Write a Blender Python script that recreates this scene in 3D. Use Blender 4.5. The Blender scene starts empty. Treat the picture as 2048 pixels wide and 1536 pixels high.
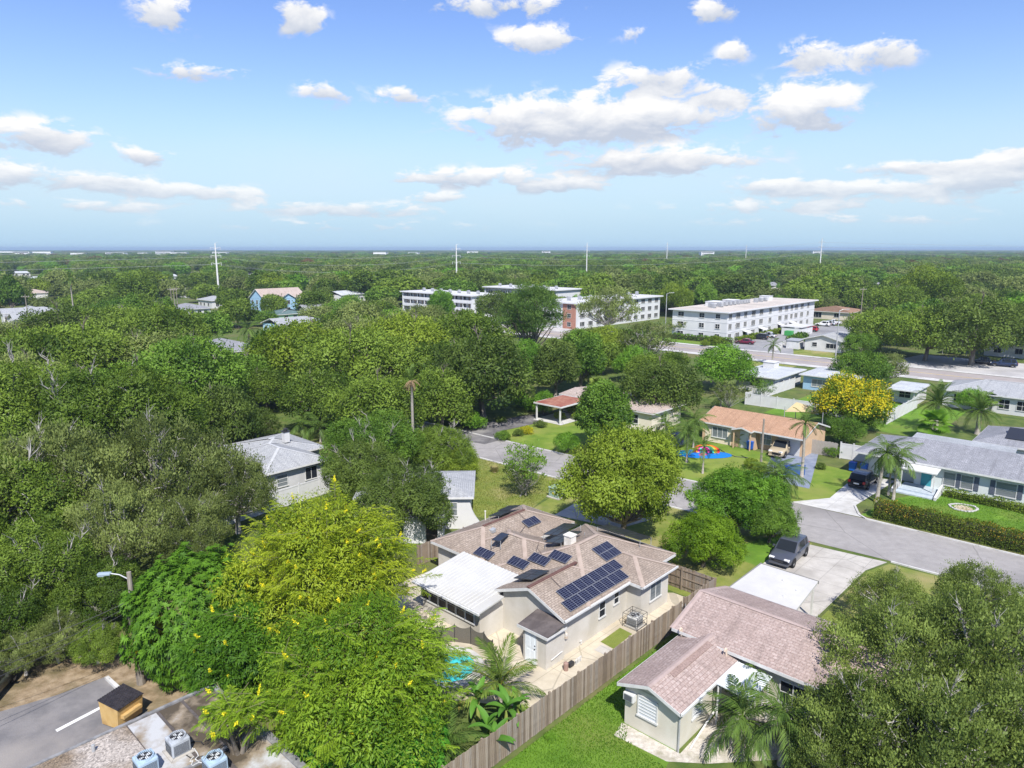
import bpy, bmesh, math, random
import numpy as np
from mathutils import Vector, Matrix
R = math.radians
scn = bpy.context.scene
COL = scn.collection
rng = random.Random(7)
# ------------------------------------------------------------------ camera
F_PX, CAM_H, HORIZON = 1400.0, 24.0, 498.0          # photograph is 2048 x 1536
PITCH = math.atan((768 - HORIZON) / F_PX)
cam_d = bpy.data.cameras.new('camera'); cam = bpy.data.objects.new('camera', cam_d); COL.objects.link(cam)
cam.location = (0, 0, CAM_H); cam.rotation_euler = (R(90) - PITCH, 0, R(0.05))
cam_d.sensor_width = 36.0; cam_d.lens = 36.0 * F_PX / 2048.0
cam_d.clip_start = 0.5; cam_d.clip_end = 40000
scn.camera = cam
# ------------------------------------------------------------------ light
SUN_EL, SUN_AZ = R(50), R(8)                          # sun behind the camera, a little to its right
sd = bpy.data.lights.new('sun', 'SUN'); sd.energy = 3.7; sd.angle = R(0.53); sd.color = (1.0, 0.955, 0.88)
sun = bpy.data.objects.new('sun', sd); COL.objects.link(sun)
sun_dir = Vector((math.sin(SUN_AZ) * math.cos(SUN_EL), -math.cos(SUN_AZ) * math.cos(SUN_EL), math.sin(SUN_EL)))
sun.rotation_euler = sun_dir.to_track_quat('Z', 'Y').to_euler(); sun.location = (30, -60, 90)
scn.view_settings.view_transform = 'Standard'; scn.view_settings.look = 'None'
scn.view_settings.exposure = 0.90; scn.view_settings.gamma = 1.0; scn.view_settings.use_curve_mapping = False
scn.cycles.max_bounces = 6; scn.cycles.diffuse_bounces = 3; scn.cycles.transmission_bounces = 3
scn.cycles.volume_bounces = 0; scn.cycles.transparent_max_bounces = 6
scn.cycles.use_adaptive_sampling = True
# ------------------------------------------------------------------ pixel -> place
_c, _s = math.cos(PITCH), math.sin(PITCH)
def G(px, py, z=0.0):
    a, b = (px - 1024) / F_PX, (py - 768) / F_PX
    t = (z - CAM_H) / (-_s - b * _c)
    return Vector((a * t, (_c - b * _s) * t, z))
GRID = R(47)                                          # the streets and houses follow one grid
CU, SU = math.cos(GRID), math.sin(GRID)
def W(u, v, z=0.0): return Vector((u * CU - v * SU, u * SU + v * CU, z))
def UV(px, py, z=0.0):
    p = G(px, py, z); return (p.x * CU + p.y * SU, -p.x * SU + p.y * CU)
def depth(p): return p.y * _c + (CAM_H - p.z) * _s
# ------------------------------------------------------------------ world: sky and clouds
wd = bpy.data.worlds.new('World'); scn.world = wd; wd.use_nodes = True
def build_world():
    nt = wd.node_tree; N = nt.nodes; L = nt.links; N.clear()
    def nd(t, **k):
        n = N.new(t)
        for a, b in k.items(): setattr(n, a, b)
        return n
    def mth(op, a, b=None, c=None, clamp=False):
        n = nd('ShaderNodeMath', operation=op, use_clamp=clamp)
        for i, q in enumerate((a, b, c)):
            if q is None: continue
            if isinstance(q, (int, float)): n.inputs[i].default_value = q
            else: L.new(q, n.inputs[i])
        return n.outputs[0]
    sky = nd('ShaderNodeTexSky', sky_type='NISHITA', sun_disc=False, sun_elevation=SUN_EL, sun_rotation=R(180) - SUN_AZ,
             altitude=10.0, air_density=1.0, dust_density=0.0, ozone_density=3.0)
    hsv = nd('ShaderNodeHueSaturation'); hsv.inputs['Saturation'].default_value = 1.14; hsv.inputs['Value'].default_value = 1.0
    hsv.inputs['Hue'].default_value = 0.516
    L.new(sky.outputs[0], hsv.inputs['Color'])
    tc = nd('ShaderNodeTexCoord'); sp = nd('ShaderNodeSeparateXYZ'); L.new(tc.outputs['Generated'], sp.inputs[0])
    X, Y, Z = sp.outputs
    az = mth('ARCTAN2', X, Y); el = mth('ARCSINE', Z)
    # cloud deck far overhead: noise in azimuth / elevation, flattening towards the horizon
    elp = mth('MAXIMUM', el, 0.0)
    pv = nd('ShaderNodeCombineXYZ')
    L.new(mth('MULTIPLY', az, 5.0), pv.inputs[0])
    L.new(mth('MULTIPLY', mth('POWER', mth('ADD', elp, 0.02), 0.6), 9.0), pv.inputs[1])
    n1 = nd('ShaderNodeTexNoise'); n1.inputs['Scale'].default_value = 3.6; n1.inputs['Detail'].default_value = 9; n1.inputs['Roughness'].default_value = 0.62
    n1.inputs['Distortion'].default_value = 0.25
    L.new(pv.outputs[0], n1.inputs['Vector'])
    n2 = nd('ShaderNodeTexNoise'); n2.inputs['Scale'].default_value = 0.9; n2.inputs['Detail'].default_value = 3
    L.new(pv.outputs[0], n2.inputs['Vector'])
    def azel(px, py):
        a, b = (px - 1024) / F_PX, (py - 768) / F_PX
        d = Vector((a, _c - b * _s, -_s - b * _c)).normalized()
        return math.atan2(d.x, d.y), math.asin(d.z)
    # (px, py, half width px, half height px, weight) of the cloud banks in view
    banks = [(330, 25, 62, 42, 1), (598, 30, 52, 45, 1), (400, 147, 100, 20, .95), (650, 186, 52, 25, 1), (805, 194, 48, 24, 1),
             (70, 272, 125, 36, 1), (290, 314, 70, 18, .9), (30, 352, 80, 28, 1), (205, 362, 90, 18, .85), (380, 384, 170, 20, .78), (150, 412, 200, 14, .6),
             (690, 418, 190, 17, .75), (930, 356, 150, 20, 1), (1120, 372, 90, 16, .9), (880, 396, 60, 12, .8), (1000, 10, 150, 24, .85), (1080, 80, 95, 28, 1), (1430, 18, 50, 26, .9), (1270, 68, 30, 18, .6),
             (1310, 158, 105, 36, .95), (1440, 192, 66, 26, .8), (1110, 242, 190, 52, 1.3), (1290, 240, 100, 34, .85), (1410, 242, 44, 24, .6), (1310, 325, 190, 28, 1.15),
             (1468, 102, 34, 22, .8), (1615, 112, 56, 34, 1), (1765, 106, 72, 38, 1), (1610, 220, 108, 52, 1.15), (1560, 372, 110, 18, .9), (1740, 380, 210, 18, .8), (1965, 350, 110, 34, .95), (2030, 312, 70, 36, .8), (1820, 335, 170, 14, .8),
             (1600, 412, 420, 16, .6), (1700, 440, 380, 14, .42), (700, 452, 420, 14, .4)]
    def vm_(op, a, b=None, c=None):
        n = nd('ShaderNodeVectorMath', operation=op)
        for i, q in enumerate((a, b, c)):
            if q is None: continue
            if isinstance(q, tuple): n.inputs[i].default_value = q
            else: L.new(q, n.inputs[i])
        return n
    ae = nd('ShaderNodeCombineXYZ'); L.new(az, ae.inputs[0]); L.new(el, ae.inputs[1]); AE = ae.outputs[0]
    acc = None
    for (px, py, hw, hh, w) in banks:
        a0, e0 = azel(px, py)
        a1, _ = azel(px + hw, py); _, e1 = azel(px, py - hh)
        sa, se = 1.0 / max(a1 - a0, 1e-3), 1.0 / max(e1 - e0, 1e-3)
        d = vm_('MULTIPLY_ADD', AE, (sa, se, 0), (-a0 * sa, -e0 * se, 1.0)).outputs[0]     # z stays 1: it sums the weights
        q = vm_('DOT_PRODUCT', d, d).outputs['Value']
        g = mth('EXPONENT', mth('MULTIPLY_ADD', q, -1.0, 1.0 + math.log(w)))
        n = nd('ShaderNodeVectorMath', operation='SCALE'); L.new(d, n.inputs[0]); L.new(g, n.inputs['Scale'])
        acc = n.outputs[0] if acc is None else vm_('ADD', acc, n.outputs[0]).outputs[0]
    sv = nd('ShaderNodeSeparateXYZ'); L.new(acc, sv.inputs[0]); shd, tot = sv.outputs[1], sv.outputs[2]
    # outside the photographed sector the same broken cumulus goes on
    out = mth('SMOOTH_MIN', 1.0, mth('MULTIPLY', mth('MAXIMUM', mth('SUBTRACT', mth('ABSOLUTE', az), 0.66), 0.0), 6.0), 0.1)
    high = mth('MULTIPLY', mth('MAXIMUM', mth('SUBTRACT', el, 0.36), 0.0), 8.0, clamp=True)
    gen = mth('MULTIPLY', mth('MAXIMUM', out, high, clamp=True), mth('MULTIPLY', mth('SUBTRACT', n2.outputs['Fac'], 0.42), 2.4, clamp=True))
    tot = mth('ADD', tot, gen)
    nz = mth('SUBTRACT', n1.outputs['Fac'], 0.5)
    dens = mth('ADD', mth('MULTIPLY', tot, 1.2), mth('MULTIPLY', nz, 3.9))
    dens = mth('MULTIPLY', mth('SUBTRACT', dens, 0.40), 2.3, clamp=True)
    # only where a bank is
    gate = mth('MULTIPLY', mth('SUBTRACT', tot, 0.10), 3.6, clamp=True)
    dens = mth('MULTIPLY', dens, gate)
    lowf = mth('MULTIPLY', elp, 9.0, clamp=True)       # thin out in the air near the horizon
    dens = mth('MULTIPLY', dens, mth('MULTIPLY_ADD', lowf, 0.5, 0.48))
    rel = mth('DIVIDE', shd, mth('ADD', tot, 0.05))
    lit = mth('ADD', mth('MULTIPLY_ADD', rel, 0.95, 0.50), mth('MULTIPLY', nz, 2.2), clamp=True)
    cc = nd('ShaderNodeMix', data_type='RGBA'); L.new(lit, cc.inputs['Factor'])
    cc.inputs['A'].default_value = (3.1, 3.4, 4.0, 1); cc.inputs['B'].default_value = (5.5, 5.45, 5.4, 1)
    # humid air: the lowest degrees of sky go pale blue
    e2 = mth('DIVIDE', el, 0.165)
    hz = mth('EXPONENT', mth('MULTIPLY', mth('MULTIPLY', e2, e2), -1.0))
    hm = nd('ShaderNodeMix', data_type='RGBA'); L.new(hz, hm.inputs['Factor']); L.new(hsv.outputs[0], hm.inputs['A']); hm.inputs['B'].default_value = (2.65, 3.8, 4.75, 1)
    e3 = mth('DIVIDE', mth('SUBTRACT', el, 0.085), 0.06)
    veil = mth('MULTIPLY', mth('EXPONENT', mth('MULTIPLY', mth('MULTIPLY', e3, e3), -1.0)), mth('MULTIPLY_ADD', n2.outputs['Fac'], 0.9, 0.0), clamp=True)
    vm = nd('ShaderNodeMix', data_type='RGBA'); L.new(veil, vm.inputs['Factor']); L.new(hm.outputs['Result'], vm.inputs['A']); vm.inputs['B'].default_value = (3.7, 4.5, 5.1, 1)
    mx = nd('ShaderNodeMix', data_type='RGBA'); L.new(dens, mx.inputs['Factor']); L.new(vm.outputs['Result'], mx.inputs['A']); L.new(cc.outputs['Result'], mx.inputs['B'])
    bg = nd('ShaderNodeBackground'); bg.inputs['Strength'].default_value = 0.102; L.new(mx.outputs['Result'], bg.inputs['Color'])
    o = nd('ShaderNodeOutputWorld'); L.new(bg.outputs[0], o.inputs['Surface'])
build_world()
wd.cycles.sampling_method = 'MANUAL'; wd.cycles.sample_map_resolution = 256
# ------------------------------------------------------------------ materials
MATS = {}
def srgb(r, g, b):
    f = lambda c: (c / 255 / 12.92) if c <= 10 else ((c / 255 + .055) / 1.055) ** 2.4
    return (f(r), f(g), f(b))
def mat(name, c, c2=None, scale=2.0, rough=0.85, bump=0.0, detail=5, metal=0.0, spec=0.25, stretch=None, c3=None, s3=0.25, bscale=None, lo=0.38, hi=0.62, coat=0.0):
    if name in MATS: return MATS[name]
    m = bpy.data.materials.new(name); m.use_nodes = True; MATS[name] = m
    nt = m.node_tree; N = nt.nodes; L = nt.links; b = N['Principled BSDF']
    b.inputs['Roughness'].default_value = rough; b.inputs['Metallic'].default_value = metal
    b.inputs['Specular IOR Level'].default_value = spec; b.inputs['Coat Weight'].default_value = coat
    col = (*c, 1)
    b.inputs['Base Color'].default_value = col; m.diffuse_color = col
    if c2 is None and not bump: return m
    tc = N.new('ShaderNodeTexCoord'); vec = tc.outputs['Object']
    if stretch:
        mp = N.new('ShaderNodeMapping'); mp.inputs['Scale'].default_value = stretch; L.new(vec, mp.inputs[0]); vec = mp.outputs[0]
    no = N.new('ShaderNodeTexNoise'); no.inputs['Scale'].default_value = scale; no.inputs['Detail'].default_value = detail; no.inputs['Roughness'].default_value = .62
    L.new(vec, no.inputs['Vector'])
    if c2 is not None:
        rp = N.new('ShaderNodeValToRGB'); L.new(no.outputs['Fac'], rp.inputs[0])
        rp.color_ramp.elements[0].position = lo; rp.color_ramp.elements[0].color = col
        rp.color_ramp.elements[1].position = hi; rp.color_ramp.elements[1].color = (*c2, 1)
        out = rp.outputs[0]
        if c3 is not None:                             # broad patches of a third colour
            n3 = N.new('ShaderNodeTexNoise'); n3.inputs['Scale'].default_value = s3; n3.inputs['Detail'].default_value = 4
            L.new(tc.outputs['Object'], n3.inputs['Vector'])
            r3 = N.new('ShaderNodeValToRGB'); r3.color_ramp.elements[0].position = .48; r3.color_ramp.elements[1].position = .68; L.new(n3.outputs['Fac'], r3.inputs[0])
            mx = N.new('ShaderNodeMix'); mx.data_type = 'RGBA'; L.new(r3.outputs[0], mx.inputs['Factor']); L.new(out, mx.inputs['A']); mx.inputs['B'].default_value = (*c3, 1); out = mx.outputs['Result']
        L.new(out, b.inputs['Base Color'])
    if bump:
        bn = N.new('ShaderNodeTexNoise'); bn.inputs['Scale'].default_value = bscale or scale * 4; bn.inputs['Detail'].default_value = 4; L.new(vec, bn.inputs['Vector'])
        bp = N.new('ShaderNodeBump'); bp.inputs['Strength'].default_value = bump; bp.inputs['Distance'].default_value = .05
        L.new(bn.outputs['Fac'], bp.inputs['Height']); L.new(bp.outputs[0], b.inputs['Normal'])
    return m
def paving(name, c, c2, c3, joint=0.0, crack=.12, s3=.12, width=.012):
    """asphalt or slabs: mottling, broad stains, hairline cracks and, for slabs, sawn joints"""
    if name in MATS: return MATS[name]
    m = mat(name, c, c2, 1.3, .93, c3=c3, s3=s3, bump=.15, bscale=16, lo=.3, hi=.7); nt = m.node_tree; N = nt.nodes; L = nt.links; b = N['Principled BSDF']
    src = b.inputs['Base Color'].links[0].from_socket; tc = N.new('ShaderNodeTexCoord')
    mp = N.new('ShaderNodeMapping'); mp.inputs['Rotation'].default_value = (0, 0, -GRID); L.new(tc.outputs['Object'], mp.inputs[0])
    nz = N.new('ShaderNodeTexNoise'); nz.inputs['Scale'].default_value = .8; nz.inputs['Detail'].default_value = 4; L.new(mp.outputs[0], nz.inputs['Vector'])
    ad = N.new('ShaderNodeMix'); ad.data_type = 'RGBA'; ad.inputs['Factor'].default_value = .14; L.new(mp.outputs[0], ad.inputs['A']); L.new(nz.outputs['Color'], ad.inputs['B'])
    vo = N.new('ShaderNodeTexVoronoi'); vo.feature = 'DISTANCE_TO_EDGE'; vo.inputs['Scale'].default_value = crack; L.new(ad.outputs['Result'], vo.inputs['Vector'])
    lt = N.new('ShaderNodeMath'); lt.operation = 'LESS_THAN'; L.new(vo.outputs['Distance'], lt.inputs[0]); lt.inputs[1].default_value = width * crack / .12 * .35
    fac = lt.outputs[0]
    if joint:
        br = N.new('ShaderNodeTexBrick'); br.offset = 0; br.inputs['Scale'].default_value = 1; br.inputs['Brick Width'].default_value = joint; br.inputs['Row Height'].default_value = joint; br.inputs['Mortar Size'].default_value = .025; L.new(mp.outputs[0], br.inputs['Vector'])
        mxm = N.new('ShaderNodeMath'); mxm.operation = 'MAXIMUM'; L.new(br.outputs['Fac'], mxm.inputs[0]); L.new(fac, mxm.inputs[1]); fac = mxm.outputs[0]
    sc = N.new('ShaderNodeMath'); sc.operation = 'MULTIPLY'; L.new(fac, sc.inputs[0]); sc.inputs[1].default_value = .30
    mx = N.new('ShaderNodeMix'); mx.data_type = 'RGBA'; L.new(sc.outputs[0], mx.inputs['Factor']); L.new(src, mx.inputs['A']); mx.inputs['B'].default_value = (.07, .065, .055, 1); L.new(mx.outputs['Result'], b.inputs['Base Color'])
    return m
def shingle(name, c, c2, stain, course=0.28, width=0.34, mortar=None):
    """asphalt shingles: staggered tabs in the UV of each slope, weathered patches"""
    if name in MATS: return MATS[name]
    m = bpy.data.materials.new(name); m.use_nodes = True; MATS[name] = m; m.diffuse_color = (*c, 1)
    nt = m.node_tree; N = nt.nodes; L = nt.links; b = N['Principled BSDF']; b.inputs['Roughness'].default_value = .92; b.inputs['Specular IOR Level'].default_value = .2
    uv = N.new('ShaderNodeUVMap'); br = N.new('ShaderNodeTexBrick'); L.new(uv.outputs[0], br.inputs['Vector'])
    br.inputs['Scale'].default_value = 1.0; br.inputs['Brick Width'].default_value = width; br.inputs['Row Height'].default_value = course
    br.inputs['Mortar Size'].default_value = .018; br.inputs['Mortar Smooth'].default_value = .4; br.inputs['Bias'].default_value = 0
    br.inputs['Color1'].default_value = (*c, 1); br.inputs['Color2'].default_value = (*c2, 1); br.inputs['Mortar'].default_value = (*(mortar or tuple(x * .62 for x in c)), 1)
    tc = N.new('ShaderNodeTexCoord')
    n1 = N.new('ShaderNodeTexNoise'); n1.inputs['Scale'].default_value = .45; n1.inputs['Detail'].default_value = 7; n1.inputs['Roughness'].default_value = .65; L.new(tc.outputs['Object'], n1.inputs['Vector'])
    rp = N.new('ShaderNodeValToRGB'); rp.color_ramp.elements[0].position = .42; rp.color_ramp.elements[1].position = .72; L.new(n1.outputs['Fac'], rp.inputs[0])
    mx = N.new('ShaderNodeMix'); mx.data_type = 'RGBA'; L.new(rp.outputs[0], mx.inputs['Factor']); L.new(br.outputs[0], mx.inputs['A']); mx.inputs['B'].default_value = (*stain, 1)
    mp = N.new('ShaderNodeMapping'); mp.inputs['Scale'].default_value = (2.2, .22, 1); L.new(uv.outputs[0], mp.inputs[0])          # run-off streaks down each slope
    n4 = N.new('ShaderNodeTexNoise'); n4.inputs['Scale'].default_value = 1.0; n4.inputs['Detail'].default_value = 6; L.new(mp.outputs[0], n4.inputs['Vector'])
    r4 = N.new('ShaderNodeValToRGB'); r4.color_ramp.elements[0].position = .5; r4.color_ramp.elements[1].position = .75; L.new(n4.outputs['Fac'], r4.inputs[0])
    s4 = N.new('ShaderNodeMath'); s4.operation = 'MULTIPLY'; L.new(r4.outputs[0], s4.inputs[0]); s4.inputs[1].default_value = .55
    m4 = N.new('ShaderNodeMix'); m4.data_type = 'RGBA'; L.new(s4.outputs[0], m4.inputs['Factor']); L.new(mx.outputs['Result'], m4.inputs['A']); m4.inputs['B'].default_value = (*tuple(x * .62 for x in stain), 1); mx = m4
    n2 = N.new('ShaderNodeTexNoise'); n2.inputs['Scale'].default_value = 9; n2.inputs['Detail'].default_value = 5; L.new(tc.outputs['Object'], n2.inputs['Vector'])
    m2 = N.new('ShaderNodeMix'); m2.data_type = 'RGBA'; m2.blend_type = 'OVERLAY'; m2.inputs['Factor'].default_value = .55
    L.new(mx.outputs['Result'], m2.inputs['A']); L.new(n2.outputs['Fac'], m2.inputs['B']); L.new(m2.outputs['Result'], b.inputs['Base Color'])
    bp = N.new('ShaderNodeBump'); bp.inputs['Strength'].default_value = .5; bp.inputs['Distance'].default_value = .02; L.new(br.outputs['Fac'], bp.inputs['Height']); bp.invert = True; L.new(bp.outputs[0], b.inputs['Normal'])
    return m
def leafmat(name, dark, light, accent=None, trans=0.40, objvar=0.5):
    """leaf: tone attribute per sprig picks the colour, per-tree variation, light passes through"""
    if name in MATS: return MATS[name]
    m = bpy.data.materials.new(name); m.use_nodes = True; MATS[name] = m; m.diffuse_color = (*light, 1)
    nt = m.node_tree; N = nt.nodes; L = nt.links; N.clear()
    at = N.new('ShaderNodeAttribute'); at.attribute_name = 'tone'
    oi = N.new('ShaderNodeObjectInfo')
    ma = N.new('ShaderNodeMath'); ma.operation = 'MULTIPLY_ADD'; L.new(oi.outputs['Random'], ma.inputs[0]); ma.inputs[1].default_value = objvar; ma.inputs[2].default_value = -objvar / 2
    ad = N.new('ShaderNodeMath'); ad.operation = 'ADD'; L.new(at.outputs['Fac'], ad.inputs[0]); L.new(ma.outputs[0], ad.inputs[1])
    rp = N.new('ShaderNodeValToRGB'); L.new(ad.outputs[0], rp.inputs[0]); e = rp.color_ramp.elements
    e[0].position = 0.0; e[0].color = (*dark, 1); e[1].position = .85; e[1].color = (*light, 1)
    if accent is not None:
        x = e.new(0.97); x.color = (*accent, 1)
    d = N.new('ShaderNodeBsdfDiffuse'); t = N.new('ShaderNodeBsdfTranslucent'); g = N.new('ShaderNodeBsdfGlossy'); g.inputs['Roughness'].default_value = .55
    L.new(rp.outputs[0], d.inputs[0]); L.new(rp.outputs[0], t.inputs[0]); g.inputs[0].default_value = (.9, .95, .9, 1)
    mx = N.new('ShaderNodeMixShader'); mx.inputs[0].default_value = trans; L.new(d.outputs[0], mx.inputs[1]); L.new(t.outputs[0], mx.inputs[2])
    m2 = N.new('ShaderNodeMixShader'); m2.inputs[0].default_value = .012; L.new(mx.outputs[0], m2.inputs[1]); L.new(g.outputs[0], m2.inputs[2])
    o = N.new('ShaderNodeOutputMaterial'); L.new(m2.outputs[0], o.inputs[0])
    return m
# ------------------------------------------------------------------ mesh builder
class MB:
    def __init__(s): s.v = []; s.f = []; s.mi = []; s.uv = []
    def face(s, pts, mi=0, uv=None):
        n = len(s.v); s.v += [tuple(p) for p in pts]; s.f.append(tuple(range(n, n + len(pts)))); s.mi.append(mi)
        s.uv.append(uv or [(0, 0)] * len(pts)); return s
    def add(s, V, Fc, mi=0):
        n = len(s.v); s.v += [tuple(p) for p in V]
        for f in Fc: s.f.append(tuple(i + n for i in f)); s.mi.append(mi); s.uv.append([(0, 0)] * len(f))
        return s
    def box(s, x0, y0, z0, x1, y1, z1, mi=0):
        V = [(x0, y0, z0), (x1, y0, z0), (x1, y1, z0), (x0, y1, z0), (x0, y0, z1), (x1, y0, z1), (x1, y1, z1), (x0, y1, z1)]
        return s.add(V, [(3, 2, 1, 0), (4, 5, 6, 7), (0, 1, 5, 4), (1, 2, 6, 5), (2, 3, 7, 6), (3, 0, 4, 7)], mi)
    def bevbox(s, x0, y0, z0, x1, y1, z1, b, mi=0):
        bm = bmesh.new(); bmesh.ops.create_cube(bm, size=1)
        for q in bm.verts: q.co = Vector((x0 + (q.co.x + .5) * (x1 - x0), y0 + (q.co.y + .5) * (y1 - y0), z0 + (q.co.z + .5) * (z1 - z0)))
        bmesh.ops.bevel(bm, geom=bm.edges[:], offset=b, segments=2, affect='EDGES', profile=.6)
        bm.verts.index_update(); s.add([q.co[:] for q in bm.verts], [[q.index for q in f.verts] for f in bm.faces], mi); bm.free(); return s
    def prism(s, poly, z0, z1, mi=0, cap=True):
        n = len(poly); z1 = z1 if isinstance(z1, (list, tuple)) else [z1] * n
        V = [(p[0], p[1], z0) for p in poly] + [(p[0], p[1], z1[i]) for i, p in enumerate(poly)]
        Fc = [(i, (i + 1) % n, n + (i + 1) % n, n + i) for i in range(n)]
        if cap: Fc += [tuple(range(n - 1, -1, -1)), tuple(range(n, 2 * n))]
        return s.add(V, Fc, mi)
    def tube(s, pts, rad, n=6, mi=0, cap=True):
        pts = [Vector(p) for p in pts]; rad = rad if isinstance(rad, (list, tuple)) else [rad] * len(pts)
        V = []
        for i, p in enumerate(pts):
            d = (pts[min(i + 1, len(pts) - 1)] - pts[max(i - 1, 0)]).normalized()
            a = Vector((0, 0, 1)) if abs(d.z) < .9 else Vector((1, 0, 0))
            x = d.cross(a).normalized(); y = d.cross(x)
            for k in range(n):
                t = 2 * math.pi * k / n; V.append(p + (x * math.cos(t) + y * math.sin(t)) * rad[i])
        Fc = [(i * n + k, i * n + (k + 1) % n, (i + 1) * n + (k + 1) % n, (i + 1) * n + k) for i in range(len(pts) - 1) for k in range(n)]
        if cap: Fc += [tuple(range(n)), tuple(range(len(pts) * n - 1, (len(pts) - 1) * n - 1, -1))]
        return s.add(V, Fc, mi)
    def lathe(s, prof, n=16, mi=0, c=(0, 0)):
        V = [(c[0] + r * math.cos(2 * math.pi * k / n), c[1] + r * math.sin(2 * math.pi * k / n), z) for r, z in prof for k in range(n)]
        Fc = [(i * n + k, i * n + (k + 1) % n, (i + 1) * n + (k + 1) % n, (i + 1) * n + k) for i in range(len(prof) - 1) for k in range(n)]
        return s.add(V, Fc, mi)
    def mesh(s, name, mats, smooth=False):
        me = bpy.data.meshes.new(name); me.from_pydata(s.v, [], s.f)
        for m in (mats if isinstance(mats, (list, tuple)) else [mats]): me.materials.append(m)
        me.polygons.foreach_set('material_index', s.mi)
        if any(any(q != (0, 0) for q in u) for u in s.uv):
            l = me.uv_layers.new(name='UVMap'); l.data.foreach_set('uv', [c for u in s.uv for q in u for c in q])
        if smooth: me.polygons.foreach_set('use_smooth', [True] * len(s.f))
        me.update(); return me
    def build(s, name, mats, parent=None, smooth=False, loc=(0, 0, 0), rz=0.0): return link(name, s.mesh(name, mats, smooth), parent, loc, rz)
def link(name, me, parent=None, loc=(0, 0, 0), rz=0.0):
    o = bpy.data.objects.new(name, me); COL.objects.link(o); o.parent = parent; o.location = loc
    if rz: o.rotation_euler = (0, 0, rz)
    return o
def thing(name, label, cat, loc=(0, 0, 0), rz=0.0, group=None):
    o = link(name, None, None, loc, rz); o.empty_display_size = .3; return tag(o, label, cat, group)
def tag(o, label, cat, group=None):
    o['label'] = label; o['category'] = cat
    if group: o['group'] = group
    return o
def struct(o): o['kind'] = 'structure'; return o
# palette of shared materials
WHITE = mat('white_paint', (.60, .60, .585), (.54, .54, .52), 1.5, .6)
TRIM = mat('white_trim', (.62, .62, .61), (.55, .55, .54), 3, .5)
GLASS = mat('window_glass', (.018, .022, .027), rough=.16, spec=.12)
GLASSB = mat('window_glass_blind', (.22, .24, .25), (.12, .14, .15), 1.2, .15, spec=.5, stretch=(.3, .3, 6))
DARK = mat('dark_metal', (.03, .03, .033), rough=.5, spec=.4)
STEEL = mat('galvanised_steel', (.46, .47, .48), (.36, .37, .38), 3, .45, metal=.3)
WOODPOLE = mat('weathered_pole', (.20, .17, .14), (.30, .27, .23), 2, .9, stretch=(4, 4, .4))
BARK = mat('bark', (.115, .095, .075), (.24, .215, .185), 2.2, .95, bump=.6, stretch=(1, 1, .35))
BARKG = mat('grey_bark', (.20, .185, .165), (.40, .385, .36), 2.0, .95, bump=.5, stretch=(1, 1, .4))
PALMB = mat('palm_bark', (.24, .215, .185), (.36, .335, .295), 5, .95, stretch=(.6, .6, 4))
ASPH = paving('asphalt', (.262, .248, .240), (.335, .318, .306), (.205, .195, .190), 0, .10)
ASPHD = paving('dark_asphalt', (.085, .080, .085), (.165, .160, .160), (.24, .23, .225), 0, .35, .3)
CONC = paving('concrete', (.40, .375, .34), (.50, .475, .435), (.32, .30, .27), 1.8, .15, .35)
CONCW = paving('pale_concrete', (.46, .455, .44), (.58, .57, .55), (.36, .35, .33), 3.0, .12, .4)
GRASS = mat('lawn_bright', (.070, .160, .012), (.150, .275, .028), .55, .95, c3=(.150, .205, .036), s3=.18, bump=.8, bscale=26, detail=9, lo=.30, hi=.70)
GRASSD = mat('lawn_dry', (.110, .165, .022), (.235, .250, .060), .6, .95, c3=(.330, .275, .130), s3=.16, bump=.8, bscale=22, detail=9, lo=.30, hi=.70)
SOIL = mat('wood_floor_soil', (.055, .095, .018), (.115, .150, .036), .6, .97, c3=(.150, .135, .060), s3=.08, bump=.4, bscale=8)
SAND = mat('sandy_soil', (.46, .37, .26), (.62, .53, .41), 1.6, .95, c3=(.30, .22, .12), s3=.5, bump=.3)
# ------------------------------------------------------------------ ground, roads
def sheet(name, pts, z, m, kind=True):
    me = bpy.data.meshes.new(name); me.from_pydata([(p[0], p[1], z) for p in pts], [], [tuple(range(len(pts)))]); me.materials.append(m)
    o = link(name, me)
    return struct(o) if kind else o
def WP(pts): return [W(*p) for p in pts]
def GP(pts, z=0.0): return [G(px, py, z) for px, py in pts]
def blob(c, rx, ry, rot, n=22, jit=.12, seed=1):
    r = random.Random(seed); out = []
    for k in range(n):
        t = 2 * math.pi * k / n; q = 1 + r.uniform(-jit, jit)
        x, y = rx * q * math.cos(t), ry * q * math.sin(t)
        out.append((c[0] + x * math.cos(rot) - y * math.sin(rot), c[1] + x * math.sin(rot) + y * math.cos(rot)))
    return out
sheet('ground', [(-9000, -60), (9000, -60), (9000, 9000), (-9000, 9000)], 0.0, SOIL)
STREET = [(58.3, -40), (57.6, 14), (56.6, 26), (55.4, 45), (54.8, 60), (53.5, 100), (51.5, 170), (59.0, 170), (60.8, 100), (62.3, 60), (62.9, 49), (65.2, 26), (65.6, 18), (65.9, -40)]
sheet('road', WP(STREET), .020, ASPH)
AVE = [(149.5, -120), (160, -120), (160, 420), (149.5, 420)]
sheet('avenue', WP(AVE), .020, mat('avenue_asphalt', (.30, .265, .255), (.35, .315, .30), .5, .93, c3=(.26, .235, .23), s3=.06))
for q, (a, b) in enumerate([(146.6, 149.3), (160.2, 162.0)]):
    sheet('pavement', WP([(a, -120), (b, -120), (b, 420), (a, 420)]), .05, CONCW)
# painted centre line of the avenue
sheet('road_marking', WP([(154.6, -120), (154.85, -120), (154.85, 420), (154.6, 420)]), .026, mat('yellow_paint', (.62, .45, .10), rough=.8))
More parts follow.
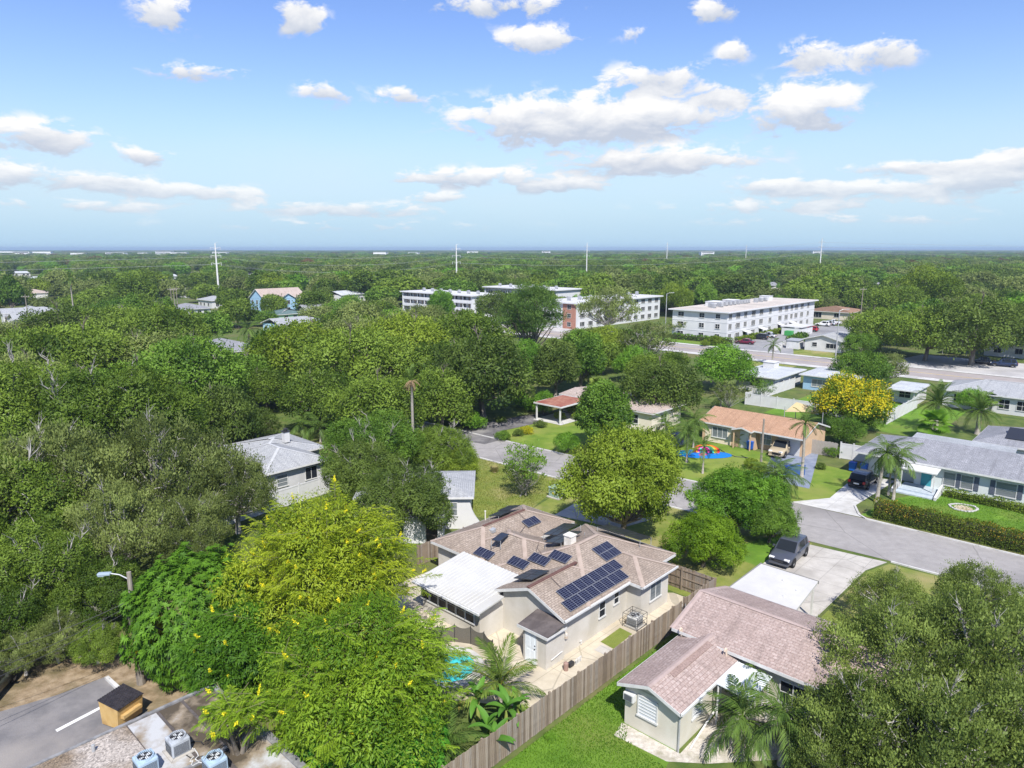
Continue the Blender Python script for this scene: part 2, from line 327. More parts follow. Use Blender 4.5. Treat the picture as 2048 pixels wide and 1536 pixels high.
# lawns
sheet('lawn', GP([(925, 1600), (1000, 1536), (1110, 1452), (1215, 1372), (1300, 1308), (1360, 1262), (1400, 1235), (1400, 1330), (1390, 1430), (1330, 1536), (1300, 1620)]), .012, GRASS)          # beside the pink roofed house
sheet('lawn', WP([(43, 40), (55.2, 44), (54.6, 61), (50, 64), (40, 62), (38.5, 54), (41, 47)]), .012, GRASSD)                       # behind the solar house
sheet('lawn', WP([(41.5, 19), (56.8, 19), (55.6, 43), (46, 41), (42, 36)]), .010, GRASSD)
sheet('lawn', WP([(66.1, 21.5), (79.5, 21.5), (80, 44), (80, 61.5), (72, 62.5), (66, 63.0), (62.7, 60.1), (63.2, 52), (63.3, 47), (65.2, 27)]), .012, mat('lawn_mixed', (.095, .175, .016), (.195, .265, .038), .5, .95, c3=(.245, .255, .065), s3=.14, bump=.8, bscale=24, detail=9, lo=.3, hi=.7))
sheet('lawn', WP([(66.3, 18.2), (73, 17.2), (79.5, 14), (82, -20), (66.4, -40)]), .014, GRASS)                                   # inside the hedge
sheet('lawn', WP([(41.5, 14.2), (54.6, 14.0), (57.0, 13.2), (57.3, 6.5), (47, 4), (41, 8)]), .012, GRASSD)
sheet('lawn', WP([(56.2, 18.9), (56.4, 22), (50, 24), (49.5, 18.6)]), .016, GRASS)
sheet('lawn', WP([(100, 20), (122, 20), (122, 42), (100, 42)]), .012, GRASS)
sheet('lawn', WP([(139, 55), (146, 55), (146, 70), (139, 70)]), .012, GRASSD)
sheet('lawn', WP([(162.2, 44), (171, 44), (171, 63), (162.2, 66)]), .012, GRASSD)
sheet('lawn', WP([(162.2, 79), (172, 79), (172, 106), (162.2, 106)]), .012, GRASS)
sheet('lawn', GP([(0, 668), (60, 662), (110, 672), (80, 690), (0, 712), (-60, 712), (-60, 668)]), .012, GRASS)
sheet('lawn', GP([(30, 1012), (110, 1000), (130, 985), (60, 985)]), .012, GRASS)
sheet('lawn', GP([(640, 795), (700, 785), (760, 800), (640, 812)]), .012, GRASS)
# driveways
sheet('driveway', WP([(57.2, 13.4), (56.4, 19.6), (53, 20.4), (49, 20.4), (42.5, 18.9), (42.5, 14.4), (54.5, 14.2)]), .024, CONC)
sheet('driveway', WP([(65.3, 24.2), (65.8, 17.8), (68.5, 19.3), (79, 18.6), (79, 22.2), (69, 21.8)]), .024, CONCW)
BLUEC = mat('blue_grey_concrete', (.17, .20, .27), (.23, .26, .33), 1.2, .85)  # mottled grey-blue concrete colour of the drive
sheet('driveway', WP([(70.4, 24.3), (70.2, 29.2), (83.5, 33.3), (83.8, 28.2)]), .024, BLUEC)
sheet('driveway_patch', GP([(1567, 930), (1610, 930), (1608, 951), (1563, 951)]), .030, mat('blue_patch', (.025, .07, .20), (.04, .095, .25), 2, .8))
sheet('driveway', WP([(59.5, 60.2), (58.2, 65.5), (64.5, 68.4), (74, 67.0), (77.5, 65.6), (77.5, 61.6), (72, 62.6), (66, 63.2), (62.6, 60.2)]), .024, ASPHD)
sheet('parking_lot', WP([(162.0, 62), (162.0, 79), (176, 84), (215, 84), (232, 78), (232, 62), (190, 60), (172, 66)]), .022, mat('lot_asphalt', (.235, .235, .245), (.29, .29, .295), .6, .93, c3=(.20, .20, .21), s3=.1))
sheet('parking_lot', WP([(160.2, -80), (160.2, 44), (182, 40), (182, -80)]), .024, mat('lot_pale', (.40, .39, .385), (.47, .455, .45), .5, .93, c3=(.33, .32, .32), s3=.12))
sheet('parking_lot', WP([(150, 120), (172, 118), (172, 205), (150, 205)]), .018, MATS['lot_pale'])
# foreground lot and litter strip, lower left
LOT = GP([(-140, 1700), (-140, 1440), (0, 1424), (110, 1392), (190, 1362), (215, 1352), (300, 1430), (330, 1560), (200, 1720)])
sheet('parking_lot', LOT, .020, mat('near_asphalt', (.155, .150, .155), (.215, .205, .205), .8, .92, c3=(.27, .25, .235), s3=.22, bump=.25, bscale=18))
sheet('leaf_litter', GP([(-60, 1440), (0, 1426), (110, 1394), (190, 1364), (230, 1395), (310, 1470), (470, 1420), (440, 1300), (300, 1280), (240, 1290), (130, 1290), (-60, 1330)]), .010, mat('leaf_litter', (.20, .145, .085), (.33, .255, .17), 1.6, .95, c3=(.12, .10, .05), s3=.45, bump=.4, bscale=12))
sheet('parking_line', GP([(109, 1461), (113, 1465), (232, 1402), (228, 1399)]), .026, mat('white_road_paint', (.78, .78, .77), (.66, .66, .65), 6, .8))
# kerbs along the street
def kerb(pts, w=.18, h=.11):
    mb = MB()
    for a, b in zip(pts, pts[1:]):
        a, b = Vector(a), Vector(b); d = (b - a).normalized(); n = Vector((-d.y, d.x, 0)) * w
        mb.prism([a[:2], b[:2], (b + n)[:2], (a + n)[:2]], 0, h)
    return struct(mb.build('kerb', CONCW))
kerb(WP([(65.95, -40), (65.65, 17.4)])); kerb(WP([(65.65, 17.4), (66.3, 18.2), (68.4, 19.2)])); kerb(WP([(65.35, 24.4), (65.25, 26), (62.95, 49), (62.4, 59.6)]))
kerb(list(reversed(WP([(58.25, -40), (57.35, 13.2)])))); kerb(list(reversed(WP([(56.55, 19.8), (56.5, 26), (55.3, 45), (54.7, 60)]))))
kerb(list(reversed(WP([(54.7, 60), (53.4, 100), (51.4, 170)])))); kerb(WP([(62.3, 60.4), (60.85, 100), (59.05, 170)]))
# paving round the solar house
PAV = paving('patio', (.455, .40, .305), (.565, .505, .40), (.385, .335, .255), 2.6, .22, .35)
# ------------------------------------------------------------------ building kit
def roof_faces(w):
    u0, u1, v0, v1, ze, k, ax, e0, e1 = w
    if ax == 'v':
        f = roof_faces((v0, v1, u0, u1, ze, k, 'u', e0, e1))
        return [[(p[1], p[0], p[2]) for p in reversed(q)] for q in f]
    h = (v1 - v0) / 2; zr = ze + k * h; vm = (v0 + v1) / 2
    a = u0 + (h if e0 == 'h' else 0); b = u1 - (h if e1 == 'h' else 0)
    F = [[(u0, v0, ze), (u1, v0, ze), (b, vm, zr), (a, vm, zr)], [(u1, v1, ze), (u0, v1, ze), (a, vm, zr), (b, vm, zr)]]
    if e0 == 'h': F.append([(u0, v1, ze), (u0, v0, ze), (a, vm, zr)])
    if e1 == 'h': F.append([(u1, v0, ze), (u1, v1, ze), (b, vm, zr)])
    return F
def add_roof(root, wings, m_roof, m_trim, t=.17, name='roof', ridge_mat=None):
    top = MB(); tr = MB()
    for wi, w in enumerate(wings):
        dz = -.012 * wi
        for f in roof_faces(w):
            P = [Vector(p) + Vector((0, 0, dz)) for p in f]
            n = (P[1] - P[0]).cross(P[2] - P[0]).normalized()
            if n.z < 0: P.reverse(); 
            lows = sorted(P, key=lambda q: q.z)[:2]; e = (lows[1] - lows[0]).normalized()
            n = (P[1] - P[0]).cross(P[2] - P[0]).normalized(); s = n.cross(e)
            top.face(P, 0, [(p.dot(e), p.dot(s)) for p in P])
            tr.face([p - Vector((0, 0, t)) for p in reversed(P)], 0)
            for i in range(len(P)):                     # fascia only along outer edges
                a, b = P[i], P[(i + 1) % len(P)]
                u0, u1, v0, v1 = w[:4]
                onb = lambda c: abs(c[0] - u0) < 1e-4 or abs(c[0] - u1) < 1e-4 or abs(c[1] - v0) < 1e-4 or abs(c[1] - v1) < 1e-4
                same = any(abs(a[j] - lim) < 1e-4 and abs(b[j] - lim) < 1e-4 for j, lim in ((0, u0), (0, u1), (1, v0), (1, v1)))
                if onb(a) and onb(b) and same:
                    out = Vector((b.y - a.y, a.x - b.x, 0)).normalized() * .02
                    up = Vector((0, 0, .015))
                    tr.face([a + out + up, a + out - Vector((0, 0, t)), b + out - Vector((0, 0, t)), b + out + up], 0)
                    tr.face([a + up, a + out + up, b + out + up, b + up], 0)
    r = top.build(name, m_roof, root); tr.build('fascia', m_trim, r)
    # ridge and hip caps, a little paler than the field
    if ridge_mat:
        cp = MB(); seen = set()
        for wi, w in enumerate(wings):
            for f in roof_faces(w):
                for i in range(len(f)):
                    a, b = Vector(f[i]), Vector(f[(i + 1) % len(f)])
                    if max(a.z, b.z) - w[4] < .05 or (w[7] == 'g' and abs((a if w[6] == 'u' else Vector((a.y, 0, 0))).x - (w[0] if w[6] == 'u' else w[2])) < 1e-4 and abs(a.z - b.z) > .05): continue
                    key = tuple(sorted([tuple(round(q, 2) for q in a), tuple(round(q, 2) for q in b)]))
                    if key in seen: continue
                    seen.add(key); d = (b - a).normalized(); sd = Vector((-d.y, d.x, 0)).normalized() * .15; up = Vector((0, 0, .03 - .012 * wi)); dn = Vector((0, 0, -.03))
                    cp.face([a + sd + dn + up, a + up, b + up, b + sd + dn + up]); cp.face([a + up, a - sd + dn + up, b - sd + dn + up, b + up])
        cp.build('ridge_cap', ridge_mat, r)
    return r
_wc = {}
def add_window(root, face, wall, pos, z, w, h, n=2, rows=2, glass=None, frame=None, name='window', depth_=.05):
    """pane and frame share mesh data between alike windows; face is the outward side of the wall"""
    glass = glass or GLASS; frame = frame or TRIM
    key = (round(w, 2), round(h, 2), n, rows, glass.name, frame.name, depth_)
    if key not in _wc:
        p = MB(); p.box(-w / 2, -.012, 0, w / 2, 0.0, h)
        f = MB(); t = .055
        f.box(-w / 2 - t, -depth_, -t, -w / 2 + .01, 0, h + t); f.box(w / 2 - .01, -depth_, -t, w / 2 + t, 0, h + t)
        f.box(-w / 2 - t - .03, -depth_ - .03, -t - .03, w / 2 + t + .03, 0, .01); f.box(-w / 2 - t, -depth_ + .004, h - .01, w / 2 + t, 0, h + t)
        for i in range(1, n): f.box(-w / 2 + w * i / n - .022, -depth_ + .012, 0, -w / 2 + w * i / n + .022, 0, h)
        for i in range(1, rows): f.box(-w / 2, -depth_ + .016, h * i / rows - .02, w / 2, 0, h * i / rows + .02)
        _wc[key] = (p.mesh(name, glass), f.mesh('frame', frame))
    rz = {'-v': 0, '+u': R(90), '+v': R(180), '-u': R(-90)}[face]
    eps = .012
    loc = {'-v': (pos, wall - eps, z), '+v': (pos, wall + eps, z), '-u': (wall - eps, pos, z), '+u': (wall + eps, pos, z)}[face]
    o = link(name, _wc[key][0], root, loc, rz); link('frame', _wc[key][1], o)
    return o
def add_door(root, face, wall, pos, w=.92, h=2.05, m=None, name='door', z=.03, panels=True):
    d = MB(); d.box(-w / 2, -.04, 0, w / 2, 0, h)
    if panels:
        for (a, b, c, e) in ((-.36, .08, -.06, .42), (.06, .08, .36, .42), (-.36, .5, -.06, .95), (.06, .5, .36, .95)):
            d.box(a * w, -.055, b * h, c * w, -.03, e * h)
    rz = {'-v': 0, '+u': R(90), '+v': R(180), '-u': R(-90)}[face]; eps = .012
    loc = {'-v': (pos, wall - eps, z), '+v': (pos, wall + eps, z), '-u': (wall - eps, pos, z), '+u': (wall + eps, pos, z)}[face]
    o = d.build(name, m or TRIM, root, loc=loc, rz=rz)
    f = MB(); f.box(-w / 2 - .07, -.05, 0, -w / 2 - .002, 0, h + .07); f.box(w / 2 + .002, -.05, 0, w / 2 + .07, 0, h + .07); f.box(-w / 2 - .002, -.05, h + .002, w / 2 + .002, 0, h + .07); f.build('frame', TRIM, o)
    hd = MB(); hd.box(w / 2 - .12, -.10, 1.0, w / 2 - .06, -.04, 1.04); hd.build('handle', DARK, o)
    hd = MB(); hd.box(w / 2 - .12, -.07, 1.18, w / 2 - .06, -.04, 1.24); hd.build('lock', DARK, o)
    return o
def add_walls(root, rects, m, name='wall', gables=()):
    mb = MB()
    for (u0, u1, v0, v1, h) in rects: mb.box(u0, v0, -.02, u1, v1, h)
    for g in gables: mb.add(g, [(0, 1, 2), (3, 5, 4), (0, 3, 4, 1), (1, 4, 5, 2), (2, 5, 3, 0)])
    return mb.build(name, m, root)
def slab(poly, z, t, mb, mi=0):
    """flat or tilted slab: poly of (u, v, z_top)"""
    n = len(poly); V = [(p[0], p[1], p[2] - t) for p in poly] + [tuple(p) for p in poly]
    mb.add(V, [tuple(range(n - 1, -1, -1)), tuple(range(n, 2 * n))] + [(i, (i + 1) % n, n + (i + 1) % n, n + i) for i in range(n)], mi)
# ------------------------------------------------------------------ the solar house
STUCCO = mat('stucco_cream', (.50, .475, .425), (.565, .54, .495), .8, .9, c3=(.47, .44, .38), s3=.5, bump=.12, bscale=20)
SH_BR = shingle('shingle_brown', (.295, .240, .196), (.365, .302, .252), (.230, .183, .148), .15, .32)
CAP_BR = mat('ridge_cap_pale', (.39, .315, .265), (.34, .27, .225), 2, .9)
HU, HV = 29.46, 23.33
main = thing('solar_house', 'cream stucco house with brown shingle roof covered in solar panels', 'house', W(HU, HV), GRID)
K = .385; EZ = 2.70
WINGS = [(2.3, 12.6, 0.0, 8.0, EZ, K, 'u', 'h', 'h'), (0.0, 7.0, 0.01, 5.70, EZ, K, 'u', 'g', 'h'), (2.15, 12.4, 8.95, 14.5, EZ, K, 'u', 'h', 'h'),
         (2.31, 8.3, 5.0, 12.4, EZ, K, 'v', 'h', 'h'), (6.75, 10.95, -1.05, 4.5, EZ, K, 'v', 'h', 'h')]
add_roof(main, WINGS, SH_BR, TRIM, .18, ridge_mat=CAP_BR)
wh = EZ - .02
wall = add_walls(main, [(.35, 6.6, .45, 5.3, wh), (2.7, 12.2, .46, 7.6, wh - .01), (2.55, 12.0, 9.3, 14.1, wh), (2.71, 8.0, 5.2, 12.0, wh - .02), (7.15, 10.55, -.65, 3, wh), (-1.75, 2.6, 5.31, 10.75, 2.25)], STUCCO,
                 gables=[[(.35, .45, wh), (.35, 5.3, wh), (.35, 2.87, 3.62), (.5, .45, wh), (.5, 5.3, wh), (.5, 2.87, 3.62)]])
# dark recess wall between the wings at the back
# sunroom with white standing-seam roof
sr = MB(); SRP = [(-2.3, 4.75, 2.33), (-.12, 4.75, 2.58), (-.12, 5.32, 2.58), (2.28, 5.32, 2.86), (2.28, 11.05, 2.86), (-2.3, 11.05, 2.33)]
slab(SRP, 0, .10, sr)
WMETAL = mat('white_metal_roof', (.52, .52, .505), (.47, .47, .455), .8, .55, c3=(.44, .43, .40), s3=.3)
srr = sr.build('sunroom_roof', WMETAL, main)
rib = MB(); rib.add([(-2.3, -.05, 2.33), (2.28, -.05, 2.86), (2.28, .05, 2.86), (-2.3, .05, 2.33), (-2.3, -.03, 2.365), (2.28, -.03, 2.895), (2.28, .03, 2.895), (-2.3, .03, 2.365)], [(0, 1, 5, 4), (2, 3, 7, 6), (4, 5, 6, 7), (0, 4, 7, 3), (1, 2, 6, 5)])
rbm = rib.mesh('roof_seam', WMETAL)
for i in range(18): link('roof_seam', rbm, srr, (0, 5.5 + i * .32, .002))
gt = MB(); gt.box(-2.42, 4.72, 2.17, -2.31, 11.08, 2.31); gt.build('gutter', mat('gutter_grey', (.50, .51, .52), (.66, .66, .66), 4, .5), srr)
for i in range(6): add_window(main, '-u', -1.75, 6.15 + i * .86 * 1.0, 1.02, .74, 1.05, 1, 2, mat('bronze_screen', (.055, .047, .04), (.08, .07, .06), 3, .4))
add_window(main, '-v', .45, 4.35, 1.05, .62, 1.0, 1, 2)
add_window(main, '-v', .45, 5.9, 1.35, .5, .8, 1, 2)
add_window(main, '-v', -.65, 8.9, .95, 1.35, 1.35, 2, 1, GLASSB)
# shed lean-to at the corner
sh = MB(); slab([(-1.5, .05, 2.22), (.30, .05, 2.50), (.30, 2.35, 2.50), (-1.5, 2.35, 2.22)], 0, .05, sh)
shr = sh.build('shed_roof', mat('tar_felt', (.085, .072, .070), (.135, .115, .11), 1.5, .8, c3=(.06, .05, .05), s3=.6), main)
fs = MB(); fs.box(-1.53, .02, 2.06, -1.5, 2.38, 2.235); fs.box(-1.5, .02, 2.06, .3, .045, 2.2); fs.build('fascia', TRIM, shr)
shw = MB(); shw.prism([(-1.3, .28), (.36, .28), (.36, 2.05), (-1.3, 2.05)], -.02, [2.19, 2.43, 2.43, 2.19]); shw.build('shed_wall', STUCCO, main)
add_door(main, '-u', -1.3, 1.42, .82, 2.02, mat('door_blue_white', (.70, .75, .79), rough=.5))
fl = MB()
for q in (-.09, .09): fl.lathe([(.02, 0), (.07, .02), (.09, .12), (.0, .13)], 10, c=(0, q))
fl.tube([(0, -.1, .02), (0, .1, .02)], .015); fl.build('flood_light', TRIM, main, loc=(-1.42, .22, 1.98))
for pts in ([(.38, .40, 0), (.38, .40, 2.45)], [(.1, .22, .62), (-.9, .22, .50)], [(2.2, .4, .1), (2.2, .4, .35), (2.0, .36, .35)]):
    pp = MB(); pp.tube(pts, .033, 8); pp.build('drain_pipe', TRIM, main)
bx = MB(); bx.bevbox(.55, .30, 1.15, .75, .44, 1.5, .02); bx.build('meter_box', mat('meter_grey', (.62, .60, .56), (.5, .4, .3), 6), main)
# gutters
gg = MB(); gg.box(.0, -.10, EZ - .13, 6.70, -.025, EZ - .01); gg.build('gutter', TRIM, main)
gg = MB(); gg.box(6.7, -1.15, EZ - .13, 11.0, -1.075, EZ - .01); gg.build('gutter', TRIM, main)
# chimney
ch = MB(); ch.box(-.3, -.3, 0, .3, .3, 1.0); ch.box(-.35, -.35, 1.0, .35, .35, 1.07); ch.box(-.2, -.2, 1.07, .2, .2, 1.13)
ch.build('chimney', mat('chimney_block', (.72, .69, .64), (.58, .54, .48), 2.5, .9, bump=.2), main, loc=(6.6, 4.85, 3.55))
# ridge vents
RV = mat('ridge_vent', (.115, .06, .05), (.16, .09, .075), 3, .8)
v1 = MB(); v1.box(.0, 2.75, 0, 4.75, 2.96, .10); v1.build('ridge_vent', RV, main, loc=(-.02, 0, 3.77))
v2 = MB(); v2.box(4.95, 11.62, 0, 9.5, 11.83, .10); v2.build('ridge_vent', RV, main, loc=(0, 0, 3.74))
vt = MB(); vt.lathe([(.05, 0), (.05, .7), (.075, .7), (.075, .78), (0, .78)], 10); vt.build('vent_pipe', mat('pvc_dirty', (.62, .60, .52)), main, loc=(7.6, 14.2, 2.8))
vt = MB(); vt.prism([(-.18, -.18), (.18, -.18), (.18, .18), (-.18, .18)], -.1, [.1, .18, .18, .1]); vt.build('roof_vent', STEEL, main, loc=(5.2, 11.0, 3.55))
# solar panels
CELL = bpy.data.materials.new('solar_cells'); CELL.use_nodes = True
def solar_cells():
    nt = CELL.node_tree; N = nt.nodes; L = nt.links; b = N['Principled BSDF']; b.inputs['Roughness'].default_value = .25; b.inputs['Specular IOR Level'].default_value = .28
    uv = N.new('ShaderNodeUVMap'); br = N.new('ShaderNodeTexBrick'); L.new(uv.outputs[0], br.inputs['Vector']); br.offset = 0
    br.inputs['Scale'].default_value = 1; br.inputs['Brick Width'].default_value = .26; br.inputs['Row Height'].default_value = .13; br.inputs['Mortar Size'].default_value = .009
    br.inputs['Color1'].default_value = (.006, .007, .022, 1); br.inputs['Color2'].default_value = (.008, .010, .028, 1); br.inputs['Mortar'].default_value = (.13, .145, .21, 1)
    L.new(br.outputs[0], b.inputs['Base Color'])
solar_cells()
BLK = bpy.data.materials.new('solar_cells_black'); BLK.use_nodes = True
_b = BLK.node_tree.nodes['Principled BSDF']; _b.inputs['Base Color'].default_value = (.022, .024, .032, 1); _b.inputs['Roughness'].default_value = .28
_pc = {}
def panel(P0, du, dv, rows=1, cols=1, black=False, n_gap=.02):
    """grid of panels from corner P0, du along the rows, dv across; every panel a part with frame sub-part"""
    P0, du, dv = Vector(P0), Vector(du), Vector(dv)
    X, Y = du.normalized(), dv.normalized(); Zn = X.cross(Y)
    if Zn.z < 0: Zn = -Zn
    w, h = du.length / cols - n_gap, dv.length / rows - n_gap
    key = (round(w, 2), round(h, 2), black)
    if key not in _pc:
        s = MB(); s.face([(0, 0, .04), (w, 0, .04), (w, h, .04), (0, h, .04)], 0, [(0, 0), (w / w * .78 * 2, 0), (w / w * .78 * 2, .78), (0, .78)])
        fr = MB(); t = .02
        fr.box(0, 0, 0, w, t, .05); fr.box(0, h - t, 0, w, h, .05); fr.box(0, t, 0, t, h - t, .05); fr.box(w - t, t, 0, w, h - t, .05); fr.box(w / 2 - .013, t, .02, w / 2 + .013, h - t, .046)
        _pc[key] = (s.mesh('solar_panel', BLK if black else CELL), fr.mesh('panel_frame', mat('panel_frame_black', (.04, .04, .045), rough=.4) if black else mat('panel_frame', (.20, .21, .25), rough=.4)))
    Mx = Matrix((X, Y, Zn)).transposed().to_4x4()
    for i in range(rows):
        for j in range(cols):
            p = P0 + X * (j * du.length / cols) + Y * (i * dv.length / rows)
            o = link('solar_panel', _pc[key][0], main); o.matrix_local = Matrix.Translation(p + Zn * .07) @ Mx
            link('panel_frame', _pc[key][1], o)
            rl = MB()
def panel_px(cs, z, rows, cols):
    zz = z if isinstance(z, tuple) else (z,) * 4
    inv = Matrix.Rotation(-GRID, 4, 'Z'); q4 = [inv @ (G(*c_, z_) - W(HU, HV)) for c_, z_ in zip(cs, zz)]
    panel(q4[0], q4[1] - q4[0], q4[3] - q4[0], rows, cols, True)
    for c_ in q4:
        lg = MB(); lg.tube([c_ + Vector((0, 0, .08)), Vector((c_.x, c_.y, max(2.6, c_.z - .5)))], .022, 5); lg.build('rack_leg', STEEL, main)
sl = lambda v: EZ + K * v
panel((1.30, 1.02, sl(1.02)), (6.15, 0, 0), (0, .77, K * .77), 1, 4)
panel((.85, .24, sl(.24)), (6.15, 0, 0), (0, .77, K * .77), 1, 4)
panel((6.78, 1.90, sl(1.90)), (1.80, 0, 0), (0, 1.28, K * 1.28), 2, 1)
hu = lambda u: EZ + K * (u - 2.3)
for (a, b) in ((2.83, 7.32), (3.67, 6.18), (4.45, 5.02), (2.5, 10.28)): panel((a, b, hu(a) + .03), (0, -1.55, 0), (.74, 0, K * .74), 1, 1)
panel((8.1, 10.05, EZ + K * (10.05 - 8.95) + .02), (1.5, 0, 0), (0, .76, K * .76), 1, 1)
panel((1.05, 5.0, 3.22), (1.75, 0, 0), (0, -1.55, .40), 2, 2, True)
panel_px([(1086, 1071), (1129, 1049), (1160, 1052), (1114, 1073)], (3.45, 3.45, 3.65, 3.65), 2, 2)
panel_px([(1089, 1087), (1134, 1064), (1168, 1067), (1121, 1089)], (3.68, 3.68, 3.95, 3.95), 2, 2)
panel_px([(982, 1082), (1009, 1069), (1027, 1070), (1000, 1084)], 3.85, 1, 1)
panel_px([(977, 1034), (1013, 1013), (1041, 1013), (996, 1035)], (3.25, 3.25, 3.6, 3.6), 1, 2)
panel_px([(1194, 1056), (1279, 1083), (1301, 1077), (1216, 1051)], (3.80, 3.80, 3.5, 3.5), 2, 3)
cd = MB()
for pts in ([(4.4, 5.5, 3.6), (4.9, 6.4, 3.75), (5.6, 6.8, 3.85)], [(3.3, 9.4, 3.2), (3.8, 9.2, 3.4), (4.5, 9.9, 3.4)], [(5.9, 10.0, 3.2), (6.6, 9.7, 3.15), (8.1, 10.3, 3.35)], [(8.6, 10.8, 3.5), (8.7, 11.6, 3.8)], [(1.9, 1.85, 3.5), (2.0, 2.8, 3.86)]):
    cd.tube(pts, .02, 5)
cd.build('conduit', mat('conduit_brown', (.16, .12, .10)), main)
cp = MB()
cp_o = struct(sheet('patio', WP([(HU + a, HV + b) for a, b in [(-7.5, 3.2), (-5.2, -.2), (-3.4, -2.55), (12, -2.4), (12, -.3), (11, 1), (.3, 2), (1, 6), (-1, 10.5), (1.8, 11), (2.3, 15.0), (-2.5, 15.2), (-4.8, 12), (-5, 7.5)]]), .022, PAV))
sheet('garden_path', WP([(HU + a, HV + b) for a, b in [(-3.2, -2.5), (11.9, -2.35), (11.9, -1.45), (-2.6, -1.55)]]), .032, CONC)
sheet('planting_strip', WP([(HU + a, HV + b) for a, b in [(3.2, -1.3), (5.4, -1.2), (5.5, -.2), (3.3, -.25)]]), .034, GRASSD)
sheet('paving_slab', WP([(HU + a, HV + b) for a, b in [(2.3, -1.3), (3.1, -1.3), (3.1, -.5), (2.3, -.5)]]), .036, CONC)
# ------------------------------------------------------------------ pink roofed house
SH_PK = shingle('shingle_pink', (.345, .268, .240), (.415, .335, .305), (.300, .230, .205), .20, .32, (.27, .195, .17))
CREAM = mat('siding_cream', (.55, .525, .445), (.59, .57, .50), 1.4, .7, c3=(.51, .475, .395), s3=.5)
PO = G(1363, 1425, 2.4); pink = thing('pink_roof_house', 'cream house with pinkish shingle roof beside the bright lawn and board fence', 'house', (PO.x, PO.y, 0), GRID)
KP = .34
PW = [(5.75, 12.6, -7.0, 3.95, 2.78, .30, 'v', 'g', 'g'), (-.15, 6.3, 0.0, 3.6, 2.4, KP, 'u', 'g', 'g')]
add_roof(pink, PW, SH_PK, TRIM, .16, ridge_mat=mat('ridge_cap_pink', (.40, .315, .288), (.35, .272, .246), 2, .9))
add_walls(pink, [(.25, 6.2, .3, 3.35, 2.38), (6.15, 12.2, -6.6, 3.5, 2.74)], CREAM,
          gables=[[(.25, .3, 2.3), (.25, 3.35, 2.3), (.25, 1.82, 2.86), (.4, .3, 2.3), (.4, 3.35, 2.3), (.4, 1.82, 2.86)], [(6.15, 3.5, 2.6), (12.2, 3.5, 2.6), (9.17, 3.5, 3.6), (6.15, 3.4, 2.6), (12.2, 3.4, 2.6), (9.17, 3.4, 3.6)]])
SHUT = mat('storm_shutter', (.50, .53, .56), (.62, .64, .66), 5, .5, stretch=(.3, .3, 9))
add_window(pink, '-u', .25, 2.0, .95, 1.05, 1.05, 1, 6, SHUT)
add_window(pink, '-v', .3, 2.05, 1.05, .9, .95, 1, 5, SHUT)
wa = MB(); wa.bevbox(-.28, -.3, 0, .05, .3, .42, .02); wu = wa.build('window_air_conditioner', TRIM, pink, loc=(.25, 3.0, 1.55))
gl = MB(); gl.box(-.30, -.22, .06, -.285, .22, .36)
for i in range(5): gl.box(-.315, -.22, .08 + i * .06, -.30, .22, .10 + i * .06)
gl.build('grille', mat('grille_grey', (.10, .11, .12)), wu)
rd = MB(); rd.box(-.42, -.35, 0, .42, .35, .03); ov = rd
rp_ = MB(); rp_.add([(1.0, 1.2, 2.40 + KP * 1.2 + .0), (5.0, 1.2, 2.40 + KP * 1.2), (5.0, 1.5, 2.40 + KP * 1.5), (1.0, 1.5, 2.40 + KP * 1.5), (1.0, 1.2, 2.46 + KP * 1.2), (5.0, 1.2, 2.46 + KP * 1.2), (5.0, 1.5, 2.44 + KP * 1.5), (1.0, 1.5, 2.44 + KP * 1.5)], [(4, 5, 6, 7), (0, 1, 5, 4), (1, 2, 6, 5), (2, 3, 7, 6), (3, 0, 4, 7)])
rp_.build('raised_shingle_strip', SH_PK, pink, loc=(.6, .15, .02))
for (a, b, z) in ((5.95, 3.35, 2.62), (5.75, .55, 2.62)):
    q = MB(); q.tube([(0, 0, -.1), (0, 0, .35), (.1, 0, .42), (.2, 0, .38), (.22, 0, .28)], .055, 8); q.build('gooseneck_vent', mat('vent_tan', (.55, .45, .36)), pink, loc=(a - .15, b, z), rz=R(180))
# downspouts and white corner post
q = MB(); q.tube([(.22, .22, 0), (.22, .22, 2.3)], .05, 6); q.build('downspout', STEEL, pink)
q = MB(); q.tube([(4.4, .18, 2.3), (4.4, .18, .9), (3.9, .1, .6), (1.6, .0, .12), (.8, -.1, .05)], .05, 6); q.build('downspout', TRIM, pink)
gu = MB(); gu.box(-.1, -.1, 2.26, 5.7, -.02, 2.38); gu.build('gutter', TRIM, pink)
# metal patio awning on posts
aw = MB(); slab([(3.35, -.06, 2.33), (5.7, -.06, 2.45), (5.7, -1.95, 2.40), (3.35, -1.95, 2.22)], 0, .06, aw); awo = aw.build('patio_awning', mat('awning_white', (.70, .74, .76), (.60, .63, .65), 2, .4), pink)
sm = MB(); sm.add([(3.35, -.02, 2.36), (5.7, -.02, 2.48), (5.7, .02, 2.48), (3.35, .02, 2.36), (3.35, 0, 2.40), (5.7, 0, 2.52)], [(0, 1, 5, 4), (2, 3, 4, 5)]); sme = sm.mesh('awning_rib', MATS['awning_white'])
for i in range(8): link('awning_rib', sme, awo, (0, -.18 - i * .23, -.03 - .012 * i))
for (a, b) in ((3.45, -1.85), (5.5, -1.85), (3.45, -.12)):
    q = MB(); q.tube([(a, b, 0), (a, b, 2.25)], .05, 6); q.build('post', TRIM, pink)
add_window(pink, '-u', 6.15, -2.9, .95, 1.3, 1.2, 2, 2); add_window(pink, '-u', 6.15, -5.0, .95, 1.1, 1.2, 2, 2)
add_door(pink, '-u', 6.15, -.9, .9, 2.0, WHITE)
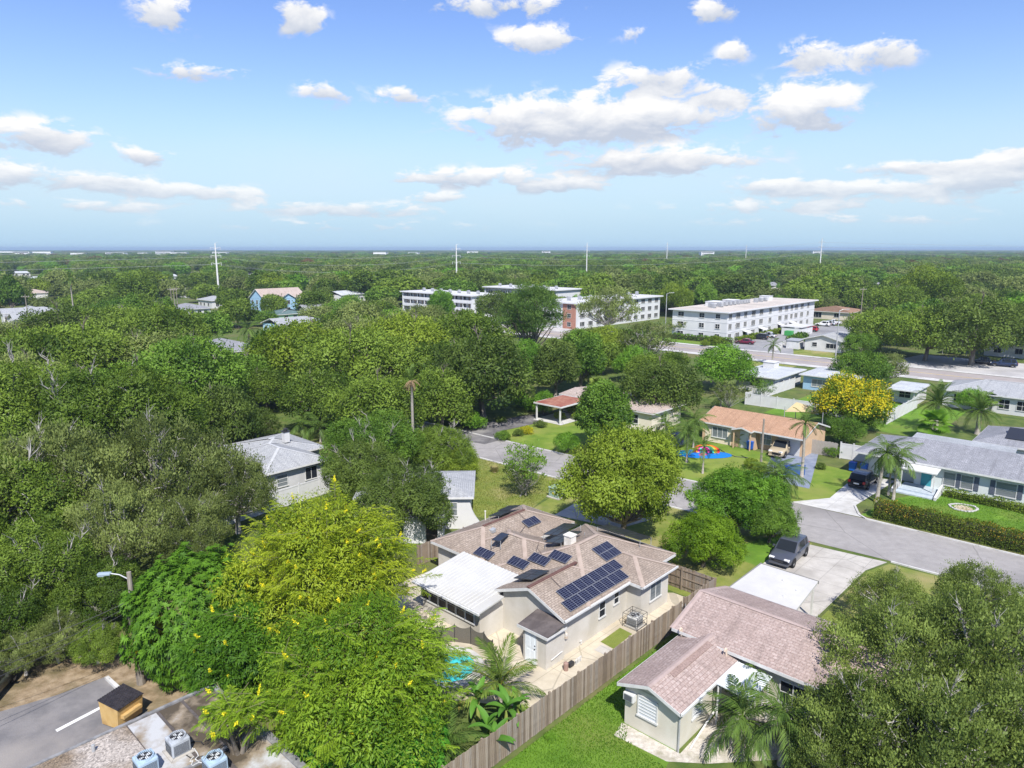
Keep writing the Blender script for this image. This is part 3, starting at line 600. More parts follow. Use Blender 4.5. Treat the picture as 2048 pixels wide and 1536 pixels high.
# flat white carport roof on posts
cr = MB(); slab([(12.5, -.35, 2.60), (17.75, .1, 2.55), (17.75, 3.95, 2.55), (12.5, 3.95, 2.60)], 0, .16, cr); cro = cr.build('carport_roof', mat('roof_coating_white', (.54, .53, .51), (.49, .48, .465), .8, .7, c3=(.57, .56, .535), s3=.3), pink)
ed = MB(); ed.box(17.75, .05, 2.37, 17.80, 4.0, 2.58); ed.box(12.6, 3.955, 2.40, 17.8, 4.0, 2.62); ed.build('drip_edge', mat('drip_grey', (.20, .20, .19)), cro)
for (a, b) in ((17.5, .3), (17.5, 3.7), (13.2, -.1)):
    q = MB(); q.box(a - .06, b - .06, 0, a + .06, b + .06, 2.42); q.build('post', TRIM, pink)
for a, b in ((14.2, .9), (15.5, .6), (16.3, 1.8)):
    q = MB(); q.lathe([(.1, 0), (.1, .06), (.0, .08)], 8, c=(a, b)); q.build('roof_patch', TRIM, cro, loc=(0, 0, 2.57))
sheet('gravel_strip', [pink.matrix_world @ Vector((0, 0, 0)) + W(a, b) for a, b in [(-1.0, 3.4), (.2, 3.45), (.2, .1), (4.2, .2), (6.1, -1), (6.1, -6), (3.0, -3.5), (.5, -1.2), (-.9, .3)]] if False else [Vector((PO.x, PO.y, 0)) + W(a, b) for a, b in [(-.9, 3.2), (.2, 3.45), (.2, .1), (4.2, .2), (6.1, -1), (6.1, -6), (3.0, -3.5), (.5, -1.2), (-.7, .3)]], .018, mat('pale_gravel', (.44, .40, .345), (.58, .54, .48), 5, .95, c3=(.27, .25, .17), s3=.8, bump=.6))
# ------------------------------------------------------------------ neighbouring houses (local axes follow the street grid)
def house(name, label, u0, v0, wings, walls, m_roof, m_wall, trim=None, gables=(), cap=None, t=.16, group=None):
    r = thing(name, label, 'house', W(u0, v0), GRID, group)
    add_roof(r, wings, m_roof, trim or TRIM, t, ridge_mat=cap); add_walls(r, walls, m_wall, gables=gables)
    return r
SH_GY = shingle('shingle_grey', (.245, .25, .275), (.315, .32, .345), (.21, .215, .235), .18, .34)
SH_PALE = shingle('shingle_pale_grey', (.34, .35, .365), (.40, .41, .42), (.29, .30, .315), .18, .34)
SH_OR = shingle('shingle_orange', (.405, .245, .155), (.47, .295, .195), (.34, .205, .13), .18, .34)
SH_TAN = shingle('shingle_tan', (.42, .345, .30), (.49, .41, .365), (.36, .29, .25), .18, .34)
SH_WHITE = shingle('roof_white_membrane', (.44, .465, .49), (.50, .52, .54), (.38, .40, .425), 1.2, 3.0)
CAP_GY = mat('cap_grey', (.45, .46, .475), (.40, .41, .42), 2, .9)
WALLW = mat('stucco_white', (.56, .56, .56), (.61, .61, .61), .8, .85, c3=(.52, .52, .52), s3=.4)
WALLG = mat('stucco_grey', (.50, .50, .51), (.57, .57, .58), .8, .85, c3=(.46, .46, .47), s3=.4)
WALLT = mat('stucco_tan', (.52, .36, .225), (.58, .41, .27), 1, .85)
MINT = mat('stucco_mint_white', (.58, .62, .605), (.62, .655, .64), 1, .85)
# grey hip roof behind the white fence
g = house('grey_hip_house', 'grey hip roofed house with chimney behind a white fence among oaks', 30.6, 61.0,
          [(0, 7.2, 0, 9.2, 2.8, .36, 'v', 'h', 'h'), (1.5, 9.6, 4.5, 13.2, 2.75, .22, 'u', 'h', 'h')], [(.5, 6.7, .5, 8.7, 2.78), (2.0, 9.1, 5, 12.7, 2.7)], SH_PALE, WALLG, cap=CAP_GY)
add_window(g, '-v', .5, 2.1, 1.05, 1.1, 1.15, 1, 3, GLASSB); add_window(g, '-v', .5, 5.3, 1.05, 1.3, 1.25, 2, 1, GLASS); add_window(g, '-u', .5, 3.2, 1.05, 1.2, 1.1, 2, 2)
c = MB(); c.box(-.3, -.3, -.6, .3, .3, .55); c.build('chimney', WALLW, g, loc=(6.4, 7.2, 4.0)); c = MB(); c.box(-.38, -.38, .56, .38, .38, .66); c.lathe([(.2, .66), (.2, .85), (.3, .85), (.0, .98)], 10); c.build('chimney_cap', DARK, g, loc=(6.4, 7.2, 4.0))
# white stucco house with flared corner wall
g = thing('white_stucco_house', 'white stucco house with flared corner wall behind the solar house', 'house', (-3.7, 57.7, 0), R(2))
add_roof(g, [(-10.0, .35, -.35, 7.0, 3.0, .24, 'u', 'h', 'h')], SH_PALE, TRIM); add_walls(g, [(-9.6, 0, 0, 6.6, 2.98), (-9.2, -2.2, -3.0, .1, 2.35)], WALLW)
fw = MB(); zs_ = [i * 2.85 / 10 for i in range(11)]; fx = [1.35 * (1 - z / 2.85) ** 2.2 for z in zs_]
for i in range(10):
    fw.add([(-.02, .02, zs_[i]), (fx[i], .02, zs_[i]), (fx[i + 1], .02, zs_[i + 1]), (-.02, .02, zs_[i + 1]), (-.02, .26, zs_[i]), (fx[i], .26, zs_[i]), (fx[i + 1], .26, zs_[i + 1]), (-.02, .26, zs_[i + 1])], [(0, 1, 2, 3), (7, 6, 5, 4), (1, 5, 6, 2), (3, 2, 6, 7), (0, 4, 5, 1)])
fw.build('flared_wall', WALLW, g)
q = MB(); slab([(-9.5, -3.3, 2.40), (-1.95, -3.3, 2.40), (-1.95, .0, 2.5), (-9.5, .0, 2.5)], 0, .1, q); q.build('porch_roof', SH_WHITE, g)
add_door(g, '-v', -3.0, -3.1, .95, 2.05, mat('door_dark', (.05, .04, .04), rough=.4)); add_window(g, '-v', 0, -1.5, 1.25, .75, 1.15, 1, 2, GLASSB); add_window(g, '-v', -3.0, -6, .9, 1.1, 1.1, 2, 2)
# tan roofed house with rusty carport at the head of the dark drive
g = house('tan_roof_house', 'tan roofed house with rusty red carport at the end of the dark drive', 77.0, 47.5,
          [(1.0, 9.5, 0, 8.2, 2.75, .22, 'v', 'h', 'h'), (3.0, 11, 5.5, 17.6, 2.7, .10, 'v', 'g', 'g')], [(1.5, 9, .5, 7.7, 2.7), (3.5, 10.5, 6, 17.2, 2.64)], SH_TAN, mat('stucco_sand', (.66, .60, .50), (.72, .66, .56), 1, .85))
q = MB(); slab([(-3.6, 11.8, 2.55), (2.9, 11.8, 2.62), (2.9, 16.9, 2.62), (-3.6, 16.9, 2.55)], 0, .17, q, 1); q.face([(-3.45, 11.95, 2.572), (2.8, 11.95, 2.632), (2.8, 16.75, 2.632), (-3.45, 16.75, 2.572)], 0)
q.build('carport_roof', [mat('rust_red_roof', (.27, .105, .07), (.36, .18, .13), 1.2, .9, c3=(.25, .08, .06), s3=.5), WALLW], g)
for a, b in ((-3.3, 12.2), (-3.3, 16.5)):
    q = MB(); q.box(a - .09, b - .09, 0, a + .09, b + .09, 2.4); q.build('post', TRIM, g)
add_window(g, '-u', 1.5, 3.4, .9, 1.6, 1.2, 2, 2); add_window(g, '-v', .5, 4.5, .9, 1.5, 1.2, 2, 2); add_window(g, '-u', 3.5, 10.6, .9, 1.3, 1.2, 2, 2)
struct(sheet('driveway', WP([(73.4, 59.3), (80, 59.3), (80, 64.5), (73.4, 64.5)]), .03, CONCW))
# orange roofed house
OW = [(-.4, 8.0, -12.9, .4, 2.50, .30, 'v', 'g', 'g')]
g = house('orange_roof_house', 'tan house with orange shingle roof and white garage door', 80.0, 41.4, OW + [(-1.1, 3.5, -6.9, -4.4, 2.46, .30, 'u', 'g', 'g')],
          [(0, 7.6, -7.0, 0, 2.45), (1.0, 7.6, -12.5, -6.9, 2.45)], SH_OR, WALLT,
          gables=[[(0, -.02, 2.4), (7.6, -.02, 2.4), (3.8, -.02, 3.55), (0, -.2, 2.4), (7.6, -.2, 2.4), (3.8, -.2, 3.55)], [(.3, -12.48, 2.4), (7.6, -12.48, 2.4), (3.8, -12.48, 3.55), (.3, -12.3, 2.4), (7.6, -12.3, 2.4), (3.8, -12.3, 3.55)]])
q = MB(); q.box(-.03, -3.9, .0, -.004, -.4, 2.3); q.build('wall_panel', mat('cream_panel', (.68, .58, .44), (.72, .63, .50), 2), g)
add_window(g, '-u', -.03, -2.4, .75, 2.0, 1.25, 3, 1, GLASSB, depth_=.08); add_window(g, '-u', 1.0, -7.9, .75, 1.25, 1.35, 2, 2, GLASSB)
add_door(g, '-u', 0, -5.6, .95, 2.05, WALLW)
gd = MB(); gd.box(-.04, -1.3, 0, 0, 1.3, 2.1)
for i in range(1, 4): gd.box(-.05, -1.3, i * .52 - .012, -.03, 1.3, i * .52 + .012)
gd.build('garage_door', WALLW, g, loc=(1.0 - .012, -10.7, .03))
for a, b in ((-.8, -6.7), (-.8, -4.6)):
    q = MB(); q.box(a - .06, b - .06, 0, a + .06, b + .06, 2.36); q.build('post', WALLT, g)
# long grey roofed house behind the hedge
g = house('long_grey_house', 'long mint white ranch house with grey roof and dark shutters behind the hedge', 78.0, 22.6,
          [(0, 9.6, -40, 0, 2.7, .30, 'v', 'h', 'h')], [(.6, 9, -39, -5.8, 2.66), (1.9, 9, -5.9, -.6, 2.66)], SH_GY, MINT)
q = MB(); slab([(8.1, -3.5, 3.25), (10.4, -3.5, 3.4), (10.4, -13, 3.4), (8.1, -13, 3.25)], 0, .12, q); q.build('flat_white_roof', SH_WHITE, g)
q = MB(); q.box(8.4, -12.9, 0, 10.2, -3.6, 3.14); q.build('rear_wall', MINT, g)
add_roof(g, [(13.5, 23, -20, -8.4, 2.7, .30, 'v', 'h', 'h')], SH_GY, TRIM, name='rear_roof'); add_walls(g, [(14, 22.4, -19.4, -9, 2.66)], MINT, name='rear_wing_wall')
for (a, b, z) in ((15, -17.5, 3.3), (15, -14, 3.3)):
    q = MB(); q.add([(a, b, z - .05), (a + 2.6, b, z + .72), (a + 2.6, b + 2.8, z + .72), (a, b + 2.8, z - .05)], [(0, 3, 2, 1)]); q.build('solar_panel', BLK, g)
q = MB(); slab([(-1.6, -8.2, 2.32), (.1, -8.2, 2.5), (.1, -4.9, 2.5), (-1.6, -4.9, 2.32)], 0, .12, q); q.build('porch_awning', TRIM, g)
for b in (-8.0, -5.1):
    q = MB(); q.box(-1.55, b - .06, 0, -1.43, b + .06, 2.25); q.build('post', TRIM, g)
TEAL = mat('teal_door', (.05, .28, .33), rough=.4); SLATE = mat('slate_shutter', (.10, .115, .15), rough=.6)
add_door(g, '-u', .6, -6.9, .95, 2.1, TEAL); add_window(g, '-u', 1.9, -2.6, .9, 1.3, 1.2, 2, 2)
for p in (-8.9, -10.4, -13.6): 
    add_window(g, '-u', .6, p, .8, 1.0 if p > -13 else 1.6, 1.35, 1, 2, GLASSB)
for p in (-9.7, -11.2, -12.5, -14.7, -18.0, -20.0):
    q = MB(); q.box(-.05, -.2, 0, 0, .2, 1.4)
    for i in range(9): q.box(-.06, -.16, .06 + i * .145, -.04, .16, .15 + i * .145)
    q.build('shutter', SLATE, g, loc=(.588, p, .78))
add_window(g, '-u', .6, -19, .8, 1.6, 1.35, 1, 2, GLASSB)
q = MB(); q.box(-2.8, -8.3, 0, .6, -4.9, .14); q.box(-2.0, -8.2, .14, .6, -5.0, .3); q.build('porch_step', mat('porch_blue', (.36, .42, .47), (.45, .5, .55), 2), g)
for b in (-8.5, -4.7):
    q = MB(); q.prism([(-2.9, b - .1), (-.2, b - .1), (-.2, b + .1), (-2.9, b + .1)], 0, [.35, .95, .95, .35]); q.build('porch_cheek_wall', WALLW, g)
q = MB(); q.tube([(4.5, -12, 3.6), (4.5, -12, 4.0)], .05); q.build('vent_pipe', STEEL, g)
# further houses to the right
g = house('pale_grey_roof_house', 'white ranch house with pale grey hip roof backing the avenue', 123, 24.2, [(0, 10.5, -26, 0, 2.7, .28, 'v', 'h', 'h')], [(.5, 10, -25.5, -.5, 2.66)], SH_PALE, WALLW, cap=CAP_GY)
for p in (-2.6, -5.8, -8.4, -10.6, -14): add_window(g, '-u', .5, p, .8, 1.3, 1.35, 2, 2)
g = house('white_flat_house', 'white flat roofed house with rooftop box beside the avenue', 115, 46.8, [(-1, 12, -.8, 7.2, 2.75, .05, 'u', 'h', 'h')], [(0, 11.5, 0, 6.8, 2.7)], SH_WHITE, WALLW)
for p in (3, 8): add_window(g, '-v', 0, p, 1.0, .8, .8, 1, 2)
add_window(g, '-u', 0, 3.2, .8, 2.0, 1.3, 3, 2); q = MB(); q.box(0, 0, 0, 2.2, 2.0, 1.1); q.box(-.1, -.1, 1.1, 2.3, 2.1, 1.2); q.build('rooftop_box', WALLW, g, loc=(8, 3.6, 2.75))
g = house('blue_cottage', 'small blue cottage with white metal roof on a green lawn', 122.4, 37.0, [(-.7, 9, -.7, 8.4, 2.65, .08, 'u', 'h', 'h')], [(0, 8.5, 0, 7.8, 2.6)], SH_WHITE, mat('siding_blue', (.26, .42, .56), (.30, .46, .60), 2, .7))
add_window(g, '-u', 0, 5.0, .7, 2.6, 1.25, 3, 1, GLASSB); add_window(g, '-v', 0, 4, .8, 1.1, 1.2, 2, 2)
g = house('white_carport_house', 'low white house with flat white roof and open carport behind the yellow tree', 119.2, 26.4, [(0, 8.5, 0, 4.4, 2.5, .05, 'u', 'h', 'h')], [(2.5, 8, .4, 4, 2.46)], SH_WHITE, WALLW)
for b in (.4, 4.0):
    q = MB(); q.box(.3, b - .07, 0, .44, b + .07, 2.35); q.build('post', TRIM, g)
add_window(g, '-u', 2.5, 2.2, .9, 1.6, 1.1, 2, 2)
g = house('small_white_bungalow', 'small white bungalow with pale roof across the avenue beside the parking lot', 171.5, 54.6, [(-.5, 16, -.4, 9.0, 2.7, .28, 'u', 'g', 'h')], [(0, 15.5, 0, 8.5, 2.66)], SH_PALE, WALLW,
          gables=[[(0, 0, 2.6), (0, 8.5, 2.6), (0, 4.25, 3.8), (.2, 0, 2.6), (.2, 8.5, 2.6), (.2, 4.25, 3.8)]])
add_window(g, '-u', 0, 2.2, .9, 2.6, 1.1, 3, 1); add_window(g, '-u', 0, 6.2, 1.1, 1.1, .9, 1, 2)
for p in (3, 7): add_window(g, '-v', 0, p, 1, 1.2, 1.1, 2, 2)
sd_ = thing('white_garden_shed', 'little white metal shed beside the small bungalow', 'shed', W(171, 64.4), GRID)
q = MB(); q.box(0, 0, 0, 3, 3, 2.0); q.build('wall', WALLW, sd_); q = MB(); slab([(-.2, -.2, 2.05), (3.2, -.2, 2.3), (3.2, 3.2, 2.3), (-.2, 3.2, 2.05)], 0, .06, q); q.build('roof', STEEL, sd_); q = MB(); q.box(-.04, .5, .05, -.003, 2.5, 1.8); q.build('door', TRIM, sd_)
g = house('brown_roof_house', 'brown roofed house beyond the white apartment block', 252, 84, [(0, 16, -6, 10, 2.7, .2, 'v', 'h', 'h')], [(.6, 15.4, -5.4, 9.4, 2.6)], shingle('shingle_dark_brown', (.29, .18, .12), (.36, .23, .16), (.23, .14, .10)), mat('stucco_beige', (.56, .49, .40), (.62, .55, .46), 1))
add_window(g, '-u', .6, 6, .5, 4, 1.8, 4, 1); add_window(g, '-u', .6, -1, .9, 1.6, 1.2, 2, 1)
# houses among the woods on the left
SIDES = [('slate_roof_house', 'white house with long slate blue roof deep in the oak woods', 66.3, 143, [(0, 9, 0, 19, 2.7, .3, 'v', 'h', 'h')], [(.5, 8.5, .5, 18.5, 2.6)], SH_GY, WALLW),
         ('pale_blue_house', 'pale blue house with light grey roof in a gap between oaks', 99.5, 183, [(0, 17, 0, 11, 2.8, .28, 'u', 'g', 'h')], [(.5, 16.5, .5, 10.5, 2.7)], SH_PALE, mat('siding_sky', (.34, .53, .64), (.40, .58, .68), 2)),
         ('mint_green_house', 'mint green house with dark green roof beyond the pale blue one', 116, 214, [(0, 12, 0, 10, 2.7, .25, 'v', 'h', 'h')], [(.5, 11.5, .5, 9.5, 2.6)], shingle('shingle_green', (.10, .16, .16), (.14, .20, .20), (.09, .14, .14)), mat('siding_mint', (.42, .66, .42), (.48, .70, .48), 2)),
         ('white_gabled_house', 'white house with grey gabled roof standing by the left meadow', 55, 254, [(0, 12, 0, 24, 3.0, .42, 'v', 'g', 'g'), (-3, 6, 3, 10, 2.9, .5, 'u', 'g', 'g'), (-3, 6, 14, 20, 2.9, .5, 'u', 'g', 'g')], [(.5, 11.5, .5, 23.5, 2.9), (-2.5, 4, 3.5, 9.5, 2.8), (-2.5, 4, 14.5, 19.5, 2.8)], SH_PALE, WALLW),
         ('red_roof_house', 'low house with dull red roof behind the white gabled house', 84, 292, [(0, 10, 0, 16, 2.9, .25, 'v', 'h', 'h')], [(.5, 9.5, .5, 15.5, 2.8)], shingle('shingle_red', (.28, .13, .11), (.34, .17, .14), (.23, .11, .09)), WALLW),
         ('white_wood_house', 'white house with pale grey roof under the first transmission pole', 126, 286, [(0, 10, 0, 14, 3.2, .3, 'v', 'h', 'h')], [(.5, 9.5, .5, 13.5, 3.1)], SH_PALE, WALLW),
         ('hip_roof_bungalow', 'grey hip roofed bungalow near the cluster of utility poles', 103, 256, [(0, 10, 0, 16, 2.8, .3, 'v', 'h', 'h')], [(.5, 9.5, .5, 15.5, 2.7)], SH_GY, WALLW),
         ('pump_house', 'white house with narrow grey hip roof beside the grey bungalow', 96, 284, [(0, 9, 0, 10, 4.2, .3, 'v', 'h', 'h')], [(.5, 8.5, .5, 9.5, 4.1)], SH_GY, WALLW)]
for nm, lb, u, v, wg, wl, mr, mw in SIDES:
    g = house(nm, lb, u, v, wg, wl, mr, mw); w0 = wl[0]
    for p in (.25, .55, .8):
        add_window(g, '-v', w0[2], w0[0] + (w0[1] - w0[0]) * p, .9, 1.3, 1.2, 2, 1); add_window(g, '-u', w0[0], w0[2] + (w0[3] - w0[2]) * p, .9, 1.3, 1.2, 2, 1)
BLUE2 = mat('siding_blue_two', (.28, .46, .62), (.33, .50, .66), 2)
g = house('blue_two_storey_house', 'light blue two storey house with brownish gabled roof above the trees', 128, 246, [(0, 18, 0, 12, 5.6, .6, 'u', 'g', 'g'), (5, 12, -3, 6, 5.6, .6, 'v', 'g', 'g')], [(.5, 17.5, .5, 11.5, 5.6), (5.6, 11.4, -2.5, 4, 5.6)], SH_TAN, BLUE2,
          gables=[[(.5, .5, 5.5), (.5, 11.5, 5.5), (.5, 6, 8.9), (.8, .5, 5.5), (.8, 11.5, 5.5), (.8, 6, 8.9)], [(5.6, -2.5, 5.5), (11.4, -2.5, 5.5), (8.5, -2.5, 7.3), (5.6, -2.2, 5.5), (11.4, -2.2, 5.5), (8.5, -2.2, 7.3)]])
for z in (.9, 3.6):
    for p in (2.5, 6, 9.5): add_window(g, '-u', .5, p, z, 1.3, 1.4, 2, 2)
    for p in (2.5, 15): add_window(g, '-v', .5, p, z, 1.2, 1.4, 2, 2)
    add_window(g, '-v', -2.5, 8.5, z, 1.6, 1.4, 2, 2)
# ------------------------------------------------------------------ three storey apartment blocks
APT = mat('apartment_white', (.57, .575, .59), (.62, .625, .635), .5, .8)
ROOFG = mat('gravel_roof', (.47, .425, .375), (.54, .49, .44), 1.0, .95, c3=(.40, .36, .32), s3=.12)
ROOFW = mat('white_flat_roof', (.50, .50, .51), (.56, .56, .565), .8, .8, c3=(.48, .48, .49), s3=.15)
def rooftop_units(root, spots, z):
    b = MB(); b.bevbox(-.45, -.45, .25, .45, .45, 1.15, .05); b.lathe([(.36, 1.15), (.36, 1.22), (.1, 1.22), (.1, 1.16)], 12)
    for x in (-.4, .4): b.box(x - .04, -.5, 0, x + .04, .5, .25)
    me = b.mesh('rooftop_condenser', mat('condenser_grey', (.33, .34, .36), (.42, .43, .45), 3, .5, metal=.2))
    for (x, y) in spots: link('rooftop_condenser', me, root, (x, y, z), rng.uniform(-.2, .2))
a1 = thing('white_apartment_block', 'white three storey apartment block with tan flat roof beside the parking lot', 'apartment block', W(170.2, 82.8), GRID)
AL, AW, AH = 60.5, 16.0, 7.75
q = MB(); q.box(0, 0, 0, AL, AW, AH); q.build('wall', APT, a1)
q = MB(); q.box(-.9, -.9, AH, AL + .9, AW + .9, AH + .30); r_ = q.build('roof', [APT], a1); q = MB(); q.box(-.6, -.6, AH + .30, AL + .6, AW + .6, AH + .34); q.build('roof_gravel', ROOFG, r_)
for z in (2.55, 5.1):
    q = MB(); q.box(-.06, -.06, z, AL + .06, AW + .06, z + .12); q.build('string_course', APT, a1)
bays = [1.6, 4.0, 6.1, 10.5, 15.5, 20.5, 26.5, 33.5, 38.0, 42.0, 45.5, 50.0, 55.0]
for k in range(3):
    z = .85 + k * 2.6
    for i, b in enumerate(bays):
        if i in (1,): add_window(a1, '-v', 0, b + .9, z + .4, .5, .6, 1, 1)
        elif k == 0 and i in (3, 5, 7, 9): 
            dq = MB(); dq.box(-.7, -.07, 0, .7, 0, 2.0); dq.build('door', GLASS, a1, loc=(b, -.012, .1))
            dq = MB(); slab([(b - 1.3, -1.9, 2.0), (b + 1.3, -1.9, 2.0), (b + 1.3, 0, 2.45), (b - 1.3, 0, 2.45)], 0, .08, dq); dq.build('entrance_awning', TRIM, a1)
        else: add_window(a1, '-v', 0, b, z, 2.3 if i % 3 else 1.7, 1.35, 4 if i % 3 else 3, 1, depth_=.10)
    for b, w in ((2.6, 1.2), (7.2, 1.4), (13.4, 1.7)): add_window(a1, '-u', 0, b, z + .1, w, 1.15, 2, 2, depth_=.10)
rooftop_units(a1, [(8 + i * 1.4, 8 + (i % 3) * 1.3) for i in range(6)] + [(17 + i * 1.3, 9 + (i % 2) * 1.5) for i in range(7)] + [(27 + i * 1.5, 9) for i in range(4)] + [(36 + i * 1.6, 8.5 + (i % 2)) for i in range(5)], AH + .34)
for x, y, w, d, h in ((13.5, 10, 5, 3.5, 1.2), (26, 11, 4, 3.5, 1.0), (46, 9, 3, 3, 1.3)):
    q = MB(); q.box(x, y, AH + .34, x + w, y + d, AH + .34 + h); q.box(x - .1, y - .1, AH + .34 + h, x + w + .1, y + d + .1, AH + .45 + h); q.build('stair_bulkhead', APT, a1)
def gallery_block(name, label, u, v, L, D, h, roof, side_v=True, brick=None):
    """walkway apartments: floor slabs, parapets, columns and doors on the -u face, plain end walls"""
    r = thing(name, label, 'apartment block', W(u, v), GRID)
    q = MB(); q.box(1.8, 0, 0, D, L, h); q.build('wall', APT, r)
    q = MB(); q.box(0, -.02, 0, 1.8, .3, h); q.box(0, L - .3, 0, 1.8, L + .02, h); q.build('end_wall', APT, r)
    q = MB(); q.box(-.7, -.7, h, D + .7, L + .7, h + .35); ro = q.build('roof', APT, r); q = MB(); q.box(-.4, -.4, h + .35, D + .4, L + .4, h + .39); q.build('roof_surface', roof, ro)
    n = max(3, int(L / 4.2))
    for k in range(3):
        z = k * 2.6
        if k:
            q = MB(); q.box(0, .3, z - .12, 1.8, L - .3, z + .03); q.box(-.02, .3, z, .1, L - .3, z + 1.0); q.build('gallery', APT, r)
        for i in range(n):
            y = L * (i + .5) / n
            add_window(r, '-u', 1.8, y - .7, z + .95, 1.5, 1.2, 2, 1)
            dq = MB(); dq.box(-.03, -.45, 0, 0, .45, 2.05); dq.build('door', mat('door_tan', (.30, .24, .20)), r, loc=(1.79, y + 1.0, z + .05))
    cm = MB(); cm.box(-.12, -.12, 0, .12, .12, h); cme = cm.mesh('column', APT)
    for i in range(n + 1): link('column', cme, r, (.16, .5 + (L - 1) * i / n, 0))
    return r
a2 = gallery_block('gallery_apartment_block', 'white apartment block with open walkways and doors seen past the pines', 170.5, 178.5, 39, 14, 7.7, ROOFW)
rooftop_units(a2, [(6, 3 + i * 5) for i in range(7)], 8.1)
a3 = thing('long_white_apartment_block', 'long white apartment block with red brick bay half hidden by bare branched trees', 'apartment block', W(168, 130), GRID)
q = MB(); q.box(0, 0, 0, 47, 15, 7.7); q.build('wall', APT, a3); q = MB(); q.box(-.8, -.8, 7.7, 47.8, 15.8, 8.05); r_ = q.build('roof', APT, a3); q = MB(); q.box(-.5, -.5, 8.05, 47.5, 15.5, 8.09); q.build('roof_surface', ROOFW, r_)
BRICK = mat('red_brick', (.33, .16, .115), (.40, .21, .16), 3, .9)
q = MB(); q.box(-.12, .5, 0, 0, 5.5, 7.5); q.build('brick_bay', BRICK, a3)
for k in range(3):
    z = .85 + k * 2.6
    for i in range(11): add_window(a3, '-v', 0, 2.5 + i * 4.2, z, 2.2, 1.3, 3, 1, depth_=.1)
    add_window(a3, '-u', -.12, 3, z, 1.4, 1.2, 2, 2); add_window(a3, '-u', 0, 9, z, 2.0, 1.2, 3, 1); add_window(a3, '-u', 0, 12.5, z, 1.4, 1.2, 2, 1)
rooftop_units(a3, [(6 + i * 5.5, 8) for i in range(8)], 8.1)
a4 = gallery_block('rear_apartment_block', 'white apartment block behind the gallery block with stepped flat roof', 204, 168, 38, 15, 8.6, ROOFW)
rooftop_units(a4, [(5, 4 + i * 6) for i in range(6)], 9.0)
# ------------------------------------------------------------------ flat roofed building in the lower left corner
fb = thing('flat_roof_building', 'flat roofed building with patched gravel and coated roof in the foreground', 'building', (0, 0, 0))
FZ = 3.2
def fp(px, py): p = G(px, py, FZ); return (p.x, p.y)
C0 = Vector(fp(424, 1370)); dA = (Vector(fp(258, 1445)) - C0).normalized(); dB = Vector((-dA.y, dA.x))     # dA runs to the lower left along the eave, dB into the building
if dB.y > 0: dB = -dB
def fl_(a, b): q = C0 + dA * a + dB * b; return (q.x, q.y)
q = MB(); q.prism([fl_(.12, .12), fl_(14, .12), fl_(14, 12), fl_(.12, 12)], 0, FZ - .2); q.build('wall', mat('cmu_tan', (.55, .50, .42), (.60, .55, .47), 2), fb)
COATW = mat('coated_roof', (.62, .62, .62), (.70, .70, .70), 1.6, .8, c3=(.10, .085, .065), s3=.45)
def roofmat():
    m = bpy.data.materials.new('gravel_tar_roof'); m.use_nodes = True; nt = m.node_tree; N = nt.nodes; L = nt.links; b = N['Principled BSDF']; b.inputs['Roughness'].default_value = .95
    tc = N.new('ShaderNodeTexCoord'); n = N.new('ShaderNodeTexNoise'); n.inputs['Scale'].default_value = .55; n.inputs['Detail'].default_value = 8; L.new(tc.outputs['Object'], n.inputs['Vector'])
    r = N.new('ShaderNodeValToRGB'); L.new(n.outputs['Fac'], r.inputs[0]); e = r.color_ramp.elements; e[0].position = .38; e[0].color = (.19, .14, .09, 1); e[1].position = .58; e[1].color = (.37, .325, .285, 1)
    v = N.new('ShaderNodeTexVoronoi'); v.inputs['Scale'].default_value = 16; L.new(tc.outputs['Object'], v.inputs['Vector'])
    mx = N.new('ShaderNodeMix'); mx.data_type = 'RGBA'; mx.blend_type = 'OVERLAY'; mx.inputs['Factor'].default_value = .6; bw = N.new('ShaderNodeRGBToBW'); L.new(v.outputs['Color'], bw.inputs[0]); L.new(r.outputs[0], mx.inputs['A']); L.new(bw.outputs[0], mx.inputs['B'])
    hs = N.new('ShaderNodeHueSaturation'); hs.inputs['Saturation'].default_value = .9; L.new(mx.outputs['Result'], hs.inputs['Color']); L.new(hs.outputs[0], b.inputs['Base Color'])
    bp = N.new('ShaderNodeBump'); bp.inputs['Strength'].default_value = .6; bp.inputs['Distance'].default_value = .03; L.new(v.outputs['Distance'], bp.inputs['Height']); L.new(bp.outputs[0], b.inputs['Normal'])
    return m
q = MB(); q.prism([fl_(3.95, 0), fl_(14, 0), fl_(14, 12), fl_(3.95, 12)], FZ - .25, FZ); q.build('gravel_roof', roofmat(), fb)
# white coated sheets between tar strips, each a part of its own
TAR = mat('tar_strip', (.075, .065, .062), (.12, .105, .10), 3, .8)
def dirty(m_name, seed, grime):
    m = bpy.data.materials.new(m_name); m.use_nodes = True; nt = m.node_tree; N = nt.nodes; L = nt.links; b = N['Principled BSDF']; b.inputs['Roughness'].default_value = .8
    tc = N.new('ShaderNodeTexCoord'); mp = N.new('ShaderNodeMapping'); mp.inputs['Location'].default_value = (seed, seed * 2.3, 0); L.new(tc.outputs['Object'], mp.inputs[0])
    n = N.new('ShaderNodeTexNoise'); n.inputs['Scale'].default_value = .42; n.inputs['Detail'].default_value = 8; n.inputs['Roughness'].default_value = .6; L.new(mp.outputs[0], n.inputs['Vector'])
    r = N.new('ShaderNodeValToRGB'); L.new(n.outputs['Fac'], r.inputs[0]); e = r.color_ramp.elements; e[0].position = grime - .09; e[0].color = (.075, .058, .038, 1); e[1].position = grime + .10; e[1].color = (.44, .445, .45, 1)
    x = e.new(grime); x.color = (.26, .21, .15, 1); L.new(r.outputs[0], b.inputs['Base Color']); return m
strips = [(.28, 1.45, .56), (1.60, 2.55, .64), (2.70, 3.9, .50)]
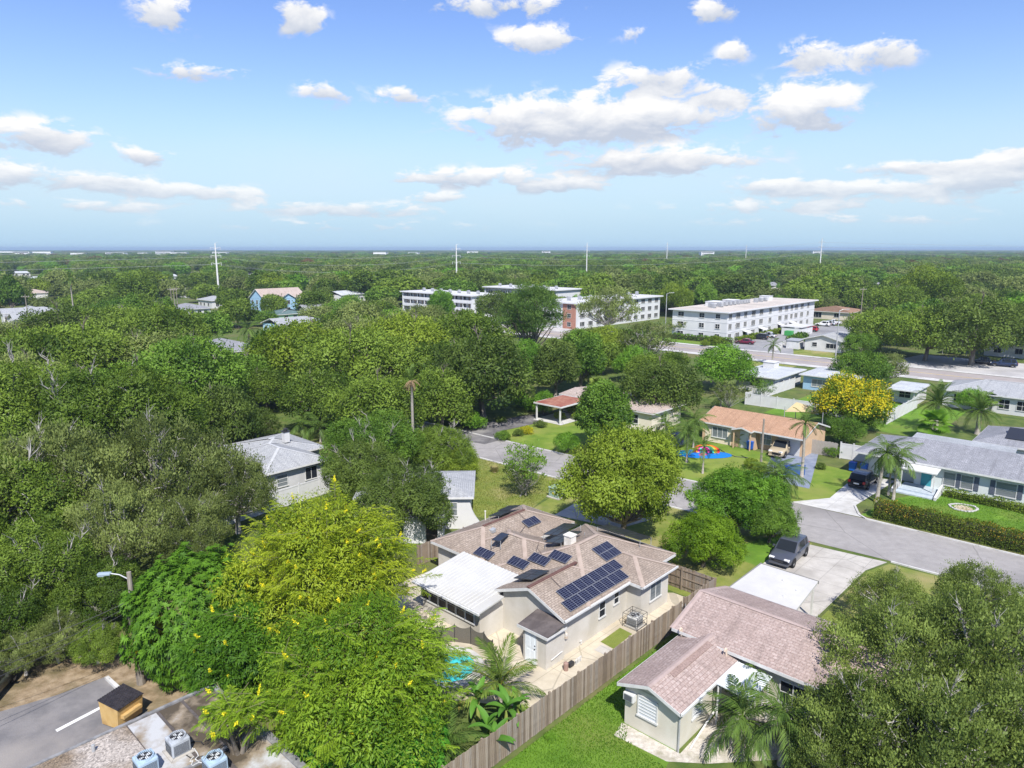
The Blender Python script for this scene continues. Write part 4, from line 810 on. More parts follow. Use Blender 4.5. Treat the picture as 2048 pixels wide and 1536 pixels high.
for i, (a, b, gr) in enumerate(strips):
    q = MB(); q.prism([fl_(a, .18), fl_(b, .18), fl_(b, 4.8), fl_(a, 4.8)], FZ - .22, FZ - .005 + .004 * i); q.build('roof_sheet', dirty('roof_sheet_%d' % i, 3.1 * i + .7, gr), fb)
q = MB(); q.prism([fl_(0, 0), fl_(3.95, 0), fl_(3.95, 12), fl_(0, 12)], FZ - .27, FZ - .03); q.build('tar_roof', TAR, fb)
q = MB(); q.prism([fl_(-.1, -.06), fl_(14, -.06), fl_(14, .1), fl_(-.1, .1)], FZ - .3, FZ + .05); q.prism([fl_(-.1, .1), fl_(.12, .1), fl_(.12, 12), fl_(-.1, 12)], FZ - .3, FZ + .05); q.build('roof_edge', mat('edge_grey', (.15, .15, .155), (.26, .26, .265), 3), fb)
# the second, lower sheeted roof to the right
E0 = Vector(fp(531, 1455)); 
def f2(a, b): qv = E0 + dB * a - dA * b; return (qv.x, qv.y)
q = MB(); q.prism([f2(-.1, -.05), f2(9, -.05), f2(9, -6.5), f2(-.1, -6.5)], 0, FZ - .12); q.build('annex_wall', MATS['cmu_tan'], fb)
q = MB(); q.prism([f2(.15, -.2), f2(9, -.2), f2(9, -2.0), f2(.15, -2.0)], FZ - .2, FZ - .02); q.build('roof_sheet', dirty('roof_sheet_a', 9.2, .56), fb)
q = MB(); q.prism([f2(.15, -2.3), f2(9, -2.3), f2(9, -4.4), f2(.15, -4.4)], FZ - .2, FZ - .02); q.build('roof_sheet', dirty('roof_sheet_b', 5.2, .60), fb)
q = MB(); q.prism([f2(-.12, -.02), f2(9, -.02), f2(9, -.2), f2(-.12, -.2)], FZ - .3, FZ + .04); q.prism([f2(-.12, -.2), f2(.1, -.2), f2(.1, -5), f2(-.12, -5)], FZ - .3, FZ + .04); q.build('roof_edge', MATS['edge_grey'], fb)
q = MB(); p = fp(186, 1503); q.lathe([(.07, 0), (.07, .3), (.0, .32)], 10, c=p); q.build('vent_pipe', STEEL, fb, loc=(0, 0, FZ))
for i in range(5):
    p0 = Vector((*fp(330 + i * 14, 1495 + i * 5), FZ + .03)); q = MB(); pts = [p0]
    for j in range(7): pts.append(pts[-1] + Vector((rng.uniform(-.1, .35), rng.uniform(-.22, .2), 0)))
    q.tube(pts, .022, 5); q.build('cable', DARK if i % 2 else TRIM, fb)
# ------------------------------------------------------------------ vehicles
def car(name, label, loc, rz, paint, kind='suv', L=4.5, Wd=1.84, H=1.66, group=None, plate=False):
    r = thing(name, label, 'car' if kind != 'pickup' else 'pickup truck', loc, rz, group)
    h = L / 2; w = Wd / 2
    belt = {'suv': .98, 'sedan': .88, 'pickup': 1.05}[kind]; hood = {'suv': .95, 'sedan': .84, 'pickup': 1.05}[kind]
    if kind == 'sedan': back = [(-h, .45, .70, .80), (-h + .12, .28, .88, .93), (-h + .8, .22, .92, 1), (-h + 1.1, .2, belt, 1)]
    elif kind == 'pickup': back = [(-h, .5, 1.02, .95), (-h + .1, .38, 1.08, 1), (-h + 1.9, .3, 1.08, 1), (-h + 2.0, .28, 1.07, 1)]
    else: back = [(-h, .5, .85, .84), (-h + .1, .30, belt, .95), (-h + .6, .22, belt + .02, 1), (-h + 1.4, .2, belt, 1)]
    st = back + [(.2, .2, belt, 1), (h - 1.35, .2, belt - .01, 1), (h - 1.0, .2, hood, .99), (h - .35, .22, hood - .12, .95), (h - .08, .28, hood - .24, .86), (h, .40, hood - .38, .74)]
    mb = MB(); V = []; n = 12
    for (x, zb, zt, q) in st:
        ww = w * q; ring = [(ww * .80, zb), (ww * .96, zb + .12), (ww, zb + .30), (ww * .99, zt - .14), (ww * .93, zt - .03), (ww * .74, zt)]
        ring = ring + [(-a, b) for a, b in reversed(ring)]; V += [(x, a, b) for a, b in ring]
    Fc = [(i * n + k, i * n + (k + 1) % n, (i + 1) * n + (k + 1) % n, (i + 1) * n + k) for i in range(len(st) - 1) for k in range(n)] + [tuple(range(n)), tuple(range(len(st) * n - 1, (len(st) - 1) * n - 1, -1))]
    mb.add(V, Fc); mb.build('body', paint, r, True)
    # cabin: windscreen, side glass, pillars, roof
    if kind == 'suv': cs = [(h - 1.32, 0, .90, .86), (h - 2.05, .93, .90, .80), (.10, 1, .91, .80), (.0, 1, .91, .80), (-1.15, .98, .91, .79), (-1.25, .97, .91, .79), (-h + .45, .90, .90, .77), (-h + .12, .12, .86, .80)]
    elif kind == 'sedan': cs = [(h - 1.25, 0, .88, .84), (h - 1.95, .92, .88, .74), (.05, 1, .88, .74), (-.03, 1, .88, .74), (-.85, .97, .88, .73), (-.95, .95, .88, .73), (-h + 1.15, .55, .87, .74), (-h + .75, .04, .86, .80)]
    else: cs = [(h - 1.35, 0, .90, .86), (h - 2.0, .95, .90, .80), (.45, 1, .91, .80), (.37, 1, .91, .80), (-.45, .99, .91, .80), (-.52, .97, .91, .80), (-.62, .05, .91, .82)]
    top = H; g = MB()
    rings = []
    for (x, f, a, b) in cs:
        zt = belt + (top - belt) * f; rings.append([(x, w * a, belt - .05), (x, w * (a + (b - a) * f), max(zt - .06, belt - .03)), (x, w * (a + (b - a) * f) * .88, zt), (x, -w * (a + (b - a) * f) * .88, zt), (x, -w * (a + (b - a) * f), max(zt - .06, belt - .03)), (x, -w * a, belt - .05)])
    m = len(rings)
    pn = MB()
    for i in range(m - 1):
        A, B = rings[i], rings[i + 1]
        for k in range(5):
            face = [A[k], A[k + 1], B[k + 1], B[k]]
            end = i == 0 or i == m - 2
            isglass = (k == 2 and end) or (k in (0, 4) and i in (1, 3, 5) and not end)
            (g if isglass else pn).face(face)
    pn.build('roof', paint, r); g.build('window_glass', GLASS, r)
    ty = MB(); rad = {'suv': .36, 'sedan': .33, 'pickup': .39}[kind]
    def disc(mb_, r0, r1, y0, y1, nn=18, mi=0):
        V = [(q * math.cos(2 * math.pi * k / nn), y, q * math.sin(2 * math.pi * k / nn)) for (q, y) in ((r0, y0), (r1, y0), (r1, y1), (r0, y1)) for k in range(nn)]
        mb_.add(V, [(j * nn + k, j * nn + (k + 1) % nn, ((j + 1) % 4) * nn + (k + 1) % nn, ((j + 1) % 4) * nn + k) for j in range(4) for k in range(nn)], mi)
    disc(ty, rad * .62, rad, -.11, .11); tym = ty.mesh('wheel', mat('tyre_rubber', (.022, .022, .023), rough=.9))
    rm = MB(); disc(rm, .05, rad * .63, -.085, .085)
    rmm = rm.mesh('rim', mat('alloy', (.45, .46, .48), (.25, .25, .26), 5, .35, metal=.6))
    for x in (h - .85, -h + .88):
        for s in (-1, 1):
            o = link('wheel', tym, r, (x, s * (w - .10), rad)); link('rim', rmm, o)
    ar = MB()
    for x in (h - .85, -h + .88):
        for s in (-1, 1): disc_v = [(x + (rad + .07) * math.cos(t), s * (w + .004 if False else w * 1.0 - .012), rad + (rad + .07) * math.sin(t)) for t in [math.pi * k / 10 for k in range(11)]]; ar.face([(p[0], p[1] + s * .02, p[2]) for p in disc_v])
    ar.build('wheel_arch', mat('arch_black', (.03, .03, .03), rough=.9), r)
    for s in (-1, 1):
        q = MB(); q.bevbox(h - .38, s * w * .62 - .2, hood - .34, h - .07, s * w * .62 + .2, hood - .17, .03); q.build('headlight', mat('lamp_clear', (.75, .76, .78), rough=.15), r)
        q = MB(); q.bevbox(-h - .01, s * w * .76 - .12, belt - .26, -h + .22, s * w * .76 + .12, belt - .02, .03); q.build('tail_light', mat('lamp_red', (.35, .02, .02), rough=.2), r)
        q = MB(); q.bevbox(h - 1.75, s * (w + .08) - .09, belt - .02, h - 1.6, s * (w + .08) + .09, belt + .14, .03); q.build('wing_mirror', paint, r)
    q = MB(); q.bevbox(h - .10, -w * .38, .48, h + .015, w * .38, hood - .32, .02); q.build('grille', DARK, r)
    q = MB(); q.bevbox(h - .12, -w * .82, .26, h + .03, w * .82, .44, .03); q.build('front_bumper', paint, r)
    q = MB(); q.box(-h - .025, -.26, .62, -h + .06, .26, .76); q.build('number_plate', TRIM, r)
    if kind == 'pickup':
        q = MB(); q.box(-h + .12, -w * .84, 1.086, -.72, w * .84, 1.092); q.build('cargo_bed', mat('bed_black', (.03, .03, .033), rough=.8), r)
        q = MB(); q.box(-h + .08, -w * .92, 1.08, -.66, -w * .84, 1.16); q.box(-h + .08, w * .84, 1.08, -.66, w * .92, 1.16); q.box(-h + .04, -w * .92, 1.08, -h + .12, w * .92, 1.16); q.build('bed_rail', paint, r)
    return r
P_GREY = mat('paint_grey', (.060, .066, .085), rough=.28, spec=.5, coat=.5); P_BLK = mat('paint_black', (.015, .016, .020), rough=.22, spec=.5, coat=.5)
P_GOLD = mat('paint_champagne', (.42, .35, .24), rough=.32, spec=.5, coat=.4); P_MAR = mat('paint_maroon', (.13, .015, .035), rough=.25, coat=.5)
P_WHT = mat('paint_white', (.72, .73, .75), rough=.3, coat=.4); P_RED = mat('paint_red', (.36, .02, .03), rough=.25, coat=.5); P_SIL = mat('paint_silver', (.45, .47, .50), rough=.3, metal=.2, coat=.4); P_NVY = mat('paint_navy', (.02, .03, .07), rough=.25, coat=.5)
def at(u, v, rz): return W(u, v, .026), GRID + R(rz)
car('parked_suv', 'grey suv parked on the driveway behind the flat white carport', *at(52.6, 19.3, 182), P_GREY, 'suv', 4.45, 1.84, 1.62)
car('pickup_truck', 'champagne pickup truck parked before the garage of the orange roofed house', *at(80.9, 31.4, 184), P_GOLD, 'pickup', 5.3, 1.9, 1.75)
car('parked_suv', 'black suv parked nose in at the long grey house', *at(75.4, 20.7, 0), P_BLK, 'suv', 4.5, 1.85, 1.66)
car('parked_car', 'maroon sedan at the near corner of the white apartment block', *at(171.6, 78.2, 98), P_MAR, 'sedan', 4.7, 1.82, 1.45)
for (u, v, rz, pt, kd, lb) in ((183.5, 79.6, 95, P_BLK, 'suv', 'black van like car beside the hedge of the apartment block'), (188.2, 79.4, 95, P_SIL, 'sedan', 'silver sedan next to the black car in the apartment lot'),
                               (206, 77.0, 95, P_WHT, 'sedan', 'white sedan beside the dumpster enclosure in the apartment lot'), (211.5, 76.6, 95, P_RED, 'suv', 'red car beside the white sedan in the apartment lot'),
                               (229, 79, 88, P_WHT, 'suv', 'white car parked at the far end of the apartment lot'), (232.5, 78.5, 90, P_SIL, 'sedan', 'silver car at the far end of the apartment lot'), (236, 78.2, 92, P_WHT, 'pickup', 'white truck beyond the silver car at the end of the lot')):
    car('parked_car', lb, *at(u, v, rz), pt, kd, 4.6)
p = G(2005, 733); car('parked_suv', 'navy suv parked under the big shade trees across the avenue', (p.x, p.y, .03), GRID + R(100), P_NVY, 'suv', 4.8, 1.9, 1.75)
p = G(1962, 728); car('parked_car', 'dark sedan in the tree shade beside the navy suv', (p.x, p.y, .03), GRID + R(100), P_BLK, 'sedan', 4.6)
p = G(-34, 1400); car('parked_car', 'dark green car at the edge of the foreground parking lot', (p.x, p.y, .03), R(100), mat('paint_dark_olive', (.045, .05, .04), rough=.3, coat=.4), 'sedan', 4.5)
# ------------------------------------------------------------------ fences
PICK = mat('fence_board', (.190, .145, .105), (.305, .245, .190), 2.2, .95, stretch=(7, 7, .5), c3=(.155, .120, .088), s3=.6)
PICK2 = mat('fence_board_dark', (.125, .095, .068), (.22, .175, .135), 2.2, .95, stretch=(7, 7, .5)); PICK3 = mat('fence_board_pale', (.26, .21, .165), (.36, .305, .25), 2.2, .95, stretch=(7, 7, .5)); PICK4 = mat('fence_board_worn', (.20, .165, .135), (.31, .27, .23), 2.2, .95, stretch=(7, 7, .5), c3=(.11, .085, .06), s3=.9)
def picket_fence(name, label, a, b, h=1.8, w=.145, m=None, rails=True, seed=1, posts=2.4):
    a, b = Vector(a), Vector(b); d = (b - a); L = d.length; rz = math.atan2(d.y, d.x); r_ = random.Random(seed)
    f = thing(name, label, 'fence', a, rz); m = m or PICK
    pm = []
    for k in range(5):
        q = MB(); hh = h + (k - 2) * .012; ww = w - .012
        q.prism([(-ww / 2, -.011), (ww / 2, -.011), (ww / 2, .011), (-ww / 2, .011)], .03, hh); pm.append(q.mesh('picket', m if m is not PICK or k > 2 else (PICK2, PICK3, PICK4)[k]))
    n = int(L / w)
    for i in range(n): link('picket', pm[r_.randrange(5)], f, (w * (i + .5), r_.uniform(-.006, .006), r_.uniform(-.015, .015)), r_.uniform(-.02, .02))
    q = MB(); q.box(-.05, .02, 0, .05, .12, h + .03); po = q.mesh('post', m)
    for i in range(int(L / posts) + 1): link('post', po, f, (min(i * posts + .06, L - .06), .0, 0))
    if rails:
        for z in (.3, h * .52, h - .25):
            q = MB(); q.box(0, .022, z, L, .06, z + .09); q.build('rail', m, f)
    return f
picket_fence('board_fence', 'long weathered brown board fence beside the bright lawn and solar house', W(17.5, 20.5), W(37.9, 20.35), seed=3)
picket_fence('board_fence', 'weathered board fence section rising beyond the wooden side gate', W(38.1, 20.35), W(42.2, 20.2), 1.9, seed=5)
picket_fence('board_fence', 'short dark board fence closing the yard behind the bright green tree', W(42.3, 20.4), W(42.3, 27.5), 1.75, seed=6)
GREYW = mat('fence_board_grey', (.27, .25, .225), (.38, .355, .33), 2.2, .95, stretch=(6, 6, .5))
picket_fence('board_fence', 'grey board fence right of the white garage door', W(83.3, 29.4), W(83.6, 26.0), 1.75, .16, GREYW, seed=8)
picket_fence('board_fence', 'dark board fence left of the sunroom beside the white stucco house', W(31.8, 39.6), W(38.5, 39.6), 1.7, seed=9)
gt_ = thing('side_gate', 'wooden side gate with diagonal steel brace between fence and pink roofed house', 'gate', W(38.0, 20.2), GRID - R(90))
for i in range(9):
    q = MB(); q.box(i * .145, -.011, .06, i * .145 + .132, .011, 1.78); q.build('board', PICK, gt_)
for pts in ([(0, -.05, 1.45), (1.3, -.05, 1.45)], [(0, -.05, .35), (1.3, -.05, .35)], [(0, -.05, .3), (1.3, -.05, 1.5)], [(0.02, -.05, .1), (.02, -.05, 1.6)]):
    q = MB(); q.tube(pts, .028, 6); q.build('brace', STEEL, gt_)
PVC = mat('white_vinyl', (.60, .60, .61), (.55, .55, .55), 1, .5)
def vinyl_fence(name, label, a, b, h=1.8, span=2.4):
    a, b = Vector(a), Vector(b); d = b - a; L = d.length; f = thing(name, label, 'fence', a, math.atan2(d.y, d.x)); n = max(1, int(round(L / span))); s = L / n
    q = MB(); q.box(.07, -.02, .06, s - .07, .02, h - .12)
    for i in range(1, 14): q.box(s * i / 14 - .006, -.026, .08, s * i / 14 + .006, .026, h - .14)
    q.box(.06, -.04, h - .12, s - .06, .04, h); q.box(.06, -.04, .04, s - .06, .04, .18); pm = q.mesh('panel', PVC)
    q = MB(); q.box(-.065, -.065, 0, .065, .065, h + .08); q.prism([(-.085, -.085), (.085, -.085), (.085, .085), (-.085, .085)], h + .08, h + .13); po = q.mesh('post', PVC)
    for i in range(n): link('panel', pm, f, (s * i, 0, 0))
    for i in range(n + 1): link('post', po, f, (s * i, 0, 0))
    return f
vinyl_fence('vinyl_fence', 'white vinyl fence before the grey hip roofed house', W(23.5, 58.0), W(40.0, 59.4))
vinyl_fence('vinyl_fence', 'white vinyl fence behind the orange roofed house', W(103.6, 46.6), W(104.8, 27))
vinyl_fence('vinyl_fence', 'white vinyl fence running back between the flat house and blue cottage lawn', W(104.0, 46.7), W(122.2, 46.2))
vinyl_fence('vinyl_gate', 'white vinyl gate joining the grey board fence to the long grey house', W(83.6, 25.7), W(83.9, 23.0), 1.85, 1.5)
vinyl_fence('vinyl_fence', 'low white vinyl fence beside the little metal shed', W(163.5, 67.2), W(174.5, 69), 1.4)
vinyl_fence('vinyl_fence', 'white vinyl fence of the yard behind the date palms', W(104.8, 26.5), W(119.0, 26.2))
# ------------------------------------------------------------------ utility hardware
def condenser(name, label, loc, rz, m, s=.82, h=.8, cage=False, group=None):
    r = thing(name, label, 'air conditioner', loc, rz, group); a = s / 2
    q = MB(); q.bevbox(-a, -a, .06, a, a, h, .06); q.build('casing', m, r)
    q = MB()
    for i in range(9):
        z = .14 + i * (h - .26) / 9; q.box(-a - .008, -a + .07, z, a + .008, a - .07, z + .025); q.box(-a + .07, -a - .008, z, a - .07, a + .008, z + .025)
    q.build('louvre', mat('louvre_dark', (.07, .075, .085)), r)
    q = MB(); q.lathe([(a * .95, h + .001), (a * .90, h + .07), (a * .74, h + .07), (a * .72, h + .004)], 20); q.build('fan_shroud', m, r)
    q = MB(); q.lathe([(a * .72, h + .004), (0, h + .004)], 20); q.build('fan_well', DARK, r)
    fb_ = MB()
    for k in range(4):
        t = k * math.pi / 2 + .3; c_, s_ = math.cos(t), math.sin(t)
        fb_.face([(c_ * .05 - s_ * .03, s_ * .05 + c_ * .03, h + .03), (c_ * .05 + s_ * .05, s_ * .05 - c_ * .05, h + .012), (c_ * a * .6 + s_ * .1, s_ * a * .6 - c_ * .1, h + .012), (c_ * a * .6 - s_ * .06, s_ * a * .6 + c_ * .06, h + .03)])
    fb_.build('fan_blade', mat('fan_white', (.55, .58, .60)), r)
    q = MB()
    for k in range(-4, 5): q.tube([(k * a * .17, -math.sqrt(max(0, .7 - (k * .17) ** 2)) * a * .98, h + .07), (k * a * .17, math.sqrt(max(0, .7 - (k * .17) ** 2)) * a * .98, h + .07)], .007, 4)
    q.build('fan_guard', DARK, r)
    if cage:
        q = MB(); e = a + .17; H_ = h + .22
        for x in (-e, e):
            for y in (-e, e): q.tube([(x, y, 0), (x, y, H_)], .018, 5)
        for z in (.12, H_ * .55, H_):
            for x in (-e, e): q.tube([(x, -e, z), (x, e, z)], .014, 5); q.tube([(-e, x, z), (e, x, z)], .014, 5)
        for k in (-.33, .33): q.tube([(-e, k * e, H_), (e, k * e, H_)], .012, 4); q.tube([(k * e, -e, H_), (k * e, e, H_)], .012, 4)
        q.build('security_cage', DARK, r)
    q = MB(); q.box(-a - .1, -a - .1, 0, a + .1, a + .1, .06); q.build('pad', CONC, r)
    return r
condenser('air_conditioner', 'caged air conditioner standing beside the solar house wall', W(HU + 6.35, HV - .75, .03), GRID, mat('condenser_pale', (.46, .47, .46), (.40, .40, .39), 4), .78, .72, True)
ACB = mat('condenser_blue', (.30, .41, .52), (.36, .46, .56), 3, .6); ACG = mat('condenser_old', (.40, .43, .47), (.30, .32, .35), 4, .7)
for (px, py, m_, lb) in ((356, 1504, ACG, 'older grey louvred air conditioner between two blue ones on the flat roof'), (292, 1545, ACB, 'blue air conditioner on the gravel roof left of the grey one'), (430, 1545, ACB, 'blue air conditioner on the flat roof beside the annex edge')):
    p = G(px, py, FZ); condenser('air_conditioner', lb, (p.x, p.y, FZ + .005), math.atan2(dA.y, dA.x), m_, .76, .72)
# dumpster
_t = [G(60 + x * .293, 1320 + y * .293, 1.35) for x, y in ((475, 265), (570, 355), (755, 230), (650, 155))]
dc = sum(_t, Vector()) / 4; dvec = (_t[2] - _t[1]); drz = math.atan2(dvec.y, dvec.x)
dm = thing('dumpster', 'tan metal dumpster with black ribbed lid on the foreground lot', 'dumpster', (dc.x, dc.y, .02), drz); dm.scale = (.84, .84, .96)
TANM = mat('dumpster_tan', (.50, .33, .125), (.56, .39, .17), 1.6, .6, c3=(.36, .22, .09), s3=.9)
q = MB(); q.add([(-.85, -.62, 0.08), (.85, -.62, 0.08), (.85, .72, 0.08), (-.85, .72, 0.08), (-.88, -.78, 1.22), (.88, -.78, 1.22), (.88, .80, 1.42), (-.88, .80, 1.42)], [(3, 2, 1, 0), (0, 1, 5, 4), (1, 2, 6, 5), (2, 3, 7, 6), (3, 0, 4, 7), (4, 5, 6, 7)]); q.build('bin', TANM, dm)
q = MB()
for i in range(12): q.add([(-.92 + i * .153, -.86, 1.235), (-.92 + i * .153 + .15, -.86, 1.235), (-.92 + i * .153 + .15, .84, 1.45), (-.92 + i * .153, .84, 1.45), (-.90 + i * .153, -.86, 1.285), (-.92 + i * .153 + .12, -.86, 1.285), (-.92 + i * .153 + .12, .84, 1.50), (-.90 + i * .153, .84, 1.50)], [(0, 1, 5, 4), (1, 2, 6, 5), (2, 3, 7, 6), (3, 0, 4, 7), (4, 5, 6, 7)])
q.build('lid', mat('lid_black', (.022, .020, .024), (.04, .036, .042), 4, .55), dm)
q = MB(); q.box(-.62, -.98, .62, .62, -.70, .80); q.box(-.66, -.99, .60, -.6, -.7, .82); q.build('fork_pocket', TANM, dm)
for x in (-.6, .6):
    for y in (-.45, .5):
        q = MB(); q.lathe([(.06, 0), (.06, .08)], 8, c=(x, y)); q.build('caster', DARK, dm)
ws = thing('parking_stop', 'pale concrete kerb stop at the end of the foreground lot', 'kerb stop', G(212, 1358, .02), math.atan2((G(236, 1380) - G(212, 1358)).y, (G(236, 1380) - G(212, 1358)).x))
q = MB(); q.prism([(0, -.1), (2.2, -.1), (2.2, .1), (0, .1)], 0, .16); q.build('block', CONCW, ws)
q = MB(); q.lathe([(.035, .16), (.035, .19), (0, .19)], 8, c=(.4, 0)); q.lathe([(.035, .16), (.035, .19), (0, .19)], 8, c=(1.8, 0)); q.build('anchor_bolt', STEEL, ws)
# wooden pole with lamp and wires
ub = G(281, 1368); up = thing('utility_pole', 'weathered wooden utility pole with cobra head street lamp beside the mango tree', 'utility pole', ub)
q = MB(); q.tube([(0, 0, -.2), (0, 0, 3), (0, 0, 6.75)], [.17, .15, .12], 10); q.build('pole', WOODPOLE, up)
q = MB(); q.tube([(0, 0, 6.3), (-.5, -.05, 6.62), (-1.0, -.1, 6.72)], .035, 6); arm = q.build('lamp_arm', STEEL, up)
q = MB(); q.bevbox(-.36, -.14, -.07, .32, .14, .07, .05); q.bevbox(-.34, -.12, -.13, .0, .12, -.05, .04); q.build('lamp_head', mat('lamp_head_blue', (.30, .37, .43), rough=.5), up, loc=(-1.25, -.12, 6.70), rz=R(6))
q = MB(); q.box(-.05, -.45, 5.05, .05, .45, 5.17); q.build('crossarm', WOODPOLE, up)
def wire(name, a, b, sag, label, r=.014, group=None, n=14):
    a, b = Vector(a), Vector(b); pts = [a.lerp(b, i / n) - Vector((0, 0, sag * 4 * (i / n) * (1 - i / n))) for i in range(n + 1)]
    q = MB(); q.tube(pts, r, 4); return tag(q.build(name, DARK if r < .02 else STEEL), label, 'wire', group)
for i, (px, py, z) in enumerate(((-160, 1345, 5.0), (-170, 1395, 4.4), (-200, 1432, 4.0))):
    e = G(px, py, z); wire('overhead_wire', ub + Vector((-.05, -.4 + .4 * i, 5.2 - .35 * i)), e, .35, 'thin overhead wire from the wooden lamp pole across the lower left oaks', .016, 'wires from the wooden lamp pole')
# transmission poles marching across the woods
TP = [(430, 487, 340), (908, 490, 395), (1171, 487, 560), (1331, 485, 800), (1489, 490, 1000), (1637, 478, 520)]
def dist_pt(px, D): return Vector(((px - 1024) / F_PX * (D * _c + 14 * _s), D, 0))
tpos = []
TLAB = ['tall grey transmission pole rising from the woods left of the blue house', 'tall grey transmission pole behind the gallery apartment block', 'distant transmission pole rising beyond the long white apartments', 'thin far transmission pole against the horizon', 'thin far transmission pole against the horizon', 'distant transmission pole in the woods beyond the parking lot']
for i, (px, pt, D) in enumerate(TP):
    b = dist_pt(px + (4 if px < 1024 else 1), D); hh = CAM_H + (HORIZON - pt) / F_PX * D; tpos.append((b, hh))
    t_ = thing('transmission_pole', TLAB[i], 'transmission pole', b, .3, 'far transmission poles' if i in (3, 4) else None)
    q = MB(); q.tube([(0, 0, 0), (0, 0, hh * .6), (0, 0, hh)], [.50, .38, .24], 12); q.build('mast', mat('pole_grey', (.58, .58, .57), (.66, .66, .65), 1), t_)
    for k in range(3):
        z = hh - 2.5 - k * 3.6
        for s in (-1, 1):
            q = MB(); q.tube([(0, 0, z), (s * 2.2, 0, z + .55)], [.14, .06], 6); am = q.build('arm', STEEL, t_)
            q = MB(); q.tube([(s * 2.2, 0, z + .55), (s * 2.2, 0, z - .75)], .09, 6); q.build('insulator', mat('insulator', (.55, .57, .6)), am)
    q = MB(); q.tube([(0, 0, hh), (1.4, 0, hh + .5)], .06, 6); q.build('lightning_arm', STEEL, t_)
ends = [(Vector((-700, 300, 0)), 27)] + tpos[:2] + [tpos[5], (Vector((1200, 640, 0)), 30)]
for k in range(3):
    for s in (-1, 1):
        for (p0, h0), (p1, h1) in zip(ends, ends[1:]):
            z0, z1 = h0 - 2.7 - k * 3.6, h1 - 2.7 - k * 3.6
            wire('transmission_line', p0 + Vector((s * 2, s * .6, z0)), p1 + Vector((s * 2, s * .6, z1)), 4.5, 'thin power line sagging between the transmission poles above the woods', .028, 'transmission lines', 18)
def wood_pole(px, py, h, label, lamp=False, arm=True, group=None, m=None):
    b = G(px, py); t_ = thing('utility_pole' if not lamp else 'street_lamp', label, 'utility pole' if not lamp else 'street lamp', b, 0, group)
    q = MB(); q.tube([(0, 0, 0), (0, 0, h)], [.15, .10], 8); q.build('pole', m or WOODPOLE, t_)
    if arm:
        q = MB(); q.box(-1.1, -.06, h - .7, 1.1, .06, h - .56); am = q.build('crossarm', WOODPOLE, t_)
        for x in (-1.0, -.4, .4, 1.0):
            q = MB(); q.lathe([(.05, h - .56), (.06, h - .45), (.02, h - .38), (0, h - .38)], 8, c=(x, 0)); q.build('insulator', STEEL, am)
    if lamp:
        q = MB(); q.tube([(0, 0, h - .1), (.7, 0, h + .25), (1.5, 0, h + .3)], .045, 6); q.build('lamp_arm', STEEL, t_)
        q = MB(); q.bevbox(1.4, -.14, h + .22, 2.1, .14, h + .36, .05); q.build('lamp_head', STEEL, t_)
    return t_
wood_pole(1520, 935, 5.6, 'thin brown pole on the lawn before the orange roofed house', False, False)
wood_pole(1669, 722, 11.0, 'tall street lamp pole before the small white bungalow', True, False, m=STEEL)
wood_pole(1600, 726, 2.6, 'short white post by the avenue kerb', False, False, m=TRIM) if False else None
wood_pole(1329, 668, 11.5, 'tall double street lamp left of the white apartment block', True, False, m=STEEL)
wood_pole(58, 665, 11, 'wooden utility pole beside the white gabled house')
for k, (a, b) in enumerate(((346, 650), (352, 652), (357, 648))): wood_pole(a, b, 12, 'one of three close set utility poles standing among left woods', group='three close set utility poles')
wood_pole(1718, 650, 12, 'utility pole with crossarm beyond the brown roofed house'); wood_pole(1238, 560, 12, 'utility pole in the woods behind the long apartments')
# small things in the yards
sheet('driveway', GP([(1108, 1030), (1150, 1006), (1300, 1040), (1235, 1058)]), .024, CONC)
p = G(1352, 893); car('parked_car', 'dark blue car in the shade left of the orange roofed house', (p.x, p.y, .02), GRID + R(180), P_NVY, 'sedan', 4.5)
ss = thing('shade_sail', 'beige shade sail on posts behind the orange roofed house', 'shade sail', W(92.5, 31.0), GRID)
q = MB(); n_ = 6
for i in range(n_):
    for j in range(n_):
        c4 = [(a / n_, b / n_) for a, b in ((i, j), (i + 1, j), (i + 1, j + 1), (i, j + 1))]
        q.add([(4 * a, 5 * b, 2.75 - .5 * math.sin(math.pi * a) * math.sin(math.pi * b) + .35 * (a - .5) * (b - .5) * 4) for a, b in c4], [(0, 1, 2, 3)])
q.build('canvas', mat('sail_beige', (.50, .40, .22), rough=.9), ss)
for a in (0, 4):
    for b in (0, 5): q = MB(); q.tube([(a, b, 0), (a, b, 3.15)], .05, 6); q.build('post', STEEL, ss)
mb_ = thing('mailbox', 'white mailbox on a post at the street end of the blue driveway', 'mailbox', W(67.0, 25.6), GRID)
q = MB(); q.tube([(0, 0, 0), (0, 0, 1.05)], .05, 6); q.build('post', TRIM, mb_); q = MB(); q.bevbox(-.28, -.1, 1.0, .2, .1, 1.24, .05); q.build('box', TRIM, mb_)
tb = thing('transformer_box', 'green grey pad mounted transformer box on the lawn behind the solar house', 'transformer', W(51.0, 41.6, .012), GRID)
q = MB(); q.bevbox(-.55, -.6, .1, .55, .6, .95, .04); q.build('cabinet', mat('transformer_green', (.26, .36, .31), (.31, .41, .36), 3, .6), tb); q = MB(); q.bevbox(-.6, -.65, .95, .6, .65, 1.05, .03); q.build('lid', MATS['transformer_green'], tb)
q = MB(); q.box(-.7, -.75, 0, .7, .75, .1); q.build('pad', CONC, tb); q = MB(); q.box(-.57, -.1, .45, -.545, .1, .6); q.build('warning_plate', mat('plate_yellow', (.7, .55, .05)), tb)
BIN = mat('bin_blue', (.015, .10, .46), rough=.5)
